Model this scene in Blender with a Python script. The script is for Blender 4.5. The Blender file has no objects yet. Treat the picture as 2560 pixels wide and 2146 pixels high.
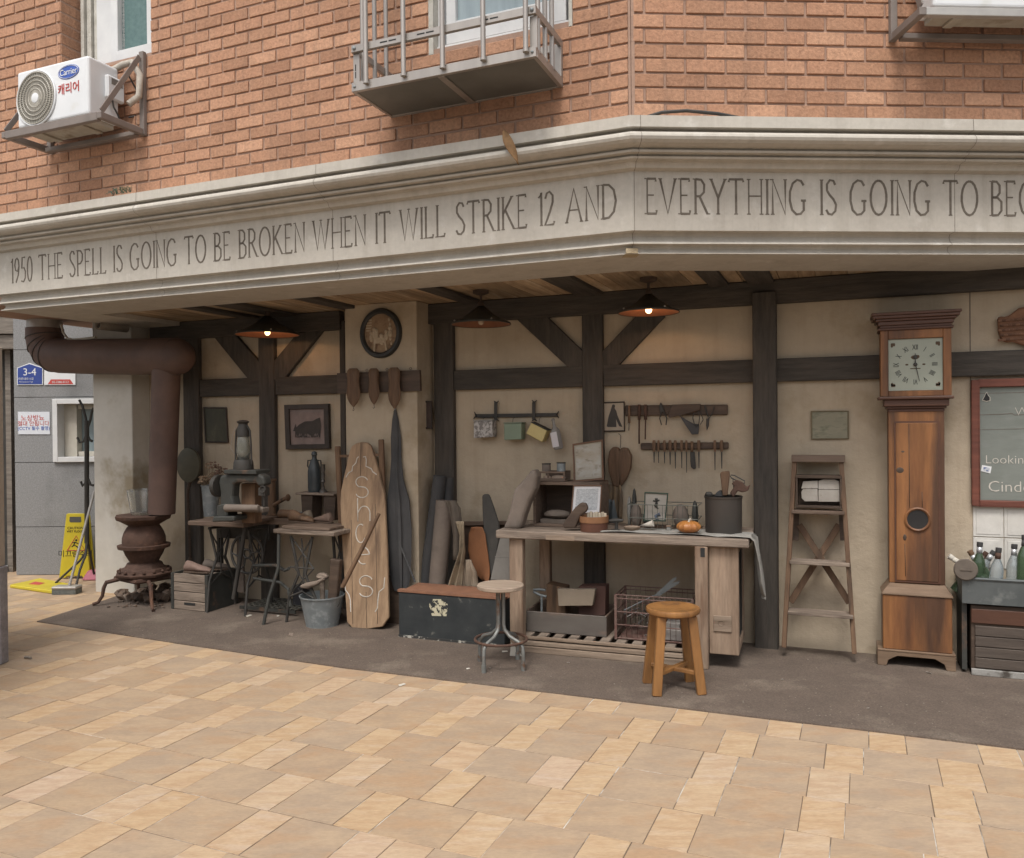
import bpy, bmesh, math, random
from mathutils import Vector, Matrix
random.seed(7)
R = math.radians
sc = bpy.context.scene
col = sc.collection
# ---------------- camera, sky, sun, exposure
FPX, PIT, ROL, EYE = 2045.0, R(0.38), R(-0.54), 1.5
cp, sp, cr, sr = math.cos(PIT), math.sin(PIT), math.cos(ROL), math.sin(ROL)
r1, r2, r3 = Vector((1, 0, 0)), Vector((0, -sp, -cp)), Vector((0, cp, -sp))
RX = cr*r1 - sr*r2
RY = sr*r1 + cr*r2
camd = bpy.data.cameras.new('camera')
cam = bpy.data.objects.new('camera', camd); col.objects.link(cam)
camd.sensor_width = 36; camd.lens = FPX/2560*36; camd.clip_end = 500
mm = Matrix.Identity(4)
for i in range(3):
    mm[i][0] = RX[i]; mm[i][1] = -RY[i]; mm[i][2] = -r3[i]
mm[2][3] = EYE
cam.matrix_world = mm
sc.camera = cam
w = bpy.data.worlds.new('World'); sc.world = w; w.use_nodes = True
nt = w.node_tree; nt.nodes.clear()
SUN_EL, SUN_AZ = R(60), R(196)     # azimuth: clockwise from +Y (the view direction)
sky = nt.nodes.new('ShaderNodeTexSky'); sky.sky_type = 'NISHITA'; sky.sun_disc = False
sky.sun_elevation = SUN_EL; sky.sun_rotation = SUN_AZ; sky.dust_density = 4.0; sky.air_density = 1.0
hs = nt.nodes.new('ShaderNodeHueSaturation'); hs.inputs['Saturation'].default_value = 0.25
bg = nt.nodes.new('ShaderNodeBackground'); bg.inputs['Strength'].default_value = 0.15
ow = nt.nodes.new('ShaderNodeOutputWorld')
nt.links.new(sky.outputs[0], hs.inputs['Color']); nt.links.new(hs.outputs[0], bg.inputs[0]); nt.links.new(bg.outputs[0], ow.inputs[0])
sl = bpy.data.lights.new('sun', 'SUN'); sl.energy = 1.6; sl.angle = R(18); sl.color = (1.0, .95, .88)
so = bpy.data.objects.new('sun', sl); col.objects.link(so)
sd = Vector((math.sin(SUN_AZ)*math.cos(SUN_EL), math.cos(SUN_AZ)*math.cos(SUN_EL), math.sin(SUN_EL)))
so.rotation_euler = sd.to_track_quat('Z', 'Y').to_euler(); so.location = (0, -3, 12)
vs = sc.view_settings
vs.view_transform = 'Standard'; vs.look = 'None'; vs.gamma = 1; vs.use_curve_mapping = False; vs.exposure = 0.40
sc.cycles.max_bounces = 8
# ---------------- projection helpers
def ray(px, py):
    return (RX*((px-1280)/FPX) + RY*((py-1073)/FPX) + r3)
CO = Vector((0, 0, EYE))
def hz(px, py, z=0.0):
    d = ray(px, py); return CO + d*((z-EYE)/d.z)
def atd(px, py, depth):
    d = ray(px, py); return CO + d*(depth/d.y)
A = R(-22)
# ---------------- mesh builder
class MB:
    def __init__(s): s.v = []; s.f = []; s.m = Matrix.Identity(4); s.mi = []; s.cur = 0
    def add(s, vs, fs, smooth=False, M=None):
        n = len(s.v); mt = s.m @ M if M is not None else s.m
        s.v += [mt @ Vector(v) for v in vs]
        s.f += [([n+i for i in f], smooth) for f in fs]; s.mi += [s.cur]*len(fs)
        return s
    def box(s, a, b, M=None, tx=1.0, ty=1.0):
        x0, y0, z0 = a; x1, y1, z1 = b
        cx, cy = (x0+x1)/2, (y0+y1)/2
        q = [(x0, y0), (x1, y0), (x1, y1), (x0, y1)]
        v = [(x, y, z0) for x, y in q] + [(cx+(x-cx)*tx, cy+(y-cy)*ty, z1) for x, y in q]
        return s.add(v, [(0, 3, 2, 1), (4, 5, 6, 7), (0, 1, 5, 4), (1, 2, 6, 5), (2, 3, 7, 6), (3, 0, 4, 7)], False, M)
    def bar(s, p, q, w, d, up=(0, 1, 0), w2=None, d2=None):
        p = Vector(p); q = Vector(q); z = (q-p).normalized(); x = Vector(up).cross(z)
        if x.length < 1e-4: x = Vector((1, 0, 0)).cross(z)
        x.normalize(); y = z.cross(x); w2 = w2 or w; d2 = d2 or d; v = []
        for c, a, b in ((p, w, d), (q, w2, d2)):
            for sx, sy in ((-1, -1), (1, -1), (1, 1), (-1, 1)): v.append(c+x*sx*a/2+y*sy*b/2)
        return s.add(v, [(0, 3, 2, 1), (4, 5, 6, 7), (0, 1, 5, 4), (1, 2, 6, 5), (2, 3, 7, 6), (3, 0, 4, 7)])
    def tube(s, pts, r, n=8, closed=False, cap=True):
        pts = [Vector(p) for p in pts]; N = len(pts)
        if not isinstance(r, (list, tuple)): r = [r]*N
        v = []; up = None
        for i, p in enumerate(pts):
            a = pts[(i-1) % N] if (closed or i) else p; b = pts[(i+1) % N] if (closed or i < N-1) else p
            t = (b-a).normalized()
            if up is None: up = Vector((0, 0, 1)) if abs(t.z) < .9 else Vector((1, 0, 0))
            x = up.cross(t)
            if x.length < 1e-5: x = Vector((0, 1, 0)).cross(t)
            x.normalize(); y = t.cross(x); up = y
            for k in range(n):
                c = 2*math.pi*k/n; v.append(p+x*r[i]*math.cos(c)+y*r[i]*math.sin(c))
        f = []
        for i in range(N if closed else N-1):
            j = (i+1) % N
            for k in range(n): f.append((i*n+k, i*n+(k+1) % n, j*n+(k+1) % n, j*n+k))
        s.add(v, f, True)
        if cap and not closed:
            b = len(s.v)-len(v)
            s.f.append((list(range(b, b+n)), False)); s.f.append((list(range(len(s.v)-n, len(s.v))), False)); s.mi += [s.cur]*2
        return s
    def lathe(s, prof, c=(0, 0, 0), n=24, M=None, sx=1, sy=1, cap=True):
        T = Matrix.Translation(c); T = T if M is None else T @ M
        v = []; f = []
        for r, z in prof:
            for k in range(n):
                a = 2*math.pi*k/n; v.append((r*math.cos(a)*sx, r*math.sin(a)*sy, z))
        for i in range(len(prof)-1):
            for k in range(n): f.append((i*n+k, i*n+(k+1) % n, (i+1)*n+(k+1) % n, (i+1)*n+k))
        if cap and prof[0][0] > 1e-6: f.append(tuple(range(n))[::-1])
        if cap and prof[-1][0] > 1e-6: f.append(tuple(range((len(prof)-1)*n, len(prof)*n)))
        return s.add(v, f, True, T)
    def prism(s, poly, y0, y1, M=None):
        n = len(poly)
        v = [(x, y0, z) for x, z in poly] + [(x, y1, z) for x, z in poly]
        f = [tuple(range(n)), tuple(range(n, 2*n))[::-1]] + [(i, (i+1) % n, n+(i+1) % n, n+i) for i in range(n)]
        return s.add(v, f, False, M)
    def slab(s, poly, z0, z1, M=None):
        n = len(poly)
        v = [(x, y, z0) for x, y in poly] + [(x, y, z1) for x, y in poly]
        f = [tuple(range(n))[::-1], tuple(range(n, 2*n))] + [(i, (i+1) % n, n+(i+1) % n, n+i) for i in range(n)]
        return s.add(v, f, False, M)
    def ball(s, c, r, sc_=(1, 1, 1), n=12, M=None, lump=0):
        v = []; f = []; m = n//2; rnd = random.Random(int(c[0]*1e3)+n)
        for i in range(m+1):
            t = math.pi*i/m
            for k in range(n):
                a = 2*math.pi*k/n; q = r*(1+lump*(rnd.random()-.5)*(0 if i in (0, m) else 1))
                v.append((q*math.sin(t)*math.cos(a)*sc_[0], q*math.sin(t)*math.sin(a)*sc_[1], q*math.cos(t)*sc_[2]))
        for i in range(m):
            for k in range(n): f.append((i*n+k, (i+1)*n+k, (i+1)*n+(k+1) % n, i*n+(k+1) % n))
        T = Matrix.Translation(c); T = T if M is None else T @ M
        return s.add(v, f, lump < .2, T)
    def ring(s, c, rad, r, ax='z', n=28, m=6, sy=1):
        pts = []
        for k in range(n):
            a = 2*math.pi*k/n; x, y = rad*math.cos(a), rad*math.sin(a)*sy
            pts.append(Vector(c)+Vector({'z': (x, y, 0), 'y': (x, 0, y), 'x': (0, x, y)}[ax]))
        return s.tube(pts, r, m, closed=True)
    def stroke(s, pts, w, y, t=.0015):
        """flat stroke in the xz plane, front at y-t"""
        pts = [Vector((p[0], p[1])) for p in pts]
        N = len(pts); W = w if isinstance(w, (list, tuple)) else [w]*N
        l = []; r = []
        for i, p in enumerate(pts):
            a = pts[max(i-1, 0)]; b = pts[min(i+1, N-1)]; d = (b-a)
            if d.length < 1e-9: d = Vector((1, 0))
            d.normalize(); nn = Vector((-d.y, d.x))*W[i]/2
            l.append(p+nn); r.append(p-nn)
        v = []; f = []
        for i in range(N):
            v += [(l[i].x, y-t, l[i].y), (r[i].x, y-t, r[i].y), (l[i].x, y, l[i].y), (r[i].x, y, r[i].y)]
        for i in range(N-1):
            b = i*4; f += [(b, b+1, b+5, b+4), (b, b+4, b+6, b+2), (b+1, b+3, b+7, b+5)]
        f += [(0, 2, 3, 1), (N*4-4, N*4-3, N*4-1, N*4-2)]
        return s.add(v, f)
    def text(s, body, size, x, z, y, align='CENTER', ext=.001, sx=1.0, rot=0, off=0):
        cu = bpy.data.curves.new('t', 'FONT'); cu.body = body; cu.size = size; cu.align_x = align; cu.extrude = ext; cu.resolution_u = 3; cu.offset = off
        ob = bpy.data.objects.new('t', cu); col.objects.link(ob)
        dg = bpy.context.evaluated_depsgraph_get(); me = bpy.data.meshes.new_from_object(ob.evaluated_get(dg))
        T = Matrix.Translation((x, y, z)) @ Matrix.Rotation(rot, 4, 'Y') @ Matrix.Rotation(R(90), 4, 'X') @ Matrix.Diagonal((sx, 1, 1, 1))
        s.add([v.co for v in me.vertices], [tuple(p.vertices) for p in me.polygons], False, T)
        bpy.data.objects.remove(ob); bpy.data.curves.remove(cu); bpy.data.meshes.remove(me)
        return s
    def cloth(s, fn, nu, nv):
        v = [fn(i/nu, j/nv) for j in range(nv+1) for i in range(nu+1)]; n = nu+1
        return s.add(v, [(j*n+i, j*n+i+1, (j+1)*n+i+1, (j+1)*n+i) for j in range(nv) for i in range(nu)], True)
    def build(s, name, mat, parent=None, bev=0, solid=0, seg=1):
        me = bpy.data.meshes.new(name); bm = bmesh.new()
        vv = [bm.verts.new(v) for v in s.v]
        for (f, sm), mi in zip(s.f, s.mi):
            try: q = bm.faces.new([vv[i] for i in f])
            except ValueError: continue
            q.smooth = sm; q.material_index = mi
        bmesh.ops.remove_doubles(bm, verts=bm.verts, dist=1e-5)
        bmesh.ops.recalc_face_normals(bm, faces=bm.faces)
        for e in bm.edges:
            if len(e.link_faces) == 2 and e.calc_face_angle(0) > .7: e.smooth = False
        bm.to_mesh(me); bm.free()
        for m_ in (mat if isinstance(mat, (list, tuple)) else [mat]): me.materials.append(m_)
        o = bpy.data.objects.new(name, me); col.objects.link(o)
        if parent is not None: o.parent = parent
        if solid:
            md = o.modifiers.new('solid', 'SOLIDIFY'); md.thickness = solid
        if bev:
            md = o.modifiers.new('bevel', 'BEVEL'); md.width = bev; md.segments = seg; md.limit_method = 'ANGLE'
            md.harden_normals = False
        return o
# ---------------- things
def tag(o, label=None, cat=None, group=None, kind=None):
    if label: o['label'] = label
    if cat: o['category'] = cat
    if group: o['group'] = group
    if kind: o['kind'] = kind
    return o
class T:
    """a thing: local x to the right, y away from the street, z up"""
    def __init__(s, name, label, cat, at, ang=A, group=None, single=False, kind=None):
        s.o = Vector(at); s.M = Matrix.Translation(s.o) @ Matrix.Rotation(ang, 4, 'Z'); s.I = s.M.inverted()
        s.meta = (label, cat, group, kind); s.name = name; s.root = None
        if not single:
            s.root = bpy.data.objects.new(name, None); s.root.empty_display_size = .1; col.objects.link(s.root)
            s.root.location = s.o; s.root.rotation_euler = (0, 0, ang); tag(s.root, *s.meta)
        s.ang = ang
    def p(s, px, py, y=0.0):
        c = s.I @ CO; d = s.I.to_3x3() @ ray(px, py); k = (y-c.y)/d.y; return c+d*k
    def g(s, px, py, z=0.0):
        return s.I @ hz(px, py, z+s.o.z)
    def xz(s, pts, y=0.0):
        return [(lambda q: (q.x, q.z))(s.p(a, b, y)) for a, b in pts]
    def part(s, name, mb, mat, bev=0, parent=None, solid=0, seg=1, label=None):
        if s.root is None:
            o = mb.build(s.name, mat, None, bev, solid, seg); o.location = s.o; o.rotation_euler = (0, 0, s.ang); tag(o, *s.meta); s.single = o
        else:
            o = mb.build(name, mat, parent or s.root, bev, solid, seg)
        if label: o['label'] = label
        return o
    def one(s, mb, mat, bev=0, solid=0, seg=1): return s.part(None, mb, mat, bev, None, solid, seg)
def clone(root, loc, ang, label, group=None):
    r = root.copy(); col.objects.link(r); r.location = loc; r.rotation_euler = (0, 0, ang); r['label'] = label
    if group: r['group'] = group
    for c in list(root.children):
        k = c.copy(); col.objects.link(k); k.parent = r
        for d in c.children:
            e = d.copy(); col.objects.link(e); e.parent = k
    return r
# ---------------- materials
def rgb(r, g, b):
    return tuple((c/255/12.92 if c/255 <= .04045 else ((c/255+.055)/1.055)**2.4) for c in (r, g, b))
def mat(name, c1, c2=None, scale=8, rough=.8, bump=.15, bscale=None, metal=0, st=(1, 1, 1), island=0, c3=None, p3=.62, s3=3, spec=.3, fine=0, trans=0, emit=None, es=0, seed=0, bd=.01, lo=.35, hi=.65, isc=None, isf=.6, streak=0, stc=(.2, .17, .13)):
    m = bpy.data.materials.new(name); m.use_nodes = True; t = m.node_tree; N = t.nodes; L = t.links
    b = N['Principled BSDF']; b.inputs['Roughness'].default_value = rough; b.inputs['Metallic'].default_value = metal
    b.inputs['Specular IOR Level'].default_value = spec
    tc = N.new('ShaderNodeTexCoord'); mp = N.new('ShaderNodeMapping'); mp.inputs['Scale'].default_value = st; mp.inputs['Location'].default_value = (seed, seed*.7, seed*.3)
    L.new(tc.outputs['Object'], mp.inputs[0])
    geo = N.new('ShaderNodeNewGeometry')
    vec = mp.outputs[0]
    if island or isc:
        ad = N.new('ShaderNodeVectorMath'); ad.operation = 'MULTIPLY_ADD'; ad.inputs[1].default_value = (1, 1, 1)
        sc2 = N.new('ShaderNodeMath'); sc2.operation = 'MULTIPLY'; sc2.inputs[1].default_value = 37
        L.new(geo.outputs['Random Per Island'], sc2.inputs[0]); L.new(vec, ad.inputs[0]); L.new(sc2.outputs[0], ad.inputs[2]); vec = ad.outputs[0]
    n1 = N.new('ShaderNodeTexNoise'); n1.inputs['Scale'].default_value = scale; n1.inputs['Detail'].default_value = 6; n1.inputs['Roughness'].default_value = .62
    L.new(vec, n1.inputs[0])
    rp = N.new('ShaderNodeValToRGB'); rp.color_ramp.elements[0].position = lo; rp.color_ramp.elements[1].position = hi
    c2 = c2 or tuple(x*.8 for x in c1)
    rp.color_ramp.elements[0].color = (*c1, 1); rp.color_ramp.elements[1].color = (*c2, 1); L.new(n1.outputs[0], rp.inputs[0])
    out = rp.outputs[0]
    def mix(fac, a, c, mode='MIX'):
        x = N.new('ShaderNodeMix'); x.data_type = 'RGBA'; x.blend_type = mode
        if isinstance(fac, (int, float)): x.inputs[0].default_value = fac
        else: L.new(fac, x.inputs[0])
        L.new(a, x.inputs[6])
        if isinstance(c, tuple): x.inputs[7].default_value = (*c, 1)
        else: L.new(c, x.inputs[7])
        return x.outputs[2]
    if c3:
        n3 = N.new('ShaderNodeTexNoise'); n3.inputs['Scale'].default_value = s3; n3.inputs['Detail'].default_value = 5; n3.inputs['Roughness'].default_value = .6
        L.new(vec, n3.inputs[0]); mr = N.new('ShaderNodeMapRange'); mr.inputs[1].default_value = p3-.07; mr.inputs[2].default_value = p3+.07
        L.new(n3.outputs[0], mr.inputs[0]); out = mix(mr.outputs[0], out, c3)
    if isc:
        r2_ = N.new('ShaderNodeValToRGB'); r2_.color_ramp.interpolation = 'LINEAR'; L.new(geo.outputs['Random Per Island'], r2_.inputs[0])
        e = r2_.color_ramp.elements; e[0].color = (*isc[0], 1); e[1].color = (*isc[-1], 1)
        for i, c in enumerate(isc[1:-1]):
            q = e.new((i+1)/(len(isc)-1)); q.color = (*c, 1)
        out = mix(isf, out, r2_.outputs[0])
    if streak:
        m3 = N.new('ShaderNodeMapping'); m3.inputs['Scale'].default_value = (9, 9, .55); L.new(tc.outputs['Object'], m3.inputs[0]); n4 = N.new('ShaderNodeTexNoise'); n4.inputs['Scale'].default_value = 1; n4.inputs['Detail'].default_value = 7; n4.inputs['Roughness'].default_value = .7; L.new(m3.outputs[0], n4.inputs[0])
        mr = N.new('ShaderNodeMapRange'); mr.inputs[1].default_value = .5; mr.inputs[2].default_value = .72; mr.inputs[4].default_value = streak; L.new(n4.outputs[0], mr.inputs[0]); out = mix(mr.outputs[0], out, stc)
    if island:
        mr = N.new('ShaderNodeMapRange'); mr.inputs[3].default_value = 1-island; mr.inputs[4].default_value = 1+island
        L.new(geo.outputs['Random Per Island'], mr.inputs[0]); sv = N.new('ShaderNodeHueSaturation'); L.new(mr.outputs[0], sv.inputs['Value']); L.new(out, sv.inputs['Color']); out = sv.outputs[0]
    n2 = N.new('ShaderNodeTexNoise'); n2.inputs['Scale'].default_value = bscale or scale*3; n2.inputs['Detail'].default_value = 7; n2.inputs['Roughness'].default_value = .65
    L.new(vec, n2.inputs[0])
    if fine:
        mr = N.new('ShaderNodeMapRange'); mr.inputs[1].default_value = .3; mr.inputs[2].default_value = .7; mr.inputs[3].default_value = 1-fine; mr.inputs[4].default_value = 1+fine
        L.new(n2.outputs[0], mr.inputs[0]); sv = N.new('ShaderNodeHueSaturation'); L.new(mr.outputs[0], sv.inputs['Value']); L.new(out, sv.inputs['Color']); out = sv.outputs[0]
    L.new(out, b.inputs['Base Color'])
    if bump:
        bp = N.new('ShaderNodeBump'); bp.inputs['Strength'].default_value = bump; bp.inputs['Distance'].default_value = bd
        L.new(n2.outputs[0], bp.inputs['Height']); L.new(bp.outputs[0], b.inputs['Normal'])
    if trans: b.inputs['Transmission Weight'].default_value = trans
    if emit: b.inputs['Emission Color'].default_value = (*emit, 1); b.inputs['Emission Strength'].default_value = es
    return m
def wood(name, c1, c2, ax='z', scale=26, rough=.7, bump=.35, **k):
    st = {'x': (.12, 1, 1), 'y': (1, .12, 1), 'z': (1, 1, .12)}[ax]
    k.setdefault('fine', .22)
    return mat(name, c1, c2, scale=scale, rough=rough, bump=bump, bscale=scale*2.5, st=st, **k)
# ---------------- material set
m_brick = mat('brick_clay', (.375, .205, .125), (.42, .245, .155), scale=9, rough=.85, bump=.5, bscale=60, island=.13, fine=.22, isc=[(.37, .19, .115), (.43, .235, .145), (.40, .21, .13), (.46, .265, .17)], c3=(.14, .065, .04), p3=.66, s3=70, streak=.4, stc=(.15, .10, .075))
m_mortar = mat('brick_mortar', (.37, .245, .185), (.31, .205, .155), scale=14, rough=.95, bump=.4)
m_stone = mat('cornice_stone', (.475, .44, .385), (.425, .39, .34), scale=2.2, rough=.75, bump=.12, bscale=30, c3=(.53, .50, .45), p3=.66, s3=7, fine=.06, streak=.35, stc=(.27, .235, .19))
m_shade_joint = mat('letter_shade_and_joint', (.12, .10, .08), (.17, .145, .12), scale=30, rough=.9, bump=0)  # letters carry groove shade as colour; joints and cracks share this brown
m_plaster = mat('cream_plaster', (.46, .382, .287), (.41, .34, .253), scale=1.7, rough=.9, bump=.45, bscale=6, c3=(.34, .275, .19), p3=.63, s3=2.3, fine=.06, bd=.03, streak=.28, stc=(.27, .21, .14))
m_plaster_grey = mat('grey_plaster', (.60, .575, .52), (.53, .50, .44), scale=2.5, rough=.9, bump=.2, bscale=12, c3=(.33, .28, .20), p3=.62, s3=1.6, fine=.04)
m_oldplank = wood('ceiling_plank', (.43, .32, .21), (.27, .19, .12), 'y', 16, .8, .5, island=.25, c3=(.50, .42, .32), p3=.64, s3=9)
TBc = ((.052, .046, .040), (.080, .068, .057))
m_tz = wood('dark_timber_upright', *TBc, 'z', 18, .8, .7, c3=(.10, .08, .062), p3=.68, s3=6)
m_tx = wood('dark_timber_level', *TBc, 'x', 18, .8, .7, c3=(.10, .08, .062), p3=.68, s3=6)
m_ty = wood('dark_timber_deep', *TBc, 'y', 18, .8, .7)
m_tile = mat('sandstone_large', (.41, .30, .195), (.315, .235, .165), scale=4.5, rough=.75, bump=.15, bscale=40, st=(1, 2.2, 1), isc=[(.37, .265, .175), (.37, .285, .21), (.36, .275, .20), (.385, .275, .18), (.35, .25, .17)], fine=.10, c3=(.37, .235, .135), p3=.58, s3=4.2, spec=.3, isf=.42, lo=.4, hi=.6)
m_tile2 = mat('sandstone_small', (.475, .35, .22), (.37, .238, .135), scale=8, rough=.75, bump=.2, bscale=40, st=(1, 3.5, 1), isc=[(.46, .335, .215), (.44, .305, .185), (.47, .34, .215), (.46, .355, .265), (.45, .315, .195), (.48, .37, .30)], fine=.11, spec=.3, isf=.45, lo=.4, hi=.62, c3=(.46, .36, .27), p3=.6, s3=5)
m_joint = mat('joint_sand', (.16, .12, .085), (.55, .52, .47), scale=2.6, rough=.95, bump=.3, lo=.5, hi=.6)
m_mat = mat('dark_screed', (.13, .10, .08), (.107, .083, .067), scale=5, rough=.9, bump=.5, bscale=110, fine=.3, c3=(.18, .145, .115), p3=.6, s3=2, bd=.006)
# ---------------- paving
PAV = R(-23.2)
root = Vector((0.0, 4.36, 0)); du = Vector((math.cos(PAV), math.sin(PAV), 0)); dv = Vector((-math.sin(PAV), math.cos(PAV), 0))
g = MB(); g.box((-40, -30, -.16), (40, 40, -.0045)); tag(g.build('ground', m_joint), kind='structure')
tl = MB(); rnd = random.Random(5)
K = [hz(92, 1555), hz(400, 1603), hz(703, 1648), hz(860, 1670.6), hz(1260, 1719), hz(1660, 1767), hz(2100, 1820), hz(2556, 1875), hz(3400, 1975)]
def kerb_v(x):
    for a, b in zip(K, K[1:]):
        if a.x <= x <= b.x: return a.y+(b.y-a.y)*(x-a.x)/(b.x-a.x)
    return 1e9 if x < K[0].x else -1e9
rh = .3035
for k in range(-16, 18):
    v0 = (k+.18)*rh; off = (k*.19+.10) % .463; u = -9.5+off+rnd.uniform(-.012, .012)
    big = True
    while u < 6.2:
        wd = .3 if big else .1575
        if not big and rnd.random() < .06: wd = .1575; nxt = False
        else: nxt = not big
        c = root+du*(u+wd/2)+dv*(v0+rh/2)
        ok = (c.x > -6.6 and c.y > .9 and c.y < 9.5 and abs(c.x) < 1.0+c.y*.75)
        if ok and not (c.y > kerb_v(c.x)+.3 and c.x > K[0].x+.5):
            tl.cur = 0 if big else 1
            jx, jz = rnd.uniform(.0010, .0030), rnd.uniform(-.0012, .0010)
            pts = [root+du*(u+a)+dv*(v0+b) for a, b in ((jx, jx), (wd-jx, jx), (wd-jx, rh-jx), (jx, rh-jx))]
            tl.slab([(q.x, q.y) for q in pts], -.04, jz-.002)
        u += wd; big = nxt
tag(tl.build('pavement', [m_tile, m_tile2], bev=.001), kind='structure')
# ---------------- the corner building
W = T('corner_building', 'red brick corner building with carved grey cornice over an open timber framed recess', 'building', (0, 6.15, 0), A)
def loc(v): return W.I @ Vector(v)
fl = MB(); P_ = [(k.x, k.y) for k in K]+[(4.3, 4.3), (2.6, 5.3), (0, 6.4), (-2.75, 7.45)]+[(hz(330, 1478).x, hz(330, 1478).y), (hz(262, 1502).x, hz(262, 1502).y)]
fl.slab(P_, -.03, .006); tag(fl.build('porch_floor', m_mat), kind='structure')
aL, aR = R(-22.6), R(3.3)
Cw = Vector((.641, 4.30, 0)); dL = Vector((math.cos(aL), math.sin(aL), 0)); dR = Vector((math.cos(aR), math.sin(aR), 0))
PL = Cw-dL*4.97; nL = Vector((dL.y, -dL.x, 0)); PB = PL-nL*2.6
PRt = Cw+dR*4.4
path = [PB, PL, Cw, PRt]
def offs(o):
    out = []
    nn = []
    for a, b in zip(path, path[1:]):
        d = (b-a).normalized(); nn.append(Vector((d.y, -d.x, 0)))
    for i, p in enumerate(path):
        if i == 0: out.append(p+nn[0]*o)
        elif i == len(path)-1: out.append(p+nn[-1]*o)
        else:
            s = (nn[i-1]+nn[i]); s = s/s.dot(nn[i]); out.append(p+s*o)
    return out
prof = [(-.02, 3.055), (.165, 3.050), (.168, 2.992), (.125, 2.988), (.125, 2.977), (.155, 2.971), (.178, 2.962), (.190, 2.950), (.194, 2.938), (.188, 2.924), (.172, 2.912), (.145, 2.904), (.110, 2.900), (.110, 2.894), (.128, 2.889), (.124, 2.879), (.082, 2.876), (.082, 2.870), (.098, 2.865), (.092, 2.856), (.050, 2.853), (.036, 2.826), (0, 2.818), (0, 2.508), (-.046, 2.504), (-.054, 2.488), (-.046, 2.466), (-.026, 2.449), (-.024, 2.444), (-.064, 2.440), (-.072, 2.426), (-.062, 2.408), (-.048, 2.400), (-.048, 2.396), (-.53, 2.396), (-.53, 2.47)]
cm = MB(); rings = [[loc(p+Vector((0, 0, z))) for p in offs(o)] for o, z in prof]
vs_ = [v for r in rings for v in r]; n = 4
cm.add(vs_, [(i*n+j, i*n+j+1, (i+1)*n+j+1, (i+1)*n+j) for i in range(len(prof)-1) for j in range(3)])
cornice = W.part('cornice', cm, m_stone)
# thin cracks where the cast cornice blocks meet
BL = T('', '', '', Cw, aL, single=True); BR = T('', '', '', Cw, aR, single=True)
for fr, xs in ((BL, (-1.87, -3.3)), (BR, (.012, 1.75))):
    for x in xs:
        crk = MB(); MM = W.I @ fr.M
        for (o1, z1), (o2, z2) in zip(prof[1:34], prof[2:34]):
            q = [Vector((x-.0012, -o1-.0015, z1)), Vector((x+.0012, -o1-.0015, z1)), Vector((x+.0014, -o2-.0015, z2)), Vector((x-.001, -o2-.0015, z2))]
            if abs(o1-o2)+abs(z1-z2) > .004: crk.add(q, [(0, 1, 2, 3)], False, MM)
        W.part('joint_line', crk, m_shade_joint, parent=cornice)
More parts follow.
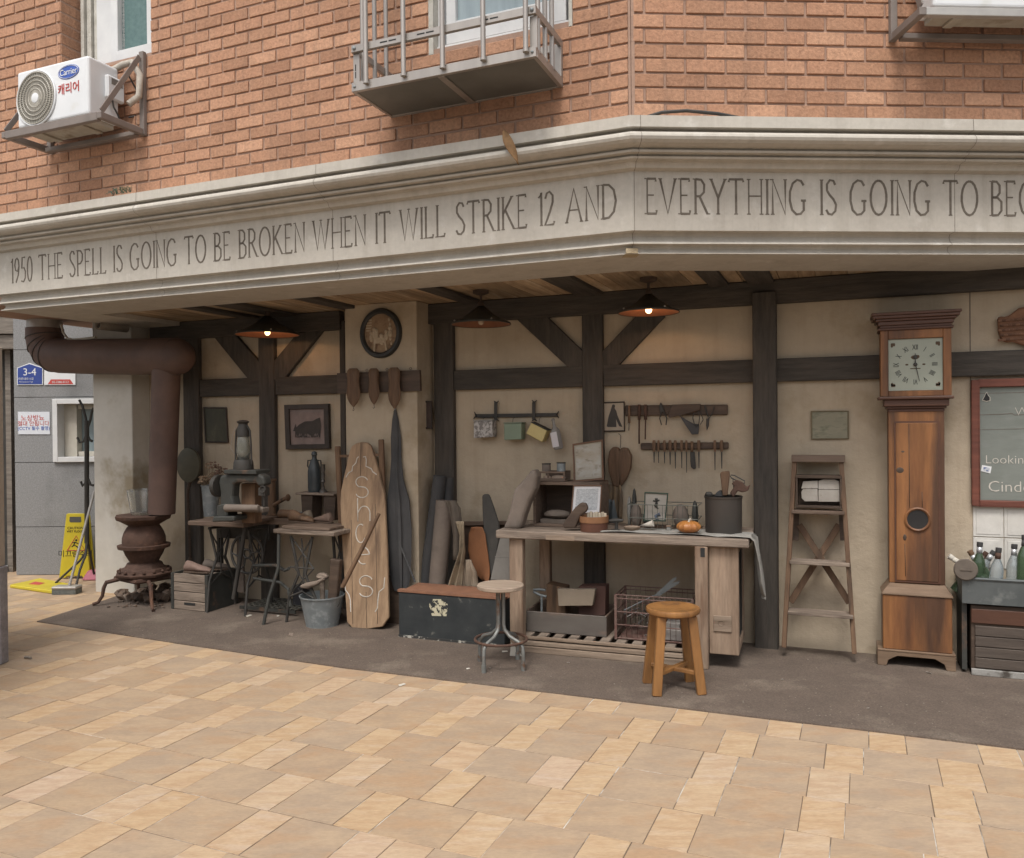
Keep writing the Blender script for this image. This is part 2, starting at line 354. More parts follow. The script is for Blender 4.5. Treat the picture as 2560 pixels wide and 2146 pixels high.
# inscription: groove shade put into the colour of slightly proud strokes
G = {
'A': [[(0, 0), (.37, 1), (.75, 0)], [(.14, .36), (.6, .36)]], 'B': [[(.08, 0), (.08, 1)], [(.08, 1), (.3, .99), (.44, .88), (.44, .66), (.3, .54), (.08, .53)], [(.08, .53), (.34, .52), (.52, .4), (.52, .14), (.36, .01), (.08, 0)]],
'C': [[(.68, .84), (.56, .97), (.38, 1), (.18, .9), (.05, .66), (.04, .4), (.14, .13), (.34, 0), (.54, .01), (.7, .15)]],
'D': [[(.08, 0), (.08, 1)], [(.08, 1), (.36, .98), (.6, .82), (.7, .5), (.6, .18), (.36, .02), (.08, 0)]], 'E': [[(.08, 0), (.08, 1)], [(.08, 1), (.46, 1), (.46, .92)], [(.08, .53), (.38, .53)], [(.08, 0), (.48, 0), (.5, .1)]],
'G': [[(.68, .84), (.56, .97), (.38, 1), (.18, .9), (.05, .66), (.04, .4), (.14, .13), (.34, 0), (.54, .02), (.68, .12), (.68, .4)], [(.55, .4), (.78, .4)]],
'H': [[(.08, 0), (.08, 1)], [(.66, 0), (.66, 1)], [(.08, .52), (.66, .52)]], 'I': [[(.1, 0), (.1, 1)]], 'K': [[(.08, 0), (.08, 1)], [(.56, 1), (.08, .48)], [(.2, .6), (.66, 0)]],
'L': [[(.08, 1), (.08, 0), (.48, 0), (.5, .1)]], 'N': [[(.08, 0), (.08, 1), (.66, 0), (.66, 1)]], 'O': [[(.4+.37*math.sin(t*math.pi/9), .5+.5*math.cos(t*math.pi/9)) for t in range(19)]],
'P': [[(.08, 0), (.08, 1)], [(.08, 1), (.34, .98), (.5, .84), (.48, .6), (.32, .48), (.08, .47)]], 'R': [[(.08, 0), (.08, 1)], [(.08, 1), (.34, .98), (.48, .84), (.46, .62), (.3, .51), (.08, .5)], [(.26, .5), (.62, 0)]],
'S': [[(.46, .86), (.38, .98), (.22, 1), (.08, .88), (.08, .7), (.2, .57), (.38, .44), (.5, .28), (.46, .1), (.3, 0), (.14, .02), (.04, .14)]],
'T': [[(.33, 0), (.33, 1)], [(0, .92), (.02, 1), (.64, 1), (.66, .92)]], 'V': [[(0, 1), (.34, 0), (.68, 1)]], 'W': [[(0, 1), (.26, 0), (.5, 1), (.76, 0), (1.0, 1)]], 'Y': [[(.32, 0), (.32, .46), (0, 1)], [(.32, .46), (.64, 1)]],
'M': [[(.0, 0), (.1, 1), (.4, 0), (.7, 1), (.8, 0)]],
'1': [[(.02, .84), (.16, 1), (.16, 0)]], '2': [[(.04, .8), (.12, .96), (.26, 1), (.42, .88), (.42, .68), (.28, .4), (.02, 0), (.46, 0), (.5, .1)]],
'5': [[(.42, 1), (.14, 1), (.1, .56), (.3, .58), (.44, .42), (.42, .16), (.26, 0), (.04, .04)]], '9': [[(.42, .62), (.3, .46), (.12, .5), (.04, .72), (.12, .94), (.26, 1), (.4, .9), (.44, .66), (.36, .3), (.14, 0)]],
'0': [[(.24+.22*math.sin(t*math.pi/8), .5+.5*math.cos(t*math.pi/8)) for t in range(17)]]}
def inscribe(mb, fr, textv, xa, xb, z0, h):
    adv = []; x = 0
    for ch in textv:
        if ch == ' ': x += .46; adv.append(None); continue
        wd = max(p[0] for s in G[ch] for p in s); adv.append(x); x += wd+.17
    k = (xb-xa)/(x-.17); MM = W.I @ fr.M; old = mb.m; mb.m = MM
    for ch, a in zip(textv, adv):
        if a is None: continue
        for s in G[ch]:
            pts = [((a+p[0])*k+xa, z0+p[1]*h) for p in s]
            thin = (ch in 'NAVWMHE' and len(s) == 2)
            mb.stroke(pts, h*(.042 if thin and ch != 'N' else .066), 0, .0015)
        # serifs
        ends = {'A': [(0, 0), (.75, 0)], 'H': [(.08, 0), (.08, 1), (.66, 0), (.66, 1)], 'I': [(.1, 0), (.1, 1)], 'T': [(.33, 0)], 'N': [(.08, 0), (.66, 1), (.04, 1)], 'V': [(0, 1), (.68, 1)], 'W': [(0, 1), (1, 1), (.5, 1)], 'Y': [(.32, 0), (0, 1), (.64, 1)],
                'B': [(.04, 0), (.04, 1)], 'D': [(.04, 0), (.04, 1)], 'E': [(.04, 0), (.04, 1)], 'L': [(.04, 0), (.08, 1)], 'K': [(.08, 0), (.08, 1), (.56, 1), (.68, 0)], 'P': [(.08, 0), (.04, 1)], 'R': [(.08, 0), (.04, 1), (.66, 0)], '1': [(.16, 0)], 'S': [], 'C': [], 'G': [(.68, .4)]}.get(ch, [])
        for ex, ez in ends:
            cx = (a+ex)*k+xa; mb.stroke([(cx-.085*k, z0+ez*h), (cx+.085*k, z0+ez*h)], h*.03, 0, .0016)
    mb.m = old
ins = MB()
a0, a1 = BL.p(28, 700), BL.p(1540, 543); b0, b1 = BR.p(1614, 535), BR.p(2556, 540)
zt = (BL.p(1525, 457).z+BL.p(90, 643).z)/2; zb = (BL.p(1525, 548).z+BL.p(90, 700).z)/2
inscribe(ins, BL, '1950 THE SPELL IS GOING TO BE BROKEN WHEN IT WILL STRIKE 12 AND', a0.x, a1.x, zb, zt-zb)
zt2 = BR.p(2090, 451).z; zb2 = BR.p(2090, 537).z
W.part('inscription', ins, m_shade_joint, parent=cornice); ins = MB()
inscribe(ins, BR, 'EVERYTHING IS GOING TO BECOME', b0.x, b0.x+(b1.x-b0.x)*1.178, zb2, zt2-zb2)
W.part('inscription', ins, m_shade_joint, parent=cornice)
# brick walls, real bricks standing proud of the mortar
def brick_wall(fr, x0, x1, z0, z1, holes, name, rets=()):
    rn = random.Random(len(name)); mo = MB(); mo.m = W.I @ fr.M; br = MB(); br.m = mo.m
    ph = .0777; bl = .2165
    zr = 0; z = z0
    xs = sorted(set([x0, x1]+[v for h in holes for v in h[:2]]))
    for xa, xb in zip(xs, xs[1:]):
        hz_ = [h for h in holes if h[0] <= xa+1e-6 and h[1] >= xb-1e-6]
        if hz_:
            mo.box((xa, .008, z0), (xb, .3, hz_[0][2]))
            if hz_[0][3] < z1: mo.box((xa, .008, hz_[0][3]), (xb, .3, z1))
        else: mo.box((xa, .008, z0), (xb, .3, z1))
    k = 0
    while z+.066 < z1:
        x = x1-(0 if k % 2 else bl/2)-.011
        first = True
        x = x1-.011
        ln = bl-.012 if k % 2 else bl/2-.012
        while x-.03 > x0:
            xa = max(x-ln, x0+.004); segs = [(xa, x)]
            for h in holes:
                if z+.06 > h[2] and z < h[3]-.02:
                    o = []
                    for a, b in segs:
                        if b <= h[0] or a >= h[1]: o.append((a, b)); continue
                        if a < h[0]-.02: o.append((a, h[0]-.001))
                        if b > h[1]+.02: o.append((h[1]+.001, b))
                    segs = o
            for a, b in segs:
                if b-a < .015: continue
                jy = rn.uniform(-.003, .002); jz = rn.uniform(-.002, .002)
                br.box((a+rn.uniform(0, .002), jy, z+jz), (b-rn.uniform(0, .002), .03, z+.0655+jz+rn.uniform(-.0015, .0015)))
            x = x-ln-.012; ln = bl-.012
        z += ph; k += 1
    for xr, dirn, ya, yb, za in rets:   # brick returns of the window recess
        z = z0; k = 0
        while z+.066 < z1:
            if z > za-.05:
                br.box((xr-.03 if dirn > 0 else xr-.002, ya+.006+(0 if k % 2 else 0), z), (xr+.002 if dirn > 0 else xr+.03, yb, z+.0655))
            z += ph; k += 1
    if x1 < 0: mo.box((x1-.010, -.001, z0), (x1+.003, .02, z1))
    if x0 > 0: mo.box((x0-.006, -.001, z0), (x0+.012, .02, z1))
    o = W.part(name, mo, m_mortar); W.part('bricks', br, m_brick, parent=o, bev=.0025)
    return o
hl = (BL.p(150, 60).x, BL.p(376, 60).x, BL.p(376, 130).z, 5.6)
hm = (BL.p(1071, 60).x, BL.p(1430, 30).x, BL.p(1250, 88).z, 5.6)
brick_wall(BL, -4.93, -.004, 3.03, 5.4, [hl, hm], 'brick_wall', rets=((hl[0], 1, 0, .22, hl[2]), (hl[1], -1, 0, .22, hl[2]), (hm[0], 1, 0, .14, hm[2])))
brick_wall(BR, .008, 4.3, 3.03, 5.4, [], 'brick_wall')
sd_ = MB(); sd_.m = W.I @ BL.M; sd_.box((-4.93, .31, 3.0), (-4.7, 2.6, 5.4)); 
sd_.box((-4.93, .02, 5.4), (-.1, .35, 6.2)); W.part('brick_wall', sd_, m_mortar)
pt_ = MB(); pt_.m = W.I @ BR.M; pt_.box((-.03, .052, 2.393), (.05, .14, 2.3955)); pt_.box((-.025, .046, 2.397), (.04, .056, 2.425)); W.part('repair_patch', pt_, mat('ochre_filler', (.44, .36, .24), (.36, .28, .18), scale=30, bump=.5), parent=cornice, bev=.002)
# windows of the upper floor
m_pvc = mat('white_window_frame', (.62, .62, .61), (.55, .55, .55), scale=6, rough=.4, bump=.05, spec=.5)
m_teal = mat('frosted_glass', (.07, .13, .125), (.10, .17, .16), scale=30, rough=.25, bump=.3, bscale=160, spec=.6)
m_bluegl = mat('window_glass', (.20, .25, .27), (.27, .33, .35), scale=3, rough=.12, bump=0, spec=.8, st=(3, 1, .3))
m_dusty = mat('weathered_white_paint', (.52, .50, .45), (.40, .38, .33), scale=12, rough=.8, bump=.4, c3=(.3, .28, .24), p3=.64, s3=9)
def win(fr, h, y, parts, name='window'):
    f = MB(); f.m = W.I @ fr.M
    for a in parts['frame']: f.box(*a)
    o = W.part(name, f, m_pvc, bev=.003)
    gm = MB(); gm.m = f.m
    for a in parts['glass']: gm.box(*a)
    W.part('glass', gm, parts['gm'], parent=o)
    if 'jamb' in parts:
        j = MB(); j.m = f.m
        for a in parts['jamb']: j.box(*a)
        W.part('jamb', j, m_dusty, parent=o)
zs = hl[2]; X = lambda px, y: BL.p(px, 60, y).x
win(BL, hl, .2, {'frame': [((X(250, .16), .13, zs), (X(288, .16), .2, 5.6)), ((X(288, .1), .06, zs), (X(305, .1), .13, 5.6)), ((X(288, .1)+.001, .061, zs), (hl[1]-.004, .12, zs+.10)), ((X(305, .1), .10, zs+.1), (X(312, .1), .125, 5.6)), ((X(372, .1), .08, zs+.1), (hl[1]-.004, .125, 5.6))],
  'glass': [((X(288, .12), .10, zs+.1), (hl[1]-.006, .112, 5.6))], 'gm': m_teal,
  'jamb': [((hl[0]+.001, .22, zs-.4), (X(197, .2), .26, 5.6))]+[((X(199+k*9, .2), .15+.02*(k % 2), zs-.3), (X(206+k*9, .2), .25, 5.6)) for k in range(6)]})
zs = hm[2]
win(BL, hm, .1, {'frame': [((hm[0]+.03, .06, zs+.02), (hm[0]+.07, .12, 5.6)), ((hm[0]+.09, .05, zs+.03), (hm[0]+.15, .11, 5.6)), ((hm[1]-.14, .05, zs+.03), (hm[1]-.05, .11, 5.6)), ((hm[0]+.03, .045, zs), (hm[1]-.02, .125, zs+.03)), ((hm[0]+.09, .049, zs+.032), (hm[1]-.05, .115, zs+.16))],
  'glass': [((hm[0]+.151, .08, zs+.1601), (hm[1]-.141, .09, 5.6))], 'gm': m_bluegl, 'jamb': [((hm[0]-.0, .001, zs-.03), (hm[0]+.03, .14, 5.6)), ((hm[1]-.02, .001, zs-.03), (hm[1]+.0, .14, 5.6))]})
# open recess: plaster wall, pillar, column
pw = MB(); pw.box((W.p(235, 1200, -.2).x+.03, 0, -.1), (4.8, .25, 2.6)); W.part('plaster_wall', pw, m_plaster)
xp = [W.p(865, 1100, -.262).x, W.p(1044, 1100, -.262).x]
pl = MB(); pl.box((xp[0], -.262, -.05), (xp[1], .02, 2.431)); W.part('pillar', pl, m_plaster, bev=.004)
xc = [W.p(235, 1200, -.2).x, W.p(332, 1200, -.2).x]
cl = MB(); cl.box((xc[0], -.2, -.05), (xc[1], .1, 2.5)); W.part('corner_column', cl, m_plaster_grey, bev=.006)
cr2 = MB(); xk = W.p(2425, 800).x; cr2.box((xk-.003, -.0015, 1.9), (xk+.003, .01, 2.28)); cr2.box((xk-.002, -.0015, 1.2), (xk+.004, .01, 1.76)); W.part('wall_crack', cr2, m_shade_joint)
# timber frame
def post(px0, px1, y, z0=-.02, z1=2.35, yb=0.0, ref=1150):
    t = MB(); t.box((W.p(px0, ref, y).x, y, z0), (W.p(px1, ref, y).x, yb, z1)); return W.part('timber_post', t, m_tz, bev=.006)
post(459, 498, -.05); post(648, 687, -.05); post(851, 864.5, -.05); post(1086, 1134, -.055); post(1457, 1508, -.05); post(1883, 1942, -.11)
def beam(x0, x1, z0, z1, y): t = MB(); t.box((x0, y, z0), (x1, 0, z1)); return W.part('timber_beam', t, m_tx, bev=.006)
q = lambda px: W.p(px, 1000, -.05).x
beam(q(380), q(855), 2.277, 2.43, -.075); beam(q(1060), 4.3, 2.275, 2.43, -.075)
zb1, zb2 = 1.76, 1.912
beam(q(498), q(648), zb1, zb2, -.046); beam(q(687), q(851), zb1, zb2, -.046); beam(q(1134), q(1457), zb1, zb2, -.046); beam(q(1508), q(1885), zb1, zb2, -.046); beam(q(1940), 4.3, zb1, zb2, -.046)
for poly in ([(530, 838), (586, 836), (656, 916), (656, 955), (625, 955)], [(742, 834), (810, 820), (706, 952), (680, 952), (680, 908)], [(1284, 792), (1364, 789), (1462, 884), (1462, 935), (1434, 932)], [(1588, 792), (1662, 790), (1530, 930), (1504, 932), (1504, 880)]):
    t = MB(); t.prism(W.xz(poly, -.043), -.043, 0); W.part('timber_brace', t, m_tz, bev=.004)
# ceiling: reclaimed planks with joists across
Cl = loc(Cw); 
def front_y(x):
    return Cl.y+.28 if x < Cl.x-.05 else Cl.y+.28+(x-Cl.x)*math.tan(R(25.3))
ce = MB(); x = loc(PL).x+.42; rn = random.Random(3)
while x < 4.5:
    wd = rn.choice((.09, .12, .14, .1)); fy = front_y(x+wd)
    if fy < -.02: ce.box((x+.0015, fy, 2.43+rn.uniform(0, .004)), (x+wd-.0015, -.0, 2.46))
    x += wd
W.part('ceiling_boards', ce, m_oldplank)
cb = MB(); cb.box((-4.5, Cl.y+.3, 2.47), (4.6, .2, 2.9)); 
top = MB(); top.slab([(-4.5, Cl.y+.25), (Cl.x, Cl.y+.25), (4.40, .25), (-4.5, .25)], 2.471, 2.9); W.part('floor_slab', top, m_mortar)
for a, b in ((853, 866), (575, 640), (1082, 1120), (1424, 1498), (1765, 1816), (1868, 1935), (455, 498)):
    rs = MB(); c = (a+b)/2; yb = 777 if c < 1000 else 738 if c < 1600 else 715
    x0 = W.g(a, yb, 2.39).x; x1 = W.g(b, yb, 2.39).x
    if x1-x0 < .1: x1 = x0+.1; x0 -= .03
    if x1-x0 > .2: x1 = x0+.16
    rs.box((x0, max(front_y(x1)+.02, Cl.y+.3), 2.405), (x1, -.0755, 2.432))
    W.part('ceiling_joist', rs, m_ty, bev=.004)
m_panel = mat('white_pressed_paper', (.60, .58, .54), (.52, .50, .46), scale=5, rough=.8, bump=.2, bscale=22, fine=.05)
# ---------------- unseen house added behind the viewer to block low sky light
Op = T('sky_blocking_house', 'unseen plain house added across the street to block low sky light', 'building', (0, -9, 0), 0)
ob = MB(); ob.box((-16, -4, 0), (16, 0, 3.6)); Op.part('wall', ob, m_plaster_grey)
for k in range(9):
    ob = MB(); ob.box((-14+3.3*k, -.02, 1.2), (-12.6+3.3*k, .03, 2.8)); Op.part('window', ob, m_shade_joint)
Lp = T('left_shade_block', 'unseen low plastered block added beyond the left edge for shade', 'wall', (-3.42, 5.15, 0), 0)  # unseen neighbour block added to shade the left paving, height lowered for light
ob = MB(); ob.box((-5, -8, 0), (0, 0, 1.9)); Lp.part('wall', ob, m_plaster_grey)
ob = MB(); ob.box((-5.1, -8.1, 1.9), (.12, .0, 1.98)); Lp.part('coping', ob, m_stone)
# ---------------- neighbour across the alley
m_gran = mat('grey_granite', (.26, .26, .26), (.20, .20, .20), scale=60, rough=.7, bump=.1, fine=.35, bscale=140, c3=(.16, .16, .16), p3=.6, s3=1.2)
Nb = T('granite_building', 'grey granite faced building with a small white window across the alley', 'building', (-5.0, 8.35, 0), 0)
gw = MB(); x0 = Nb.p(38, 1200).x; zz = [0]+[Nb.p(150, y).z for y in (1317, 1156, 993)]+[2.3, 2.95, 3.6, 4.3, 5.0]
wx0, wx1, wz0, wz1 = Nb.p(134, 1000).x, Nb.p(262, 1000).x, Nb.p(180, 1155).z, Nb.p(180, 998).z
for za, zb_ in zip(zz, zz[1:]):
    if zb_ > wz0+.02 and za < wz1-.02:
        gw.box((x0, 0, za+.003), (wx0, .2, zb_-.003)); gw.box((wx1, 0, za+.003), (2.2, .2, zb_-.003))
        if za < wz0: gw.box((wx0, .0, za+.003), (wx1, .2, wz0))
        if zb_ > wz1: gw.box((wx0, .0, wz1), (wx1, .2, zb_-.003))
    else: gw.box((x0, 0, za+.003), (2.2, .2, zb_-.003))
Nb.part('stone_panels', gw, m_gran, bev=.002)
bk = MB(); bk.box((x0+.01, .02, 0), (wx0, .6, 5)); bk.box((wx1, .02, 0), (2.2, .6, 5)); bk.box((wx0-.01, .3, 0), (wx1+.01, .6, 5)); Nb.part('wall', bk, m_shade_joint)
wf = MB(); t_ = .05
wf.box((wx0, -.03, wz0), (wx0+t_, .1, wz1)); wf.box((wx1-t_, -.03, wz0), (wx1, .1, wz1)); wf.box((wx0+t_, -.03, wz0), (wx1-t_, .1, wz0+t_)); wf.box((wx0+t_, -.03, wz1-t_), (wx1-t_, .1, wz1))
wi = Nb.part('window', wf, m_pvc, bev=.003)
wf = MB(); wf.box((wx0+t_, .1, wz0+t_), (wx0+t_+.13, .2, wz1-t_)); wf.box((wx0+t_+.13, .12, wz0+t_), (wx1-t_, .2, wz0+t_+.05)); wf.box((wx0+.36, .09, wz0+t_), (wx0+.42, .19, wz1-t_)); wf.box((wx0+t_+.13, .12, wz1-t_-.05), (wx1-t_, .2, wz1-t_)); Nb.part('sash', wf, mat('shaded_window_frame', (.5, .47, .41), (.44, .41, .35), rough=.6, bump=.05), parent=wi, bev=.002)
wf = MB(); wf.box((wx0+t_, .2, wz0+t_), (wx1-t_, .22, wz1-t_)); Nb.part('glass', wf, m_bluegl, parent=wi)
# door gap and jamb left of it
Nd = T('alley_doorway', 'dark narrow doorway in a worn wooden frame at the left edge', 'doorway', (-5.6, 8.6, 0), 0)
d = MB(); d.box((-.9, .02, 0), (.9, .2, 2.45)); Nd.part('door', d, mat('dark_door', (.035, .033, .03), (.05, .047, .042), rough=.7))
d = MB(); d.box((Nd.p(25, 1200).x, -.06, 0), (Nd.p(38, 1200).x, .0, 2.4)); d.box((-.9, -.2, 2.32), (Nd.p(72, 860).x, .0, 2.46)); d.box((-.9, -.23, 2.47), (Nd.p(66, 860).x, .0, 2.52)); d.box((-.9, -.1, 2.53), (1.0, .1, 5)); Nd.part('frame', d, wood('weathered_grey_wood', (.14, .12, .10), (.22, .19, .16), 'x'))
d = MB(); d.box((Nd.p(12, 1440).x-.3, -.25, 0), (Nd.p(30, 1440).x, .0, .06)); Nd.part('threshold', d, m_gran)
Np = T('gate_pillar', 'pale plastered pillar cut off by the left edge of the street', 'pillar', (hz(2, 1662).x-.3, hz(2, 1662).y, 0), 0)
d = MB(); d.box((0, 0, .62), (.3, .06, 2.02)); Np.part('shaft', d, mat('pink_beige_plaster', (.42, .36, .29), (.36, .30, .24), scale=4, bump=.3), bev=.004)
d = MB(); d.box((0, -.015, 0), (.31, .07, .62)); Np.part('plinth', d, mat('grey_violet_stone', (.30, .28, .28), (.22, .205, .21), scale=12, bump=.4, fine=.2), bev=.006)
# ---------------- shared object materials
m_wgrey = wood('weathered_wood', (.19, .15, .12), (.27, .215, .17), 'x', 18, .85, .8, c3=(.10, .075, .058), p3=.60, s3=12)
m_wpale = wood('pale_old_pine', (.225, .158, .112), (.31, .228, .165), 'z', 13, .85, .6, c3=(.14, .085, .055), p3=.60, s3=9)
m_wpalex = wood('pale_old_pine_level', (.215, .16, .118), (.285, .222, .168), 'x', 13, .85, .6, c3=(.13, .09, .062), p3=.60, s3=9)
m_wbrown = wood('brown_wood', (.105, .062, .038), (.165, .10, .06), 'z', 18, .6, .3, c3=(.07, .045, .03), p3=.64, s3=10)
m_wbrownx = wood('brown_wood_level', (.115, .08, .06), (.165, .12, .09), 'x', 18, .65, .3, c3=(.08, .05, .035), p3=.64, s3=10)
m_walnut = wood('dark_walnut', (.060, .042, .032), (.095, .066, .048), 'x', 16, .6, .3)
m_rust = mat('rusted_iron', (.10, .056, .040), (.07, .042, .032), scale=7, rough=.8, bump=.4, bscale=40, c3=(.15, .08, .052), p3=.62, s3=5, fine=.15)
m_duct = mat('brown_painted_duct', (.14, .088, .07), (.10, .066, .055), scale=4, rough=.6, bump=.15, bscale=25, c3=(.115, .07, .055), p3=.62, s3=5)
m_iron = mat('black_cast_iron', (.034, .032, .029), (.052, .047, .041), scale=12, rough=.6, bump=.2, spec=.4)
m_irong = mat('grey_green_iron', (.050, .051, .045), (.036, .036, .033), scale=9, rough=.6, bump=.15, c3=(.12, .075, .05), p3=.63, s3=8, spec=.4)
m_zinc = mat('galvanised_zinc', (.24, .26, .265), (.17, .19, .195), scale=7, rough=.5, bump=.1, metal=.25, spec=.5, c3=(.30, .32, .32), p3=.6, s3=18)
m_steel = mat('brushed_steel', (.40, .365, .33), (.32, .29, .265), scale=8, rough=.4, bump=.05, metal=.5, st=(1, 1, .2), spec=.5)
m_alu = mat('dull_aluminium', (.46, .44, .41), (.36, .34, .32), scale=5, rough=.5, bump=.08, metal=.5)
m_brkt = mat('taupe_painted_steel', (.22, .185, .165), (.17, .145, .13), scale=6, rough=.6, bump=.1)
m_paper = mat('old_paper', (.55, .52, .46), (.48, .44, .37), scale=9, rough=.9, bump=.1)
m_white = mat('white_paint', (.70, .71, .72), (.64, .65, .66), scale=3, rough=.45, bump=.03, c3=(.60, .60, .58), p3=.66, s3=6)
m_leather = mat('grey_brown_leather', (.19, .155, .13), (.14, .115, .095), scale=6, rough=.75, bump=.3, c3=(.11, .09, .075), p3=.6, s3=4)
m_canvas = mat('dark_waxed_cloth', (.050, .050, .052), (.075, .073, .072), scale=4, rough=.75, bump=.35, bscale=18)
m_linen = mat('grey_linen', (.30, .29, .265), (.25, .24, .22), scale=10, rough=.95, bump=.3, bscale=90)
m_red = mat('red_ink', (.50, .08, .07), (.42, .07, .06), rough=.6, bump=0)
m_blue = mat('blue_ink', (.06, .12, .42), (.05, .10, .36), rough=.6, bump=0)
m_black = mat('black_ink', (.02, .02, .02), (.03, .03, .03), rough=.7, bump=0)
m_chalk = mat('white_chalk', (.62, .58, .52), (.46, .43, .38), scale=60, rough=.95, bump=0)
def glassm(name, c, rough=.08, t=.85):
    return mat(name, c, tuple(x*.9 for x in c), rough=rough, bump=0, trans=t, spec=.5)
m_glass = glassm('clear_glass', (.9, .92, .92), .05, .95)
def wallT(name, label, cat, px, py, y=0.0, **k):
    return T(name, label, cat, W.M @ W.p(px, py, y), A, **k)
def gT(name, label, cat, px, py, z=0.006, ang=A, **k):
    return T(name, label, cat, hz(px, py, z), ang, **k)
# ---------------- left air conditioner on its bracket
zb = BL.p(367, 333).z; zc = zb
bx1 = BL.p(367, 333).x; f1 = BL.g(246, 287, zb); f0 = BL.g(8, 342, zb); bx0 = bx1-(f1.x-f0.x)
dep = -f1.y
AB = T('air_conditioner_bracket', 'taupe steel bracket holding the air conditioner beside the left window', 'bracket', BL.M @ Vector((bx0, 0, zb)), aL)
L_ = bx1-bx0; ht = BL.p(372, 130).z-zb
for x in (0.015, L_-.015):
    b = MB(); b.box((x-.02, -.03, -.02), (x+.02, -.0, ht)); AB.part('upright', b, m_brkt, bev=.003)
    b = MB(); b.box((x-.018, -dep, -.022), (x+.018, -.031, .02)); AB.part('arm', b, m_brkt, bev=.003)
    b = MB(); b.bar((x, -dep+.02, .03), (x, -.04, ht-.04), .036, .008, up=(1, 0, 0)); AB.part('brace', b, m_brkt, bev=.002)
b = MB(); b.box((0.034, -dep, -.03), (L_-.034, -dep+.035, .022)); AB.part('front_rail', b, m_brkt, bev=.003)
b = MB(); b.box((0.036, -.075, -.03), (L_-.036, -.032, .0)); AB.part('back_rail', b, m_brkt, bev=.003)
def fan(mb, cx, y, cz, r, n=60):
    for k in range(n):
        a = 2*math.pi*k/n; mb.bar((cx+r*.2*math.cos(a), y-.006, cz+r*.2*math.sin(a)), (cx+r*math.cos(a+.25), y-.003, cz+r*math.sin(a+.25)), .0026, .003, up=(0, 1, 0))
    for q in (.36, .52, .68, .84, 1.0): mb.ring((cx, y-.007, cz), r*q, .0032, 'y', 40, 5)
def aircon(fr, x0, zb, wd, hh, dp, fy, label, full=True):
    t = T('air_conditioner', label, 'air conditioner', fr.M @ Vector((x0, fy, zb)), fr.ang)
    b = MB(); b.box((0, 0, .025), (wd, dp, hh)); t.part('case', b, m_white, bev=.018, seg=3)
    b = MB(); b.box((.03, .02, -.006), (wd-.03, dp-.02, .026)); b.box((.12, .03, -.02), (.17, dp-.03, -.005)); b.box((wd-.17, .03, -.02), (wd-.12, dp-.03, -.005)); t.part('base', b, mat('stained_base_plate', (.40, .37, .31), (.30, .27, .22), scale=6, bump=.2, c3=(.2, .16, .11), p3=.58, s3=4), bev=.003)
    if full:
        r = hh*.42; cx = wd*.285; cz = hh*.49
        b = MB(); b.lathe([(0, .0), (r*1.03, .0), (r*1.03, .004), (0, .004)], (cx, -.004, cz), 48, Matrix.Rotation(R(90), 4, 'X')); t.part('fan_recess', b, mat('shaded_grey_plastic', (.17, .16, .14), (.22, .21, .18), rough=.6, bump=0))
        b = MB(); fan(b, cx, -.006, cz, r); t.part('fan_grille', b, mat('cream_wire', (.50, .47, .41), rough=.5, bump=0))
        b = MB(); b.lathe([(0, 0), (r*.2, 0), (r*.19, .008), (r*.12, .012), (0, .013)], (cx, -.008, cz), 24, Matrix.Rotation(R(90), 4, 'X')); t.part('hub', b, m_white)
        b = MB(); b.ring((cx, -.006, cz), r*1.06, .007, 'y', 48, 6); t.part('fan_rim', b, m_white)
        lx, lz = wd*.735, hh*.80
        b = MB(); b.lathe([(0, 0), (.098, 0), (.098, .0015), (0, .0015)], (lx, -.0005, lz), 32, Matrix.Rotation(R(90), 4, 'X') @ Matrix.Diagonal((1, .48, 1, 1))); t.part('badge', b, m_blue)
        b = MB(); b.text('Carrier', .058, lx, lz-.018, -.0035, sx=.9); b.ring((lx, -.0035, lz), .09, .0018, 'y', 32, 4, .46); t.part('badge_lettering', b, m_white)
        b = MB(); b.text('캐리어', .078, lx, lz-.135, -.0025, sx=.95, ext=.0015); t.part('lettering', b, m_red)
        b = MB(); b.box((wd-.001, .12, hh*.42), (wd+.035, .26, hh*.80)); t.part('valve_cover', b, m_white, bev=.01)
        b = MB(); b.box((wd+.035, .15, hh*.66), (wd+.0365, .24, hh*.76)); t.part('handle_recess', b, mat('dark_recess', (.2, .18, .16)))
        b = MB(); b.tube([(wd+.02, .17, hh*.42), (wd+.03, .17, hh*.3), (wd+.035, .2, .08), (wd+.01, .26, .02)], .006); b.tube([(wd+.02, .3, .1), (wd+.06, .34, .12), (wd+.09, .36, .22), (wd+.07, dp+.02, .36)], .006); t.part('cable', b, m_iron)
        pts = [(wd-.18, dp-.02, hh-.03)]+[(wd-.10+.24*math.sin(a), dp+.02, hh-.02+.03*math.sin(2*a)+.03) for a in (0, .5, 1.0)]+[(wd+.17, dp+.02, hh-.06), (wd+.16, dp+.02, hh-.2), (wd+.12, dp-.03, hh*.35)]
        b = MB(); b.tube(pts, .022, 10); t.part('insulated_hose', b, mat('wrapped_hose', (.46, .42, .36), (.36, .32, .27), scale=20, bump=.5))
    return t
wd = BL.g(222, 285, zb+.02).x-BL.g(43, 328, zb+.02).x
ax0 = BL.g(43, 328, zb+.02).x
fy = -dep+.05
q0 = BL.p(44, 322, fy); q1 = BL.p(222, 282, fy); hh = BL.p(205, 140, fy).z-(zb+.022)
aircon(BL, q0.x, zb+.02, q1.x-q0.x, hh, dep-.13, fy, 'white outdoor air conditioner unit with round fan grille by the left window')
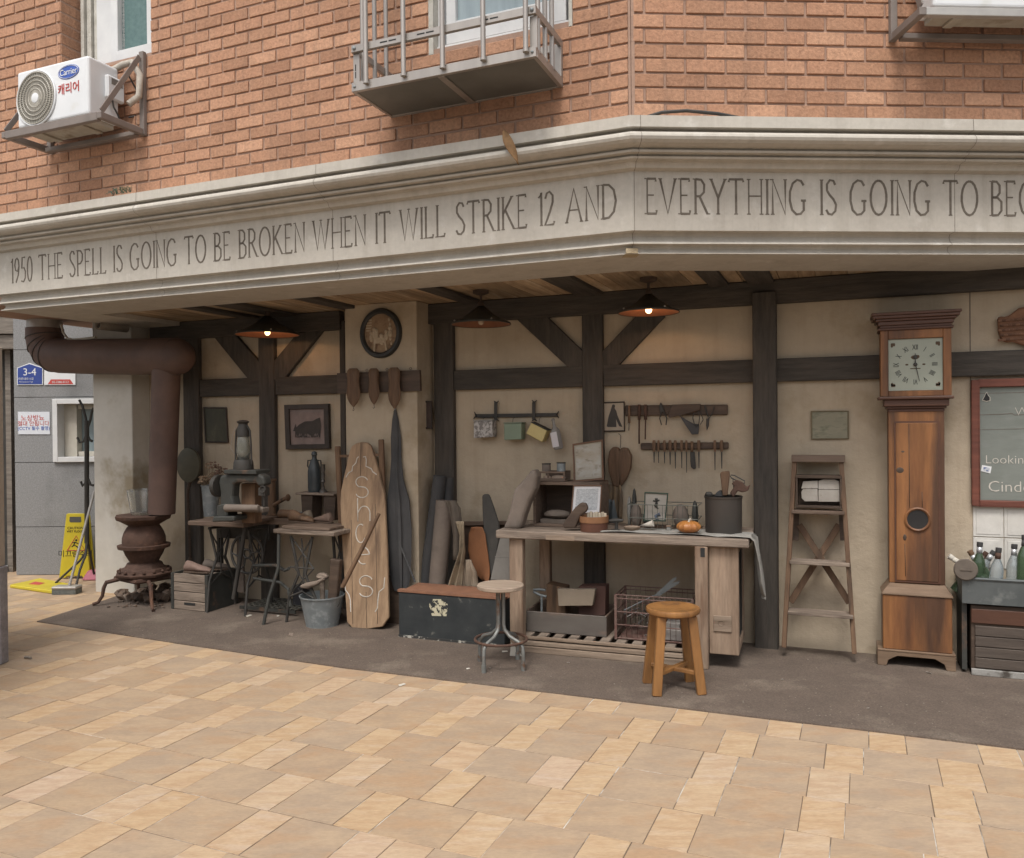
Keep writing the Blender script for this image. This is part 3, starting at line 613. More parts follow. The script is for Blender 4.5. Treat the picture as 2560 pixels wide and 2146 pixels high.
# ---------------- right air conditioner, only its underside in view
b0_ = BR.p(2222, 98); zb2_ = b0_.z; fl_ = BR.g(2318, 12, zb2_+.03); d2 = -fl_.y
AR_ = T('air_conditioner_bracket', 'grey steel bracket under the air conditioner at the upper right', 'bracket', BR.M @ Vector((b0_.x, 0, zb2_)), aR)
L2 = 1.15
for x in (0.015, L2-.015):
    b = MB(); b.box((x-.018, -.03, -.02), (x+.018, 0, .62)); AR_.part('upright', b, m_brkt, bev=.003)
    b = MB(); b.box((x-.018, -d2, -.02), (x+.018, -.031, .02)); AR_.part('arm', b, m_brkt, bev=.003)
    b = MB(); b.bar((x, -d2+.02, .03), (x, -.04, .58), .036, .008, up=(1, 0, 0)); AR_.part('brace', b, m_brkt)
b = MB(); b.box((.034, -d2, -.02), (L2-.034, -d2+.035, .02)); AR_.part('front_rail', b, m_alu, bev=.003)
b = MB(); b.box((.034, -.075, -.03), (L2-.034, -.032, .0)); AR_.part('back_rail', b, m_brkt, bev=.003)
aircon(BR, b0_.x+.10, zb2_+.022, .92, .6, d2-.14, -d2+.05, 'stained underside of the air conditioner cut by the upper right edge', full=False)
# ---------------- stainless window guard
zg = BL.p(1428, 216).z; gf1 = BL.g(1340, 141, zg); gf0 = BL.g(884, 234, zg); gx0, gx1 = gf0.x, gf1.x; gd = -gf1.y; gt = BL.p(884, 131, -gd).z-zg
WG = T('window_guard', 'stainless steel window guard rack with upright tubes under the middle window', 'window guard', BL.M @ Vector((gx0, 0, zg)), aL)
gl = gx1-gx0
b = MB(); b.box((.02, -gd+.02, .004), (gl-.02, -.02, .014)); WG.part('tray', b, mat('galvanised_tray', (.17, .165, .15), (.14, .135, .12), scale=4, rough=.6, bump=.05, metal=.2))
b = MB(); b.box((0, -gd, 0), (gl, -gd+.02, .05)); b.box((0, -gd+.02, 0), (.02, -.001, .05)); b.box((gl-.02, -gd+.02, 0), (gl, -.001, .05)); b.box((.02, -.02, 0), (gl-.02, -.001, .045)); b.box((gl*.5-.02, -gd+.02, -.004), (gl*.5+.02, -.02, .003)); WG.part('lower_frame', b, m_steel, bev=.002)
b = MB(); b.box((0, -gd, gt), (gl, -gd+.02, gt+.04)); b.box((0, -gd+.02, gt), (.02, -.001, gt+.04)); b.box((gl-.02, -gd+.02, gt), (gl, -.001, gt+.04)); b.box((.02, -.02, gt-.02), (gl-.02, -.001, gt+.02)); WG.part('upper_frame', b, m_steel, bev=.002)
for x, y in ((.0, -gd), (gl-.04, -gd), (gl-.04, -.03), (0, -.03)):
    b = MB(); b.box((x, y+.0205 if y < -.1 else y, .051), (x+.04, y+.03 if y < -.1 else y+.028, gt-.001)); WG.part('corner_post', b, m_steel, bev=.001)
b = MB()
for fx in (.17, .22, .38, .43, .72, .77): b.box((gl*fx, -gd-.001, gt+.017), (gl*fx+.045, -gd+.002, gt+.024))
for z in (.06, .1): b.box((.012, -gd-.0005+.02, z+.02), (.018, -gd+.021, z+.055))
WG.part('slots', b, m_black)
for x_ in (.02, gl-.02):
    b = MB(); b.ball((x_, -gd-.002, gt+.02), .011, (1, .7, 1), 10); WG.part('bolt', b, m_zinc)
    b = MB(); b.ball((x_, -gd-.002, .025), .008, (1, .7, 1), 10); WG.part('bolt', b, m_zinc)
def tub(x, y, z0): b = MB(); b.tube([(x, y, z0), (x, y, 2.0)], .013, 12); b.lathe([(.0, 0), (.016, 0), (.016, .012), (0, .012)], (x, y, z0-.012), 10); WG.part('tube', b, m_steel)
for k in range(5): tub(gl*(.095+.215*k), -gd-.014, .035)
for k in range(3): tub(gl*(.02) + .0, -gd*(.80-.3*k), .05)
for k in range(3): tub(gl-.012, -gd*(.85-.25*k), .05)
# ---------------- small things on the facade
lf = T('dried_leaf', 'curled brown dried leaf hanging over the cornice edge', 'leaf', BL.M @ BL.p(1278, 365, -.215), aL, single=True)
P = lf.xz([(1262, 328), (1268, 326), (1284, 345), (1295, 370), (1294, 395), (1293, 410), (1280, 392), (1268, 370), (1263, 348)])
b = MB(); b.cloth(lambda u, v: ((lambda t: ((P[0][0]*(1-t)+P[5][0]*t)+(u-.5)*.05*math.sin(math.pi*min(1, t+.08)), -.012*math.cos(u*3.1)-.01*math.sin(t*5), P[0][1]*(1-t)+P[5][1]*t))(v)), 6, 12)
lf.one(b, mat('dry_leaf', (.24, .14, .065), (.17, .10, .05), scale=30, bump=.4), solid=.003)
cbk = T('black_cable', 'black cable lying in an arc on the cornice top beside the corner', 'cable', BR.M @ Vector((.02, -.1, 3.04)), aR, single=True)
b = MB(); b.tube([(.0, .05, .01), (.05, .02, .035), (.12, .0, .05), (.24, -.02, .052), (.4, -.03, .035), (.55, -.03, .008)], .009, 8); cbk.one(b, m_iron)
wd_ = T('roof_moss', 'tuft of teal string and moss on the left cornice edge', 'moss', BL.M @ BL.p(300, 483, -.12), aL, single=True)
b = MB(); rn = random.Random(2)
for k in range(26):
    x = rn.uniform(-.06, .1); z = -.005; b.tube([(x, 0, z), (x+rn.uniform(-.03, .03), -.02, rn.uniform(.01, .035)), (x+rn.uniform(-.05, .05), -.03, rn.uniform(-.02, .03))], .0018, 4)
wd_.one(b, mat('teal_green_fibre', (.05, .15, .13), (.10, .12, .06), scale=20))
# white duct, conduit and camera under the soffit
# ---------------- stove pipe
SP = T('stove_duct', 'fat rust brown duct bending under the soffit above the column', 'duct', W.M @ W.p(300, 893, -.42), A)
SP_y = 0.0
def pp(px, py, y=0): v = SP.p(px, py, y); return (v.x, v.y, v.z)
rr = (SP.p(300, 848).z-SP.p(300, 938).z)/2
b = MB(); c0 = Vector(pp(112, 822)); c1 = Vector(pp(452, 892))
cor = Vector((SP.p(112, 892).x, 0, SP.p(112, 892).z)); Rb = rr*1.15
pts = [c0]
ctr = Vector((c0.x+Rb, 0, cor.z+Rb))
for k in range(5): a = math.pi+math.pi/2*k/4; pts.append(ctr+Vector((Rb*math.cos(a), 0, Rb*math.sin(a))))
pts += [Vector(pp(240, 892)), Vector(pp(330, 892)), Vector(pp(440, 892))]
b.tube(pts, rr, 28); b.ball(pts[-1], rr*.99, (1, 1, 1), 28); SP.part('horizontal_pipe', b, m_duct)
b = MB()
for k in (1, 2, 3, 4):
    p = pts[k]; nx = pts[k+1]; d = (nx-p).normalized(); x = Vector((0, 1, 0)); y = d.cross(x)
    rg = [p+(x*math.cos(t*math.pi/14)+y*math.sin(t*math.pi/14))*(rr+.002) for t in range(28)]; b.tube(rg, .0045, 5, closed=True)
SP.part('seam', b, m_iron)
b = MB(); b.tube([c0+Vector((0, 0, .12)), c0+Vector((0, 0, -.005))], rr*.93, 28); SP.part('collar', b, m_steel)
b = MB(); p0, p1 = Vector(pp(416, 925)), Vector(pp(404, 1284)); r0 = (SP.p(442, 1000).x-SP.p(390, 1000).x)/2
b.tube([p0, p1], [r0, r0*.96], 24); SP.part('downpipe', b, m_duct)
cd = T('white_conduit', 'cream plastic conduit bent in a loop above the brown duct', 'conduit', SP.M @ Vector(pp(152, 812, -.05)), A, single=True)
f = lambda px, py: tuple(cd.p(px, py))
b = MB(); b.tube([f(153, 812), f(158, 832), f(168, 846), f(182, 850), f(206, 848), f(240, 844)], .011, 10); cd.one(b, mat('cream_plastic', (.45, .42, .35), (.38, .35, .29), rough=.5))
pv = T('drain_stub', 'short open grey pipe end poking out below the soffit', 'pipe', SP.M @ Vector(pp(250, 812, -.1)), R(-30), single=True)
b = MB(); M_ = Matrix.Rotation(R(90), 4, 'X'); b.lathe([(.03, -.25), (.045, -.25), (.045, .02), (.038, .022), (.030, .015), (.030, -.25)], (0, 0, 0), 20, M_); pv.one(b, mat('aged_pipe', (.28, .25, .21), (.22, .19, .16)))
# ---------------- alley props on the left
pt = Vector((0, 8.35, 0))
def nT(name, label, cat, px, py, y=-.006, **k): return T(name, label, cat, Nb.M @ Nb.p(px, py, y), 0, **k)
ad = nT('address_plate', 'blue house number plate reading 3-4 on the granite wall', 'address plate', 76, 936)
P = ad.xz([(43, 963), (43, 920), (74, 908), (108, 920), (108, 963)]); b = MB(); b.prism(P, -.004, .004); ad.part('plate', b, m_white, bev=.001)
P = ad.xz([(45, 961), (45, 921), (74, 910.5), (106, 921), (106, 961)]); b = MB(); b.prism(P, -.006, -.0042); ad.part('face', b, mat('cobalt_enamel', (.045, .075, .27), (.04, .065, .24), rough=.35))
b = MB(); c = ad.p(75, 939); b.text('3-4', .105, c.x, c.z, -.0065); c = ad.p(66, 950); b.text('마른내로11길', .028, c.x, c.z, -.0065); c = ad.p(66, 956.5); b.text('Mareunnae-ro 11-gil', .017, c.x, c.z, -.0065)
ad.part('lettering', b, m_white)
a2 = nT('notice_plate', 'white plate with a red trapezoid half hidden behind the duct', 'plate', 150, 945)
P = a2.xz([(111, 963), (111, 905), (189, 905), (189, 963)]); b = MB(); b.prism(P, -.004, .004); a2.part('plate', b, m_white, bev=.001)
P = a2.xz([(120, 961), (128, 949), (176, 949), (184, 961)]); b = MB(); b.prism(P, -.0055, -.0042); a2.part('band', b, m_red)
b = MB(); c = a2.p(152, 958); b.text('02-2286-0112', .03, c.x, c.z, -.006); a2.part('band_lettering', b, m_white)
nn_ = nT('paper_notice', 'white paper notice with red and blue Korean writing on granite', 'notice', 84, 1058, single=False)
P = nn_.xz([(45, 1030), (124, 1030), (125, 1086), (46, 1086)]); b = MB(); b.prism(P, -.002, .004); nn_.part('sheet', b, mat('bright_paper', (.62, .64, .68), (.58, .60, .64), rough=.7, bump=.05))
b = MB(); c = nn_.p(82, 1051); b.text('노상방뇨', .066, c.x, c.z, -.003); c = nn_.p(84, 1064); b.text('절대 안됩니다', .056, c.x, c.z, -.003); nn_.part('red_writing', b, m_red)
b = MB(); c = nn_.p(85, 1075); b.text('(CCTV 필수 촬영)', .044, c.x, c.z, -.003); nn_.part('blue_writing', b, m_blue)
m_yel = mat('yellow_plastic', (.58, .47, .03), (.50, .40, .03), scale=5, rough=.45, bump=.05, spec=.5)
ws = gT('wet_floor_sign', 'yellow wet floor sign standing upright against the granite wall', 'warning sign', 188, 1447, 0, ang=0)
P = lambda pts, y=0: ws.xz(pts, y)
b = MB(); o = P([(149, 1445), (167, 1286), (171, 1284), (209, 1284), (213, 1288), (227, 1445), (209, 1445), (206, 1440), (168, 1440), (166, 1445)]); b.prism(o, -.012, .012); ws.part('front_panel', b, m_yel, bev=.004)
b = MB(); b.prism([(x*.97+.02, z*.98) for x, z in o], .05, .07); ws.part('rear_panel', b, m_yel, bev=.004)
b = MB(); b.prism(P([(176, 1292), (204, 1292), (205, 1303), (203, 1306), (178, 1306), (175, 1303)]), -.0135, -.012); ws.part('grip_slot', b, mat('shadow_grey', (.10, .10, .09)))
b = MB()
for s_, px, py, tx in ((.035, 190, 1323, 'CAUTION'), (.030, 190, 1331, 'WET FLOOR'), (.075, 190, 1391, '미끄럼주의')): c = ws.p(px, py); b.text(tx, s_, c.x, c.z, -.0132)
c = ws.p(190, 1362); b.ball((c.x+.01, -.014, c.z+.045), .011, (1, .1, 1)); b.stroke([(c.x, c.z+.03), (c.x-.015, c.z), (c.x+.02, c.z-.02), (c.x+.03, c.z-.035)], .011, -.0125, .002); b.stroke([(c.x-.03, c.z+.02), (c.x, c.z+.025), (c.x+.03, c.z+.01)], .008, -.0125, .002); b.stroke([(c.x-.012, c.z), (c.x-.035, c.z-.02)], .01, -.0125, .002)
ws.part('lettering', b, m_black)
b = MB(); t3 = P([(170, 1376), (192, 1340), (214, 1376), (170, 1376)]); b.stroke(t3, .008, -.0125, .0025); ws.part('triangle', b, m_red)
fs = gT('folded_floor_sign', 'yellow warning sign lying flat on the paving', 'warning sign', 100, 1470, 0, ang=0)
gq = lambda px, py: (lambda v: (v.x, v.y))(fs.g(px, py))
b = MB(); b.slab([gq(24, 1470), gq(101, 1453), gq(176, 1468), gq(132, 1486)], .0, .03); fs.part('panel', b, m_yel, bev=.006)
b = MB(); b.slab([gq(72, 1469), gq(88, 1463), gq(112, 1466), gq(98, 1471)], .031, .033); fs.part('emblem', b, m_red)
ck = gT('coat_rack', 'black metal coat rack standing in the alley before the granite wall', 'coat rack', 205, 1462, 0, ang=0)
f = lambda px, py, y=0: tuple(ck.p(px, py, y))
b = MB(); b.tube([f(217, 1052), f(217, 1358)], .021, 12); ck.part('pole', b, m_iron)
for pts in ([(217, 1062), (214, 1044), (206, 1015), (198, 1000)], [(219, 1070), (226, 1050), (229, 1032), (234, 1020)], [(215, 1088), (210, 1104), (199, 1106), (193, 1094)], [(219, 1088), (224, 1100), (231, 1104)], [(216, 1206), (206, 1215), (202, 1204)], [(219, 1195), (226, 1212), (234, 1214)]):
    b = MB(); b.tube([f(*p) for p in pts], .012, 8); ck.part('hook', b, m_iron)
for pts in ([(217, 1350, 0), (214, 1382, 0), (200, 1402, -.02), (139, 1458, -.06)], [(219, 1350, 0), (214, 1388, -.05), (200, 1425, -.15), (189, 1470, -.22)], [(218, 1350, 0), (226, 1390, .1), (232, 1420, .2), (236, 1440, .25)]):
    b = MB(); b.tube([f(*p) for p in pts], .011, 8); ck.part('leg', b, m_iron)
sq = gT('floor_squeegee', 'aluminium floor brush leaning on the column with its head down', 'broom', 168, 1484, 0, ang=0)
b = MB(); e1 = Vector((sq.p(172, 1476).x, -.0, .05)); e2 = Vector(sq.p(236, 1228, .25)); b.tube([e1, e2], .012, 10); sq.part('handle', b, m_alu)
b = MB(); b.box((sq.p(137, 1480).x, -.06, .045), (sq.p(198, 1480).x, .06, .07)); sq.part('head', b, m_alu, bev=.006)
b = MB(); b.box((sq.p(138, 1480).x, -.055, .0), (sq.p(197, 1480).x, .055, .044), tx=1.0); sq.part('bristles', b, mat('grey_bristle', (.10, .11, .10), (.16, .17, .16), scale=80, bump=.5))
dp_ = gT('dustpan', 'pink plastic dustpan half hidden behind the column foot', 'dustpan', 228, 1452, 0, ang=0, single=True)
b = MB(); b.box((-.10, 0, 0), (.15, .2, .09), ty=.5, tx=.7); dp_.one(b, mat('pink_plastic', (.42, .13, .17), (.36, .11, .15), rough=.5), bev=.01)
cg = gT('cigarette_stub', 'crushed dark cigarette stub on the paving near the left edge', 'litter', 70, 1648, 0, single=True)
b = MB(); b.tube([(-.03, 0, .008), (0, .003, .010), (.028, 0, .008)], .007, 8); cg.one(b, mat('sooty_paper', (.12, .10, .08), (.3, .27, .23), scale=50))
def wz(px, py, yoff, z):
    v = W.p(px, py, yoff); v.z = z; return W.M @ v
# ---------------- pendant lamps
m_shade = mat('aged_dark_shade', (.045, .045, .038), (.065, .06, .05), scale=10, rough=.5, bump=.15, metal=.3)
m_copper = mat('copper_inside', (.27, .12, .065), (.20, .085, .05), scale=9, rough=.5, bump=.1, metal=.2)
m_bulb = mat('lit_bulb', (1, .8, .5), rough=.3, bump=0, emit=(1, .60, .27), es=4.5)
m_bulb0 = mat('unlit_bulb', (.5, .4, .3), rough=.2, bump=0)
def lamp(px, py_top, py_rim, wpx, label, lit):
    # hangs from the planks at z 2.43, the rim ellipse centre sits at (px, py_rim)
    top = hz(px, py_top, 2.43); t = T('pendant_lamp', label, 'lamp', top, A, group='pendant lamps under the plank ceiling')
    zr = t.p(px, py_rim).z; r = (t.p(px+wpx/2, py_rim).x-t.p(px-wpx/2, py_rim).x)/2; hs_ = r*.62
    b = MB(); b.lathe([(0, 0), (.055, 0), (.055, -.02), (.03, -.03), (0, -.03)], n=20); t.part('ceiling_rose', b, m_walnut)
    b = MB(); b.tube([(0, 0, -.03), (0, 0, zr+hs_+.02)], .009, 8); b.lathe([(.012, .03), (.02, .02), (.024, 0), (.02, -.01)], (0, 0, zr+hs_), 14); t.part('rod', b, m_walnut)
    b = MB(); b.lathe([(.022, hs_), (r*.45, hs_*.52), (r*.80, hs_*.2), (r*.97, .012), (r, 0)], (0, 0, zr), 36, cap=False); s_ = t.part('shade', b, m_shade, solid=.003)
    b = MB(); b.lathe([(.018, hs_-.006), (r*.44, hs_*.48), (r*.79, hs_*.17), (r*.975, .002)], (0, 0, zr), 36, cap=False); t.part('lining', b, m_copper, parent=s_)
    b = MB()
    for k in range(4):
        a = R(45+90*k); b.ball((r*.93*math.cos(a), r*.93*math.sin(a), zr+.02), .007, n=8)
    t.part('rivet', b, m_steel, parent=s_)
    b = MB(); b.ball((0, 0, zr+.020), .022, (1, 1, 1.1), 14); t.part('bulb', b, m_bulb if lit else m_bulb0)
    if lit:
        l = bpy.data.lights.new('lamp_light', 'POINT'); l.energy = 2.0; l.color = (1, .58, .28); l.shadow_soft_size = .03
        o = bpy.data.objects.new('lamp_light', l); col.objects.link(o); o.parent = t.root; o.location = (0, 0, zr+.052)
    return t
lamp(668, 773, 838, 128, 'lit pendant lamp with copper inside, between the left pair of braces', True)
lamp(1202, 727, 812, 138, 'unlit dark pendant lamp hanging right of the round relief plaque', False)
lamp(1621, 695, 783, 152, 'lit pendant lamp with copper inside, nearest the corner of the cornice', True)
# ---------------- pictures and plaques on the wall
m_frdark = mat('black_brown_frame', (.035, .028, .024), (.055, .042, .034), scale=12, rough=.5, bump=.15, spec=.4)
def picture(name, label, pts, y, fw, fm, paint, cat='picture', mat2=None, extra=None, dep=.02, glass=False):
    """pts: four outline pixels, clockwise from the top left"""
    cx = sum(p[0] for p in pts)/4; cy = sum(p[1] for p in pts)/4
    t = T(name, label, cat, W.M @ W.p(cx, cy, y), A)
    o = [Vector(q) for q in t.xz(pts)]; c = sum(o, Vector((0, 0)))/4
    def ins(k): return [c+(q-c)*(1-k/((q-c).length)*1.35) for q in o]
    i1 = ins(fw)
    b = MB()
    for k in range(4):
        a, a2, c1, c2 = o[k], o[(k+1) % 4], i1[k], i1[(k+1) % 4]
        b.prism([tuple(a), tuple(a2), tuple(c2), tuple(c1)], -dep, 0)
    t.part('frame', b, fm, bev=.003)
    b = MB(); b.prism([tuple(q) for q in i1], -dep*.45, -.001); t.part('sheet', b, paint)
    if mat2:
        b = MB(); b.prism([tuple(q) for q in ins(fw+mat2[0])], -dep*.45-.001, -dep*.45); t.part('image', b, mat2[1])
    if extra: extra(t, -dep*.45-.002)
    return t
m_oldgreen = mat('darkened_oil_painting', (.05, .052, .04), (.085, .08, .055), scale=7, rough=.5, bump=.1, st=(1, 1, .5), c3=(.12, .12, .08), p3=.64, s3=10)
picture('painting', 'small dark green painting in a crooked frame behind the oil lantern', [(511, 1018), (568, 1019), (573, 1108), (516, 1107)], -.004, .012, m_frdark, m_oldgreen)
m_photo = mat('faded_pink_photograph', (.26, .20, .18), (.18, .135, .12), scale=9, rough=.6, bump=0)
def house(t, y):
    b = MB(); b.prism(t.xz([(738, 1094), (738, 1072), (748, 1062), (762, 1054), (782, 1053), (790, 1048), (800, 1044), (803, 1066), (800, 1094)], y), y-.001, y)
    b.prism(t.xz([(733, 1078), (739, 1060), (744, 1080)], y), y-.0012, y); t.part('dark_house_shape', b, m_frdark)
    b = MB(); rn = random.Random(4)
    for k in range(24):
        px, py = 738+rn.random()*64, 1086+rn.random()*11; c = t.p(px, py, y); b.stroke([(c.x-.006, c.z-.008), (c.x, c.z+.01), (c.x+.006, c.z-.008)], .003, y-.0012, .0008)
    t.part('pale_crowd_shapes', b, mat('pale_pink_tone', (.30, .24, .22)))
picture('photograph', 'large black framed faded photograph of a dark house shape', [(716, 1013), (826, 1010), (829, 1122), (720, 1124)], -.004, .045, m_frdark, m_photo, extra=house, dep=.035)
picture('picture', 'tiny dark narrow picture on the right flank of the pillar', [(1052, 1002), (1081, 1003), (1082, 1073), (1054, 1073)], -.11, .012, m_frdark, mat('brown_picture', (.055, .04, .035), (.09, .065, .055), scale=20))
def lady(t, y):
    b = MB(); P = lambda q: t.xz(q, y)
    b.prism(P([(1531, 1012), (1536, 1014), (1537, 1022), (1541, 1028), (1544, 1040), (1556, 1068), (1548, 1066), (1540, 1048), (1541, 1068), (1520, 1068), (1517, 1066), (1522, 1040), (1527, 1026)]), y-.001, y)
    c = t.p(1534, 1016, y); b.ball((c.x, y, c.z), .011, (1, .1, 1.2), 10); t.part('ink_figure', b, mat('engraving_ink', (.075, .068, .062)))
picture('print', 'engraving of a lady in a wide dark gown, beside the timber post', [(1509, 1006), (1562, 1004), (1563, 1079), (1510, 1080)], -.004, .008, m_frdark, mat('cream_print_paper', (.40, .34, .27), (.36, .30, .23), scale=6, rough=.8, bump=0), extra=lady, dep=.015)
picture('picture', 'faint pale green landscape picture above the step ladder', [(2027, 1028), (2122, 1027), (2123, 1098), (2028, 1099)], -.003, .008, mat('olive_frame', (.20, .17, .11)), mat('faded_landscape', (.22, .21, .155), (.28, .26, .195), scale=5, rough=.8, bump=0, st=(1, 1, 3), c3=(.17, .17, .12), p3=.58, s3=9), dep=.015)
# round relief plaque
rp_ = T('relief_plaque', 'round dark framed plaque with a carved tavern scene on the pillar', 'plaque', W.M @ W.p(953, 834, -.264), A)
ra = (rp_.p(1004, 834).x-rp_.p(900, 834).x)/2; rz = (rp_.p(953, 768).z-rp_.p(953, 893).z)/2; Mx = Matrix.Diagonal((1, 1, rz/ra, 1)) @ Matrix.Rotation(R(90), 4, 'X')
b = MB(); b.lathe([(ra*.78, .0), (ra*.78, .02), (ra*.84, .032), (ra*.94, .03), (ra, .012), (ra, 0)], n=48, M=Mx); rp_.part('frame', b, mat('black_varnish', (.025, .026, .026), (.04, .04, .038), rough=.45, bump=.1, spec=.4))
b = MB(); b.lathe([(0, .0), (0, .012), (ra*.5, .010), (ra*.79, .006)], n=40, M=Mx); rp_.part('disc', b, mat('terracotta_relief', (.33, .235, .15), (.26, .175, .11), scale=20, rough=.7, bump=.4, c3=(.13, .075, .05), p3=.6, s3=9))
b = MB(); rn = random.Random(9)
for k in range(7):
    x = ra*(-.42+.14*k)+rn.uniform(-.01, .01); z = ra*rz/ra*(.02+.16*math.sin(k*1.3)); b.ball((x, -.015, z), ra*.085, (1, .6, 1.1), 10); b.ball((x, -.013, z-ra*.2), ra*.12, (.9, .5, 1.5), 10, lump=.1)
b.box((-ra*.3, -.022, -ra*.42), (ra*.28, -.01, -ra*.18)); b.bar((-ra*.26, -.014, -ra*.42), (-ra*.3, -.014, -ra*.75), .014, .01); b.bar((ra*.24, -.014, -ra*.42), (ra*.3, -.014, -ra*.72), .014, .01)
for k in range(5): b.box((-ra*.7, -.010, ra*(.1+.11*k)), (-ra*.42, -.006, ra*(.16+.11*k)))
for k in range(6): b.ball((ra*(.42+.05*(k % 3)), -.012, ra*(.55-.2*k)), ra*.06, (1, .5, 1.3), 8)
rp_.part('carved_figures', b, mat('pale_relief', (.50, .42, .32), (.38, .30, .21), scale=30, bump=.3))
# shoe-last board on the pillar
yp = -.264
lb = T('hanging_board', 'dark plank nailed across the pillar that carries wooden shoe lasts', 'board', W.M @ W.p(940, 955, yp), A, single=True)
b = MB(); b.prism(lb.xz([(847, 934), (1053, 926), (1055, 978), (849, 985)]), -.028, 0)
for px, py in ((875, 928), (918, 926), (968, 924), (1027, 922)): c = lb.p(px, py, -.03); b.ring((c.x, -.034, c.z), .009, .0025, 'y', 12, 5)
lb.one(b, m_walnut, bev=.004)
def last(px, py0, py1, wpx, label, tilt=0, hook=True):
    t = T('shoe_last', label, 'shoe last', W.M @ W.p(px, py0, yp-.03), A, group='wooden shoe lasts on the pillar board')
    z1 = t.p(px, py1).z; w_ = (t.p(px+wpx, py1).x-t.p(px, py1).x)
    sect = [(0, .28, .3), (.06, .42, .5), (.18, .46, .62), (.32, .40, .60), (.46, .42, .5), (.62, .5, .42), (.78, .44, .34), (.9, .28, .24), (1, .05, .08)]
    v = []; n = 14; b = MB()
    for s_, a, d in sect:
        for k in range(n):
            q = 2*math.pi*k/n; v.append((w_*a*math.cos(q)+tilt*s_*w_, -.034+.045*d*math.sin(q), z1*s_))
    b.add(v, [(i*n+k, i*n+(k+1) % n, (i+1)*n+(k+1) % n, (i+1)*n+k) for i in range(len(sect)-1) for k in range(n)]+[tuple(range(n))[::-1], tuple(range(len(v)-n, len(v)))], True)
    t.part('wooden_form', b, m_wbrown)
    b = MB(); b.tube([(tilt*w_, -.034, z1+.01), (tilt*w_, -.034, z1-.012), (tilt*w_+.005, -.034, z1-.022), (tilt*w_-.004, -.034, z1-.03), (tilt*w_-.01, -.034, z1-.022)], .002, 6); t.part('hook', b, m_iron)
last(889, 922, 1018, 35, 'shoe last hanging under the left of the plaque'); last(940, 922, 1012, 28, 'middle and shortest of the three hanging shoe lasts'); last(991, 920, 1022, 33, 'shoe last right above the long closed umbrella')
# ---------------- potbelly stove, ice bucket, rubble
SV = gT('potbelly_stove', 'rusty potbelly stove on curved legs in front of the column', 'stove', 362, 1508)
kx = SV.p(462, 1400).x-SV.p(362, 1400).x; kx /= 100
zf = lambda py: SV.p(362, py).z
pr = lambda lst: [(r_*kx, zf(y_)) for y_, r_ in lst]
b = MB(); b.lathe(pr([(1404, 26), (1396, 29), (1385, 34), (1372, 38), (1364, 39), (1354, 39.5), (1343, 39), (1330, 36), (1318, 31), (1311, 26)]), n=32); SV.part('belly', b, m_rust)
b = MB(); b.lathe(pr([(1369, 37), (1369, 47), (1361, 48), (1360, 37)]), n=32); SV.part('rim_band', b, m_rust)
b = MB(); b.lathe(pr([(1313, 28), (1300, 45), (1296, 52), (1287, 54), (1286, 0)]), n=8, M=Matrix.Rotation(R(22), 4, 'Z')); SV.part('top_plate', b, m_rust, bev=.004)
b = MB(); b.lathe(pr([(1437, 52), (1430, 54), (1428, 46), (1420, 44), (1418, 38), (1408, 34), (1404, 27)]), n=8, M=Matrix.Rotation(R(22), 4, 'Z')); 
b.lathe(pr([(1450, 50), (1446, 58), (1438, 56)]), n=4, M=Matrix.Rotation(R(30), 4, 'Z')); SV.part('ash_base', b, m_rust, bev=.004)
for k in range(12):
    a = 2*math.pi*k/12
b = MB()
for k in range(16): a = 2*math.pi*k/16; b.ball((46*kx*math.cos(a), 46*kx*math.sin(a), zf(1424)), 3.2*kx, n=8)
SV.part('knob_row', b, m_rust)
for sx in (-1, 1):
    for sy in (-1, 1):
        b = MB(); f = lambda r_, y_: (sx*r_*kx, sy*r_*kx*.7, max(zf(y_), .012)); b.tube([f(38, 1446), f(56, 1452), f(60, 1466), f(62, 1485), f(68, 1500), f(76, 1507)], [.017, .018, .016, .014, .013, .014], 8); SV.part('leg', b, m_rust)
ib = T('ice_bucket', 'clear glass ice bucket with lugs standing on the rusty stove', 'bucket', SV.M @ Vector((0, 0, zf(1286))), A, single=True)
r_ = 25*kx; h_ = ib.p(362, 1224).z
ib.o = ib.o
b = MB(); b.lathe([(0, .0), (r_*.88, .0), (r_*.95, h_*.1), (r_*1.22, h_), (r_*1.15, h_), (r_*.86, h_*.12), (0, h_*.08)], n=28)
for s_ in (-1, 1): b.ball((s_*r_*1.3, 0, h_*.93), .014, (1.4, .8, 1), 8)
ib.one(b, m_glass)
rn = random.Random(12); m_rub = mat('broken_rubble', (.22, .145, .10), (.12, .10, .085), scale=14, rough=.9, bump=.6, island=.3, c3=(.28, .23, .19), p3=.6, s3=8)
for k in range(30):
    px, py = [(300+rn.random()*125, 1488+rn.random()*22)][0]
    big = rn.random(); rad = .028+.024*big; p = hz(px, py, .006); hgt = rn.choice((0, 0, .05)) if px > 350 else 0
    t = T('rubble_chunk', 'rough brown chunk heaped under the potbelly stove', 'rubble', p+Vector((0, .04*rn.random(), rad*.75+hgt)), rn.random()*3, group='rubble chunks heaped under the potbelly stove', single=True)
    b = MB(); b.ball((0, 0, 0), rad, (1.2, .9, .85), 8, Matrix.Rotation(rn.random()*2, 4, 'X'), lump=.5+.01*k); t.one(b, m_rub)
for k in range(22):
    px, py = 268+rn.random()*150, 1503+rn.random()*16
    t = T('gravel_bit', 'dark crumb of rubble scattered round the stove legs', 'rubble', hz(px, py, .012), rn.random()*3, group='crumbs scattered round the stove', single=True)
    b = MB(); b.ball((0, 0, 0), .009+.009*rn.random(), (1.3, 1, .7), 6, lump=.55); t.one(b, m_rub)
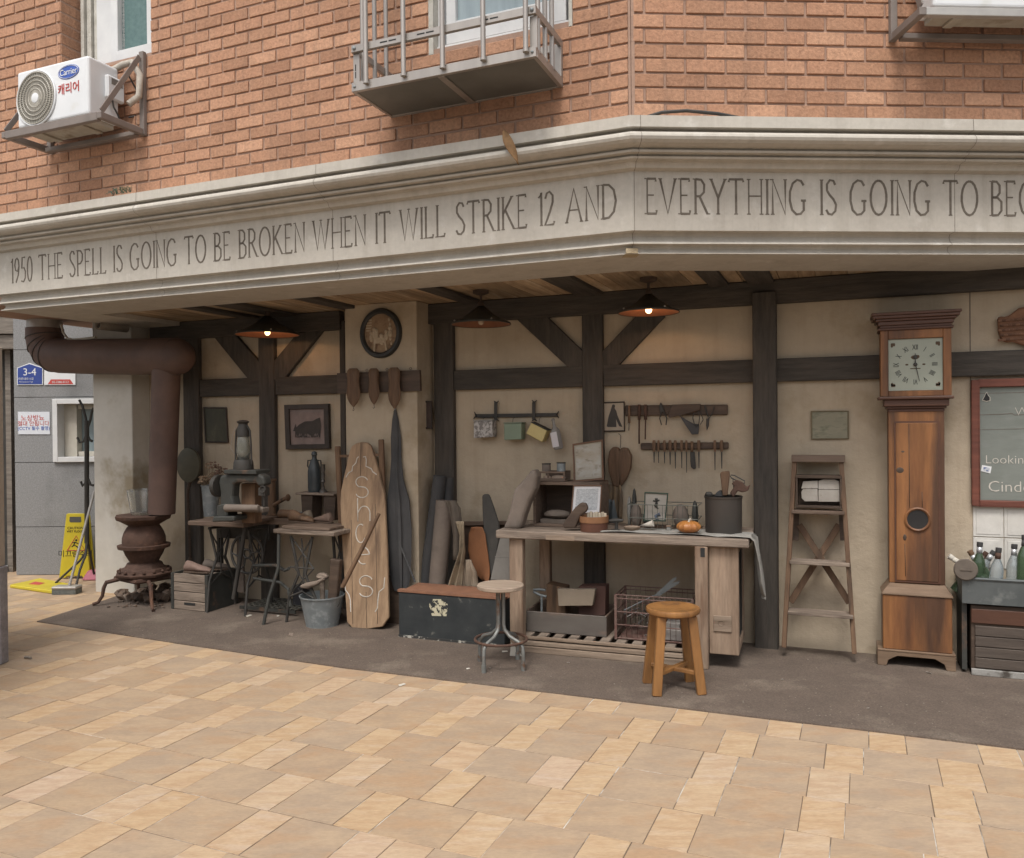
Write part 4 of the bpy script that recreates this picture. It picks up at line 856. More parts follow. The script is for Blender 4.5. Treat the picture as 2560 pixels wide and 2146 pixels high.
# ---------------- wooden crate with shoes
def crate(px0, px1, pyb, pyt, depth, label, name='wooden_crate', ang=A):
    o = hz(px0, pyb, .006); t = T(name, label, 'crate', o, ang); w_ = t.p(px1, pyb).x; h_ = t.p(px0, pyt).z
    return t, w_, h_
t, w_, h_ = crate(428, 520, 1522, 1432, .3, 'grey weathered wooden crate with a slot handle beside the rusty stove')
for k in range(4): b = MB(); b.box((.03, 0, h_*(k/4)+.002), (w_-.03, .014, h_*((k+1)/4)-.003)); t.part('front_slat', b, m_wgrey, bev=.003)
b = MB(); b.box((w_*.36, -.0015, h_*.14), (w_*.66, .0, h_*.21)); t.part('handle_slot', b, m_black)
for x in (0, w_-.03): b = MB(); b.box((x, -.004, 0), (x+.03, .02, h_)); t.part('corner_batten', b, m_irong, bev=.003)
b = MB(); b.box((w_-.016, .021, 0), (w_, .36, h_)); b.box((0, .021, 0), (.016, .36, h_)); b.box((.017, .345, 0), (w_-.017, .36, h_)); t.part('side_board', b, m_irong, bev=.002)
b = MB(); b.box((.016, .015, h_-.04), (w_-.017, .344, h_-.02)); t.part('bottom', b, m_wgrey)
def shoe(name_label, at, ang, L, m_, group=None, heel=.0):
    t = T('shoe', name_label, 'shoe', at, ang, group=group)
    sect = [(0, .33, .26, .0), (.08, .42, .38, 0), (.22, .40, .36, 0), (.38, .36, .30, 0), (.55, .46, .24, 0), (.72, .52, .20, 0), (.88, .42, .16, 0), (1, .12, .08, 0)]
    v = []; n = 12; b = MB()
    for s_, a, h, q0 in sect:
        for k in range(n):
            q = 2*math.pi*k/n; z = (math.sin(q)*.5+.5)*h*L+.008; v.append((L*s_, L*.36*a*math.cos(q), z))
    b.add(v, [(i*n+k, i*n+(k+1) % n, (i+1)*n+(k+1) % n, (i+1)*n+k) for i in range(len(sect)-1) for k in range(n)]+[tuple(range(n))[::-1], tuple(range(len(v)-n, len(v)))], True)
    t.part('upper', b, m_)
    b = MB(); o = [(-.01*L, -.12*L), (.3*L, -.13*L), (.7*L, -.19*L), (.95*L, -.12*L), (1.02*L, 0), (.95*L, .12*L), (.7*L, .19*L), (.3*L, .13*L), (-.01*L, .12*L), (-.04*L, 0)]
    b.slab(o, 0, .012); t.part('sole', b, m_walnut, bev=.002)
    return t
zc_ = h_; m_shp = mat('dusty_pink_leather', (.24, .165, .135), (.19, .13, .105), scale=12, bump=.3)
shoe('dusty pinkish shoe pointing right on top of the grey crate', t.M @ Vector((.10, .06, h_)), A+.1, .24, m_shp)
shoe('dark low shoe behind the pinkish shoe on the grey crate', t.M @ Vector((.16, .2, h_)), A+.35, .22, m_leather)
# ---------------- long-handled pan on the left post
hp = T('bed_warmer', 'round copper-green long-handled pan leaning on the leftmost timber post', 'pan', W.M @ W.p(474, 1390, -.12), A)
c = hp.p(474, 1163); rr_ = (hp.p(503, 1163).x-hp.p(445, 1163).x)/2
b = MB(); b.lathe([(0, -.02), (rr_*.7, -.018), (rr_*.97, -.004), (rr_, .006), (rr_*.97, .02), (rr_*.6, .03), (0, .032)], (c.x, 0, c.z), 36, Matrix.Diagonal((1, 1, 1.18, 1)) @ Matrix.Rotation(R(90), 4, 'X')); hp.part('pan', b, mat('green_brown_copper', (.115, .105, .075), (.085, .08, .06), scale=9, rough=.5, bump=.2, metal=.3))
b = MB(); c2 = hp.p(471, 1400); b.tube([(c.x, 0, c.z-rr_*1.1), (c2.x, .0, hp.p(471, 1200).z-.12), (c2.x, .02, c2.z)], [.018, .013, .013], 10); hp.part('handle', b, m_walnut)
# ---------------- sewing tables and machines
def tabT(name, label, cat, px, py, z, ang=A, **k): return T(name, label, cat, hz(px, py, z), ang, **k)
T1 = T('sewing_table', 'treadle sewing table with a dark top behind the grey crate', 'sewing table', (hz(474, 1303, .74).x, hz(474, 1303, .74).y, 0.006), A)
x1 = T1.g(612, 1310, .73).x
b = MB(); b.box((-.02, 0, .70), (x1, .42, .735)); T1.part('table_top', b, m_wbrownx, bev=.004)
b = MB(); b.box((x1*.5, .05, .7352), (x1+.06, .36, .755)); T1.part('inset_board', b, m_wbrownx, bev=.003)
b = MB(); b.box((.0, .30, .12), (.025, .36, .70)); b.box((.02, .3, .56), (x1, .32, .70)); T1.part('rear_frame', b, m_iron, bev=.003)
def ironside(t, x, y0, y1, h, n=3):
    b = MB(); r_ = .011
    b.tube([(x, y0, 0), (x, y0+.03, h*.35), (x, (y0+y1)/2-.05, h*.6), (x, y0+.04, h*.97)], r_, 7); b.tube([(x, y1, 0), (x, y1-.03, h*.35), (x, (y0+y1)/2+.05, h*.6), (x, y1-.04, h*.97)], r_, 7)
    b.tube([(x, y0+.03, h*.96), (x, y1-.03, h*.96)], r_, 7); b.tube([(x, y0+.02, h*.3), (x, (y0+y1)/2, h*.42), (x, y1-.02, h*.3)], .008, 6)
    for k in range(n):
        a = y0+.05+(y1-y0-.1)*k/max(n-1, 1); b.tube([(x, a, h*.42), (x, y0+y1-a, h*.92)], .006, 6)
    return b
def ironfront(t, xa, xb, y, h):
    b = MB(); m = (xa+xb)/2
    b.tube([(xa-.02, y, 0), (xa+.01, y, h*.3), (m-.03, y, h*.55), (xa+.03, y, h*.97)], .012, 7); b.tube([(xb+.02, y, 0), (xb-.01, y, h*.3), (m+.03, y, h*.55), (xb-.03, y, h*.97)], .012, 7)
    for k in range(3):
        a = xa+.04+(xb-xa-.08)*k/2; b.tube([(a, y, h*.35), (xa+xb-a+.02, y, h*.62), (a, y, h*.95)], .006, 6)
    b.tube([(xa+.02, y, h*.62), (xb-.02, y, h*.62)], .007, 6); b.tube([(xa, y, h*.28), (m, y, h*.36), (xb, y, h*.28)], .008, 6)
    return b
for x in (.14, x1-.02): T1.part('iron_side', ironside(T1, x, .03, .36, .70), m_iron)
b = MB(); px0 = T1.p(610, 1384, .1)
wc = T1.p(618, 1385, .12); b.ring((wc.x, .12, wc.z), .155, .011, 'y', 36, 8); b.ring((wc.x, .12, wc.z), .035, .010, 'y', 16, 6)
for k in range(6): a = k*math.pi/3; b.tube([(wc.x+.035*math.cos(a), .12, wc.z+.035*math.sin(a)), (wc.x+.1*math.cos(a+.22), .12, wc.z+.1*math.sin(a+.22)), (wc.x+.153*math.cos(a), .12, wc.z+.153*math.sin(a))], .007, 6)
T1.part('flywheel', b, m_iron)
b = MB(); b.bar((x1*.72, .05, .12), (x1*.95, .05, .70), .03, .03); T1.part('drive_arm', b, m_iron, bev=.006)
b = MB(); b.box((.16, .36, .10), (x1*.42, .38, .70)); T1.part('rear_panel', b, mat('grey_brown_panel', (.14, .11, .09), (.11, .09, .075), scale=6), bev=.002)
m_grl = mat('worn_grey_iron', (.14, .135, .115), (.09, .088, .075), scale=9, rough=.5, bump=.1)
TR = T('treadle_grille', 'cast iron treadle with a square lattice lying on the floor', 'treadle', hz(607, 1528, .006), A)
g0, g1 = TR.g(606, 1532, .04), TR.g(712, 1536, .04); L_ = g1.x; D_ = TR.g(650, 1494, .04).y
b = MB()
for k in range(10): b.box((L_*k/9-.004, 0, .035), (L_*k/9+.004, D_, .045))
for k in range(7): b.box((0, D_*k/6-.004, .0355), (L_, D_*k/6+.004, .0445))
TR.part('lattice', b, m_grl)
b = MB(); b.ring((L_/2, D_/2, .03), .06, .008, 'z', 20, 6); b.box((-.02, -.015, .02), (L_+.02, -.0045, .046)); b.box((-.02, D_+.0045, .02), (L_+.02, D_+.015, .046)); b.tube([(0, D_/2, .01), (L_, D_/2, .01)], .01, 8); TR.part('rim', b, m_irong)
T2 = T('sewing_table', 'lighter topped treadle sewing table left of the wooden board sign', 'sewing table', (hz(682, 1322, .72).x, hz(682, 1322, .72).y, .006), R(-24))
x2 = T2.g(788, 1335, .715).x+.06
b = MB(); b.box((0, 0, .68), (x2, .36, .712)); T2.part('table_top', b, m_wgrey, bev=.005)
b = MB(); b.box((.06, .03, .7122), (x2-.06, .32, .735)); T2.part('inset_board', b, m_wbrownx, bev=.004)
T2.part('iron_side', ironfront(T2, .10, .36, .05, .68), m_iron)
T2.part('iron_side', ironfront(T2, .34, .50, .25, .68), m_iron)
b = MB(); b.tube([(-.28, .1, .40), (-.05, .08, .42), (.06, .06, .39), (.11, .05, .41)], .013, 8); b.tube([(-.28, .1, .30), (0, .08, .29), (.09, .06, .25), (.12, .05, .12)], .012, 8);  T2.part('iron_stretcher', b, m_irong)
b = MB(); b.tube([(-.03, -.08, 0), (.0, -.05, .2), (.05, 0, .42), (.04, .02, .68)], .013, 8); T2.part('front_leg', b, m_irong)
# sewing machine head
zt1 = .741
SM = T('sewing_machine', 'grey green iron sewing machine carrying the oil lantern', 'sewing machine', hz(560, 1312, zt1+.02), A)
f = lambda px, py: (lambda v: (v.x, v.z))(SM.p(px, py, .08))
b = MB(); b.prism([f(*p) for p in [(556, 1288), (607, 1288), (607, 1300), (552, 1302)]], -.02, .18); b.prism([f(*p) for p in [(555, 1262), (575, 1258), (582, 1268), (582, 1290), (554, 1290)]], .02, .14); SM.part('base', b, m_irong, bev=.008)
b = MB(); b.prism([f(*p) for p in [(560, 1270), (560, 1230), (556, 1205), (560, 1188), (585, 1184), (655, 1184), (668, 1190), (672, 1212), (655, 1216), (648, 1206), (600, 1206), (592, 1212), (590, 1240), (596, 1270)]], .035, .125); SM.part('arm', b, m_irong, bev=.02, seg=2)
b = MB(); c = f(660, 1226); b.tube([(c[0], .08, c[1]+.05), (c[0], .08, c[1]-.14)], .010, 8); b.box((c[0]-.03, .05, c[1]-.04), (c[0]+.03, .11, c[1]+.02)); b.ring((c[0]+.015, .045, c[1]+.01), .024, .006, 'y', 16, 6); SM.part('needle_bar', b, m_iron, bev=.003)
b = MB(); c = f(549, 1215); b.lathe([(.02, -.02), (.085, -.018), (.085, .018), (.02, .02)], (c[0]-.01, .08, c[1]), 28, Matrix.Rotation(R(90), 4, 'Y')); SM.part('hand_wheel', b, m_iron, bev=.003)
b = MB(); c0, c1 = f(582, 1268), f(665, 1268); b.tube([(c0[0], .0, c0[1]), (c1[0], .0, c1[1])], [.03, .024], 12); b.box((c0[0]-.0, .04, c0[1]-.03), (c1[0], .12, c1[1]-.002)); SM.part('bed', b, m_leather, bev=.006)
t = T('brown_carton', 'brown carton standing in the opening of the sewing machine arm', 'box', SM.M @ Vector((f(592, 1268)[0], .13, .0)), A, single=True); b = MB(); b.box((0, 0, 0), (f(626, 1268)[0]-f(592, 1268)[0], .08, f(600, 1210)[1])); t.one(b, m_wbrown, bev=.003)
# box between
wb = T('sheet_metal_box', 'flat tin plate box lying on top of the sewing machine', 'box', SM.M @ Vector((f(575, 1184)[0], .01, f(575, 1184)[1]+.001)), A, single=True)
b = MB(); b.box((0, 0, 0), (.30, .17, .03)); wb.one(b, m_irong, bev=.004)
zl = wb.o.z+.031
LN = T('oil_lantern', 'black oil lantern with glass globe standing on the sewing machine', 'lantern', wb.M @ Vector((.12, .08, .031)), A)
kk = (LN.p(640, 1100).x-LN.p(600, 1100).x)/40
zf = lambda py: (1178-py)*kk*1.0
b = MB(); b.lathe([(0, 0), (20*kk, 0), (20*kk, zf(1172)), (19*kk, zf(1163)), (17*kk, zf(1158)), (0, zf(1158))], n=28); LN.part('fount', b, m_iron)
b = MB(); b.lathe([(12*kk, zf(1158)), (14*kk, zf(1140)), (11.5*kk, zf(1118)), (10*kk, zf(1106))], n=24, cap=False); LN.part('globe', b, glassm('smoky_glass', (.75, .77, .72), .15, .9), solid=.0015)
b = MB(); b.lathe([(12*kk, zf(1112)), (12*kk, zf(1100)), (10*kk, zf(1092)), (9*kk, zf(1086)), (13*kk, zf(1082)), (8*kk, zf(1079)), (0, zf(1078))], n=24); LN.part('chimney', b, m_iron)
for s_ in (-1, 1): b = MB(); b.tube([(s_*20*kk, 0, zf(1168)), (s_*19.5*kk, 0, zf(1130)), (s_*17*kk, 0, zf(1100)), (s_*9*kk, 0, zf(1088))], .007, 8); LN.part('side_tube', b, m_iron)
b = MB(); b.tube([(-20*kk, 0, zf(1150)), (-25*kk, -.03, zf(1135)), (-20*kk, -.03, zf(1110)), (-14*kk, -.02, zf(1092))], .002, 5); LN.part('bail', b, m_steel)
b = MB(); rn = random.Random(3)
for k in range(14): b.tube([(0, 0, zf(1156)), (rn.uniform(-9, 9)*kk, rn.uniform(-6, 6)*kk, zf(1140)), (rn.uniform(-11, 11)*kk, rn.uniform(-8, 8)*kk, zf(1120))], .002, 4)
LN.part('dried_stems', b, mat('pale_dry_stems', (.34, .30, .22)))
# bucket of dried flowers
BK = T('flower_bucket', 'grey zinc bucket of dried brown flowers on the left sewing table', 'bucket', wz(527, 1260, -.2, .736), A)
BK.o = BK.o
def bucket(t, r0, r1, h, m_, name='pail', handle=True):
    b = MB(); b.lathe([(0, 0), (r0, 0), (r0, .006), (r1, h), (r1+.005, h), (r1+.005, h-.01), (r1-.004, h-.002), (r0-.005, .012), (0, .012)], n=32); t.part(name, b, m_)
    if handle:
        b = MB(); b.tube([((r1+.003)*math.cos(a), -(.04)*math.sin(a)-.0, h-.02-(r1*.75)*math.sin(a)) for a in [math.pi*k/12 for k in range(13)]], .003, 6); t.part('handle', b, m_iron)
hb = BK.p(527, 1213).z; bucket(BK, .058, .075, hb, m_zinc, handle=False)
FL = T('dried_flowers', 'spray of dried brown and straw coloured flowers in the left zinc bucket', 'dried flowers', BK.M @ Vector((0, 0, hb*.5)), A)
b = MB(); rn = random.Random(8); hd = MB(); ln_ = MB()
for k in range(34):
    a = rn.uniform(-1.1, 1.35); l_ = rn.uniform(.12, .30) if a > -.2 else rn.uniform(.10, .17); y_ = rn.uniform(-.05, .05)
    e = (math.sin(a)*l_*.75, y_, hb*.35+math.cos(a)*l_*.75); b.tube([(rn.uniform(-.03, .03), y_*.5, 0), (e[0]*.5, y_, e[2]*.6), e], .0022, 4)
    for q in range(rn.choice((3, 5, 7))): (hd if a > .1 else ln_).ball((e[0]+rn.uniform(-.02, .02), e[1]+rn.uniform(-.02, .02), e[2]+rn.uniform(-.02, .03)), rn.uniform(.006, .014), (1, 1, .8), 6, lump=.4)
FL.part('stems', b, mat('dry_stalk', (.20, .15, .10))); FL.part('flower_heads', hd, mat('brown_petals', (.13, .08, .06), (.22, .15, .11), scale=40)); FL.part('straw_heads', ln_, mat('straw_petals', (.33, .25, .17), (.26, .18, .12), scale=40))
# wooden roller and spindle
t = T('wooden_roller', 'upright dark wooden roller beside the sewing machine', 'roller', wz(680, 1270, -.16, .745), A); h_ = t.p(680, 1198).z
b = MB(); b.lathe([(0, 0), (.045, 0), (.045, .02), (.032, .025), (.032, h_-.02), (.04, h_-.015), (.04, h_), (0, h_)], n=20); t.part('drum', b, m_wbrown)
b = MB(); b.tube([(.03, -.02, .10), (.15, -.03, .155), (.18, -.03, .165)], [.014, .016, .02], 10); b.ball((.185, -.03, .166), .03, (.5, 1, 1), 12); t.part('side_peg', b, m_wbrown)
t = T('turned_peg', 'short turned wooden peg lying in front of the roller', 'peg', wz(706, 1283, -.24, .755), A, single=True)
b = MB(); b.tube([(-.02, 0, .03), (.1, -.01, .035), (.12, -.01, .035)], [.035, .03, .015], 12); t.one(b, m_wbrown)
t = T('drawer_tray', 'shallow dark wooden tray between the two sewing tables', 'tray', wz(655, 1302, -.27, .70), A); b = MB(); b.box((-.0, 0, 0), (.34, .2, .035)); t.part('bottom', b, m_walnut, bev=.004); b = MB(); b.box((0, -.012, 0), (.34, -.0005, .05)); t.part('front_edge', b, m_wbrownx, bev=.002)
# shoes and mug on table two
z2 = .735+.006
shoe('brown lace shoe with its toe to the right on the lighter sewing table', wz(725, 1290, -.38, z2), A-.1, .24, m_wbrown)
shoe('dusty shoe with its toe to the left by the steel mug', wz(775, 1292, -.33, z2), A+2.7, .22, mat('dusty_tan_leather', (.22, .18, .13), (.15, .115, .09), scale=9, bump=.3))
shoe('shoe with a worn round toe at the right of the lighter sewing table', wz(828, 1301, -.38, z2), A+2.9, .2, mat('worn_leather', (.19, .13, .10), (.13, .09, .07), scale=9, bump=.3))
def mug(name, label, px, py, z, r, h, m_, hs_=1):
    t = T(name, label, 'mug', wz(px, py, -.27, z), A); b = MB(); b.lathe([(0, 0), (r, 0), (r, h), (r+.003, h), (r-.004, h-.002), (r-.005, .006), (0, .006)], n=20); t.part('cup', b, m_)
    b = MB(); b.tube([(hs_*r, 0, h*.8), (hs_*r*1.6, 0, h*.75), (hs_*r*1.6, 0, h*.3), (hs_*r, 0, h*.2)], .005, 6); t.part('handle', b, m_)
mug('steel_mug', 'small steel mug behind the shoes on the lighter sewing table', 745, 1278, z2, .035, .065, m_zinc)
# mini shelf with jug and candlestick
MS = T('small_shelf', 'small brown bench-like shelf behind the shoes', 'shelf', wz(768, 1290, -.24, z2), A); MS.o = MS.o
zsf = MS.p(768, 1235, .12).z; xa, xb = MS.p(757, 1235, .12).x, MS.p(852, 1235, .12).x
b = MB(); b.box((xa, .02, zsf), (xb, .2, zsf+.018)); MS.part('board', b, m_wgrey, bev=.003)
for x in (xa+.05, xb-.10): b = MB(); b.box((x, .04, 0), (x+.09, .18, zsf-.001), tx=1.25); MS.part('leg', b, m_walnut, bev=.003)
JG = T('stone_jug', 'black jug with two ear handles and a sad pale mark on the small shelf', 'jug', MS.M @ Vector(((xa+xb)/2-.06, .11, zsf+.019)), A)
k2 = (JG.p(820, 1200).x-JG.p(780, 1200).x)/40
b = MB(); b.lathe([(0, 0), (13*k2, 0), (14*k2, 8*k2), (14*k2, 44*k2), (11*k2, 56*k2), (8*k2, 66*k2), (5*k2, 70*k2), (5*k2, 76*k2), (6.5*k2, 78*k2), (5*k2, 84*k2), (0, 86*k2)], n=24); JG.part('body', b, mat('black_stoneware', (.03, .036, .04), (.05, .06, .065), scale=9, rough=.4, spec=.5))
for s_ in (-1, 1): b = MB(); b.tube([(s_*9*k2, 0, 66*k2), (s_*16*k2, 0, 66*k2), (s_*17*k2, 0, 54*k2), (s_*13*k2, 0, 48*k2)], .006, 7); JG.part('handle', b, m_iron)
CS = T('candlestick', 'dark turned candlestick right of the black jug', 'candlestick', MS.M @ Vector(((xa+xb)/2+.03, .10, zsf+.019)), A, single=True)
b = MB(); b.lathe([(0, 0), (9*k2, 0), (8*k2, 3*k2), (3*k2, 8*k2), (2.5*k2, 18*k2), (5*k2, 22*k2), (3*k2, 28*k2), (4.5*k2, 36*k2), (3*k2, 42*k2), (5*k2, 48*k2), (4.5*k2, 56*k2), (5.5*k2, 58*k2), (0, 58*k2)], n=18); CS.one(b, mat('old_pewter', (.12, .11, .10), rough=.4, metal=.4))
# zinc bucket with tools at the foot of the board
ZB = gT('zinc_bucket', 'large galvanised bucket of wooden tools beside the board sign', 'bucket', 806, 1562)
kz = (ZB.p(840, 1500).x-ZB.p(800, 1500).x)/40; hb = ZB.p(806, 1487).z
bucket(ZB, 34*kz, 46*kz, hb, m_zinc)
tb = T('curved_shoe_last', 'pale curved wooden last laid over the zinc bucket rim', 'shoe last', ZB.M @ Vector((-.04, -.05, hb+.04)), A, single=True)
b = MB(); b.tube([(-.11, 0, .02), (-.05, 0, .03), (.03, 0, .055), (.09, 0, .09)], [.012, .026, .018, .01], 10); tb.one(b, m_wgrey)
tb = T('wooden_bar', 'dark thick wooden bar standing in the zinc bucket', 'tool', ZB.M @ Vector((.07, .02, .05)), A, single=True)
b = MB(); b.bar((0, 0, 0), (.05, 0, hb+.22), .07, .05, w2=.085); tb.one(b, m_walnut, bev=.006)
tb = T('knobbed_tool', 'pale mushroom shaped wooden tool in the zinc bucket', 'tool', ZB.M @ Vector((-.01, .02, .1)), A, single=True)
b = MB(); b.tube([(0, 0, 0), (.0, 0, hb+.02)], .02, 10); b.ball((.0, 0, hb+.03), .045, (1.1, 1, .7), 12); tb.one(b, m_wgrey)
tb = gT('plaster_strip', 'whitish strip of board leaning against the zinc bucket', 'board', 848, 1548, single=True)
b = MB(); e0, e1 = tb.p(846, 1540), tb.p(828, 1486); b.bar((e0.x, 0, max(e0.z, .01)), (e1.x, .02, e1.z), .075, .03); tb.one(b, mat('chipped_white', (.44, .41, .35), (.36, .32, .26), scale=10, bump=.4), bev=.005)
tb = gT('black_paint_tin', 'black paint splashed tin left of the zinc bucket', 'tin', 752, 1524, single=True)
b = MB(); b.box((-.06, -.04, 0), (.06, .06, .2), tx=.8); tb.one(b, mat('splashed_black', (.04, .04, .045), (.4, .38, .35), scale=40, lo=.62, hi=.66), bev=.01)
def wT(name, label, cat, px, py, yoff, z=.006, ang=A, **k): return T(name, label, cat, wz(px, py, yoff, z), ang, **k)
def tp(t, px, py, s, y0=0.0):
    """point of the pixel ray on the leaning plane y = y0 + s*z"""
    c = t.I @ CO; d = t.I.to_3x3() @ ray(px, py); k = (y0+s*c.z-c.y)/(d.y-s*d.z); return c+d*k
def tprism(mb, t, pts, s, th, y0=0.0):
    P = [tp(t, a, b_, s, y0) for a, b_ in pts]; n = len(P); q = Vector((0, th, 0))
    mb.add([tuple(p) for p in P]+[tuple(p+q) for p in P], [tuple(range(n)), tuple(range(n, 2*n))[::-1]]+[(i, (i+1) % n, n+(i+1) % n, n+i) for i in range(n)])
def flat(t, y, off): return lambda px, py: (lambda v: (v.x, y+off, v.z))(t.p(px, py, y))
# ---------------- the painted board
BS = gT('shoes_board', 'tall pointed wooden board with shoes painted down it in white', 'board sign', 915, 1572)
sl_ = .155
o = [(879, 1116), (890, 1109), (902, 1106), (917, 1107), (926, 1115), (936, 1145), (948, 1190), (960, 1235), (967, 1380), (971, 1545), (955, 1568), (918, 1573), (880, 1570), (867, 1556), (856, 1380), (850, 1258), (852, 1226), (862, 1180), (873, 1130)]
b = MB(); tprism(b, BS, o, sl_, .028); m_board = wood('pine_sign_board', (.35, .24, .15), (.26, .17, .105), 'z', 15, .7, .4, c3=(.13, .085, .06), p3=.63, s3=7, fine=.2)
BS.part('plank', b, m_board, bev=.005)
b = MB()
for a in ((902, 1107, 901, 1190), (878, 1300, 882, 1560), (938, 1260, 944, 1560), (915, 1480, 917, 1570)):
    p0, p1 = tp(BS, a[0], a[1], sl_), tp(BS, a[2], a[3], sl_); b.tube([p0+Vector((0, -.0, 0)), p1], .0022, 4)
BS.part('split', b, m_walnut)
def paint(t, pxs, r_=.0052, s=sl_, y0=0.0): mb_ = MB(); mb_.tube([tp(t, a, c, s, y0)+Vector((0, -.0005, 0)) for a, c in pxs], r_, 6); return mb_
def arc(cx, cy, rx, ry, a0, a1, n=12): return [(cx+rx*math.cos(R(a0+(a1-a0)*k/n)), cy-ry*math.sin(R(a0+(a1-a0)*k/n))) for k in range(n+1)]
S1 = lambda cx, y0_, w_, h_: arc(cx, y0_+h_*.26, w_*.5, h_*.26, 20, 240)+arc(cx, y0_+h_*.75, w_*.52, h_*.26, 70, -160)
for q in (S1(905, 1192, 30, 52), S1(915, 1440, 32, 52), [(894, 1246), (895, 1304)], [(895, 1282)]+arc(911, 1284, 14, 18, 150, 0)+[(925, 1303)], arc(902, 1334, 12, 23, 60, 330, 16), [(894, 1388), (924, 1386)]+arc(909, 1390, 15, 21, 10, 290, 16),
          [(865, 1194), (872, 1182), (880, 1178), (882, 1166), (890, 1158), (893, 1146), (897, 1142)], [(908, 1143), (914, 1142), (916, 1150), (915, 1166), (928, 1172), (932, 1180), (942, 1187)],
          [(863, 1462), (864, 1476), (872, 1486), (876, 1500), (877, 1530)], [(962, 1444), (960, 1470), (948, 1480), (945, 1500), (944, 1520), (938, 1530)]):
    BS.part('painted_stroke', paint(BS, q, .0042), m_chalk)
st_ = gT('wooden_stick', 'brown wooden stick leaning diagonally across the painted board', 'stick', 850, 1500, .25, single=True)
b = MB(); b.tube([tp(st_, 856, 1468, .1), tp(st_, 905, 1372, .15), tp(st_, 948, 1284, .2)], [.017, .016, .012], 10); st_.one(b, m_wbrown)
FR = wT('old_bar_frame', 'old dark wooden frame standing behind the painted board', 'frame', 900, 1400, -.33)  # plain old frame of two side bars and crossbars
for a in ((844, 1116, 862, 1500), (953, 1099, 966, 1520)):
    b = MB(); b.bar(FR.p(a[2], a[3]), FR.p(a[0], a[1]), .042, .03); FR.part('side_bar', b, m_wbrown, bev=.006)
for y_ in (1141, 1280): b = MB(); b.bar(FR.p(849, y_), FR.p(957, y_-4), .02, .02); FR.part('crossbar', b, m_wbrown)
UM = wT('closed_umbrella', 'long black closed umbrella cloth leaning on the pillar', 'umbrella', 996, 1480, -.37)
b = MB(); rn = random.Random(6); prof_ = [(988, 1024, 2.5), (988, 1050, 8), (989, 1095, 12), (990, 1150, 11), (991, 1200, 15), (995, 1250, 24), (998, 1320, 27), (1000, 1400, 25), (1002, 1450, 20), (1003, 1478, 14)]
n = 28; v = []
for i, (px, py, r_) in enumerate(prof_):
    c = tp(UM, px, py, .06); kx_ = .0032*r_
    for k in range(n):
        a = 2*math.pi*k/n; f_ = 1+(.22*math.sin(a*5+i*.25)+.1*math.sin(a*9))*min(1, i/3); v.append((c.x+kx_*f_*math.cos(a), c.y+kx_*.55*f_*math.sin(a), c.z))
b.add(v, [(i*n+k, i*n+(k+1) % n, (i+1)*n+(k+1) % n, (i+1)*n+k) for i in range(len(prof_)-1) for k in range(n)]+[tuple(range(n)), tuple(range(len(v)-n, len(v)))], True); UM.part('cloth', b, m_canvas)
b = MB(); b.tube([tp(UM, 988, 1018, .06), tp(UM, 988, 1030, .06)], .006, 6); b.tube([tp(UM, 1003, 1470, .06), tp(UM, 1004, 1530, .06)], .009, 6); UM.part('rod', b, m_steel)
t = wT('cane', 'thin grey rod leaning from the umbrella down to the black trunk', 'cane', 1037, 1450, -.45, single=True)
b = MB(); b.tube([t.p(974, 1288, .12), t.p(1000, 1362, .07), t.p(1038, 1456)], .007, 7); t.one(b, m_canvas)
t = wT('dark_plank', 'dark flat panel standing between painted board and black trunk', 'panel', 985, 1500, -.35, single=True)
b = MB(); b.prism(t.xz([(966, 1440), (1006, 1440), (1008, 1565), (966, 1560)]), 0, .03); t.one(b, m_walnut)
# ---------------- rolls and hides behind the trunk
def roll(name, label, a, b_, rpx, m_, y0, s=.05, hollow=True, cat='roll'):
    t = wT(name, label, cat, b_[0], b_[1], y0, single=True); mb_ = MB(); p0 = tp(t, a[0], a[1], s); p1 = tp(t, b_[0], b_[1], s)
    r_ = rpx*.003; mb_.tube([p0, p1], r_, 20, cap=not hollow)
    if hollow: mb_.tube([p0+(p1-p0)*.0, p0+(p1-p0)*.3], r_*.82, 20); mb_.tube([p1, p1+(p0-p1)*.05], r_*.8, 16)
    t.one(mb_, m_); return t
roll('black_cloth_roll', 'black slanted cloth roll behind the left of the trunk', (1100, 1190), (1058, 1500), 17, m_canvas, -.20)
roll('leather_roll', 'grey brown leather roll in the middle behind the black trunk', (1112, 1252), (1090, 1500), 22, m_leather, -.32)
roll('black_cloth_roll', 'short black roll with a torn end, against the timber post', (1120, 1195), (1118, 1300), 15, m_canvas, -.12)
m_hide = mat('pale_hide', (.33, .27, .19), (.24, .19, .13), scale=5, rough=.9, bump=.4, c3=(.15, .12, .09), p3=.58, s3=7)
def drape(name, label, pts, y0, m_, folds=4, amp=.02, th=.006, cat='hide'):
    """a hanging sheet between two outline columns, pts: rows of (left px, right px, py)"""
    cx = sum(p[0]+p[1] for p in pts)/len(pts)/2; t = wT(name, label, cat, cx, pts[-1][2], y0, single=True); mb_ = MB(); nu = 16; rows = []
    N = len(pts)-1
    def fn(u, v):
        k = min(int(v*N), N-1); f_ = v*N-k; a, c = pts[k], pts[k+1]
        l, r_, y = a[0]+(c[0]-a[0])*f_, a[1]+(c[1]-a[1])*f_, a[2]+(c[2]-a[2])*f_
        q = t.p(l+(r_-l)*u, y); return (q.x, amp*math.sin(u*folds*math.pi*2+v*2)*(.4+v*.6)+amp*.3*math.sin(v*7+u*3), q.z)
    mb_.cloth(fn, nu, N*4); t.one(mb_, m_, solid=th); return t
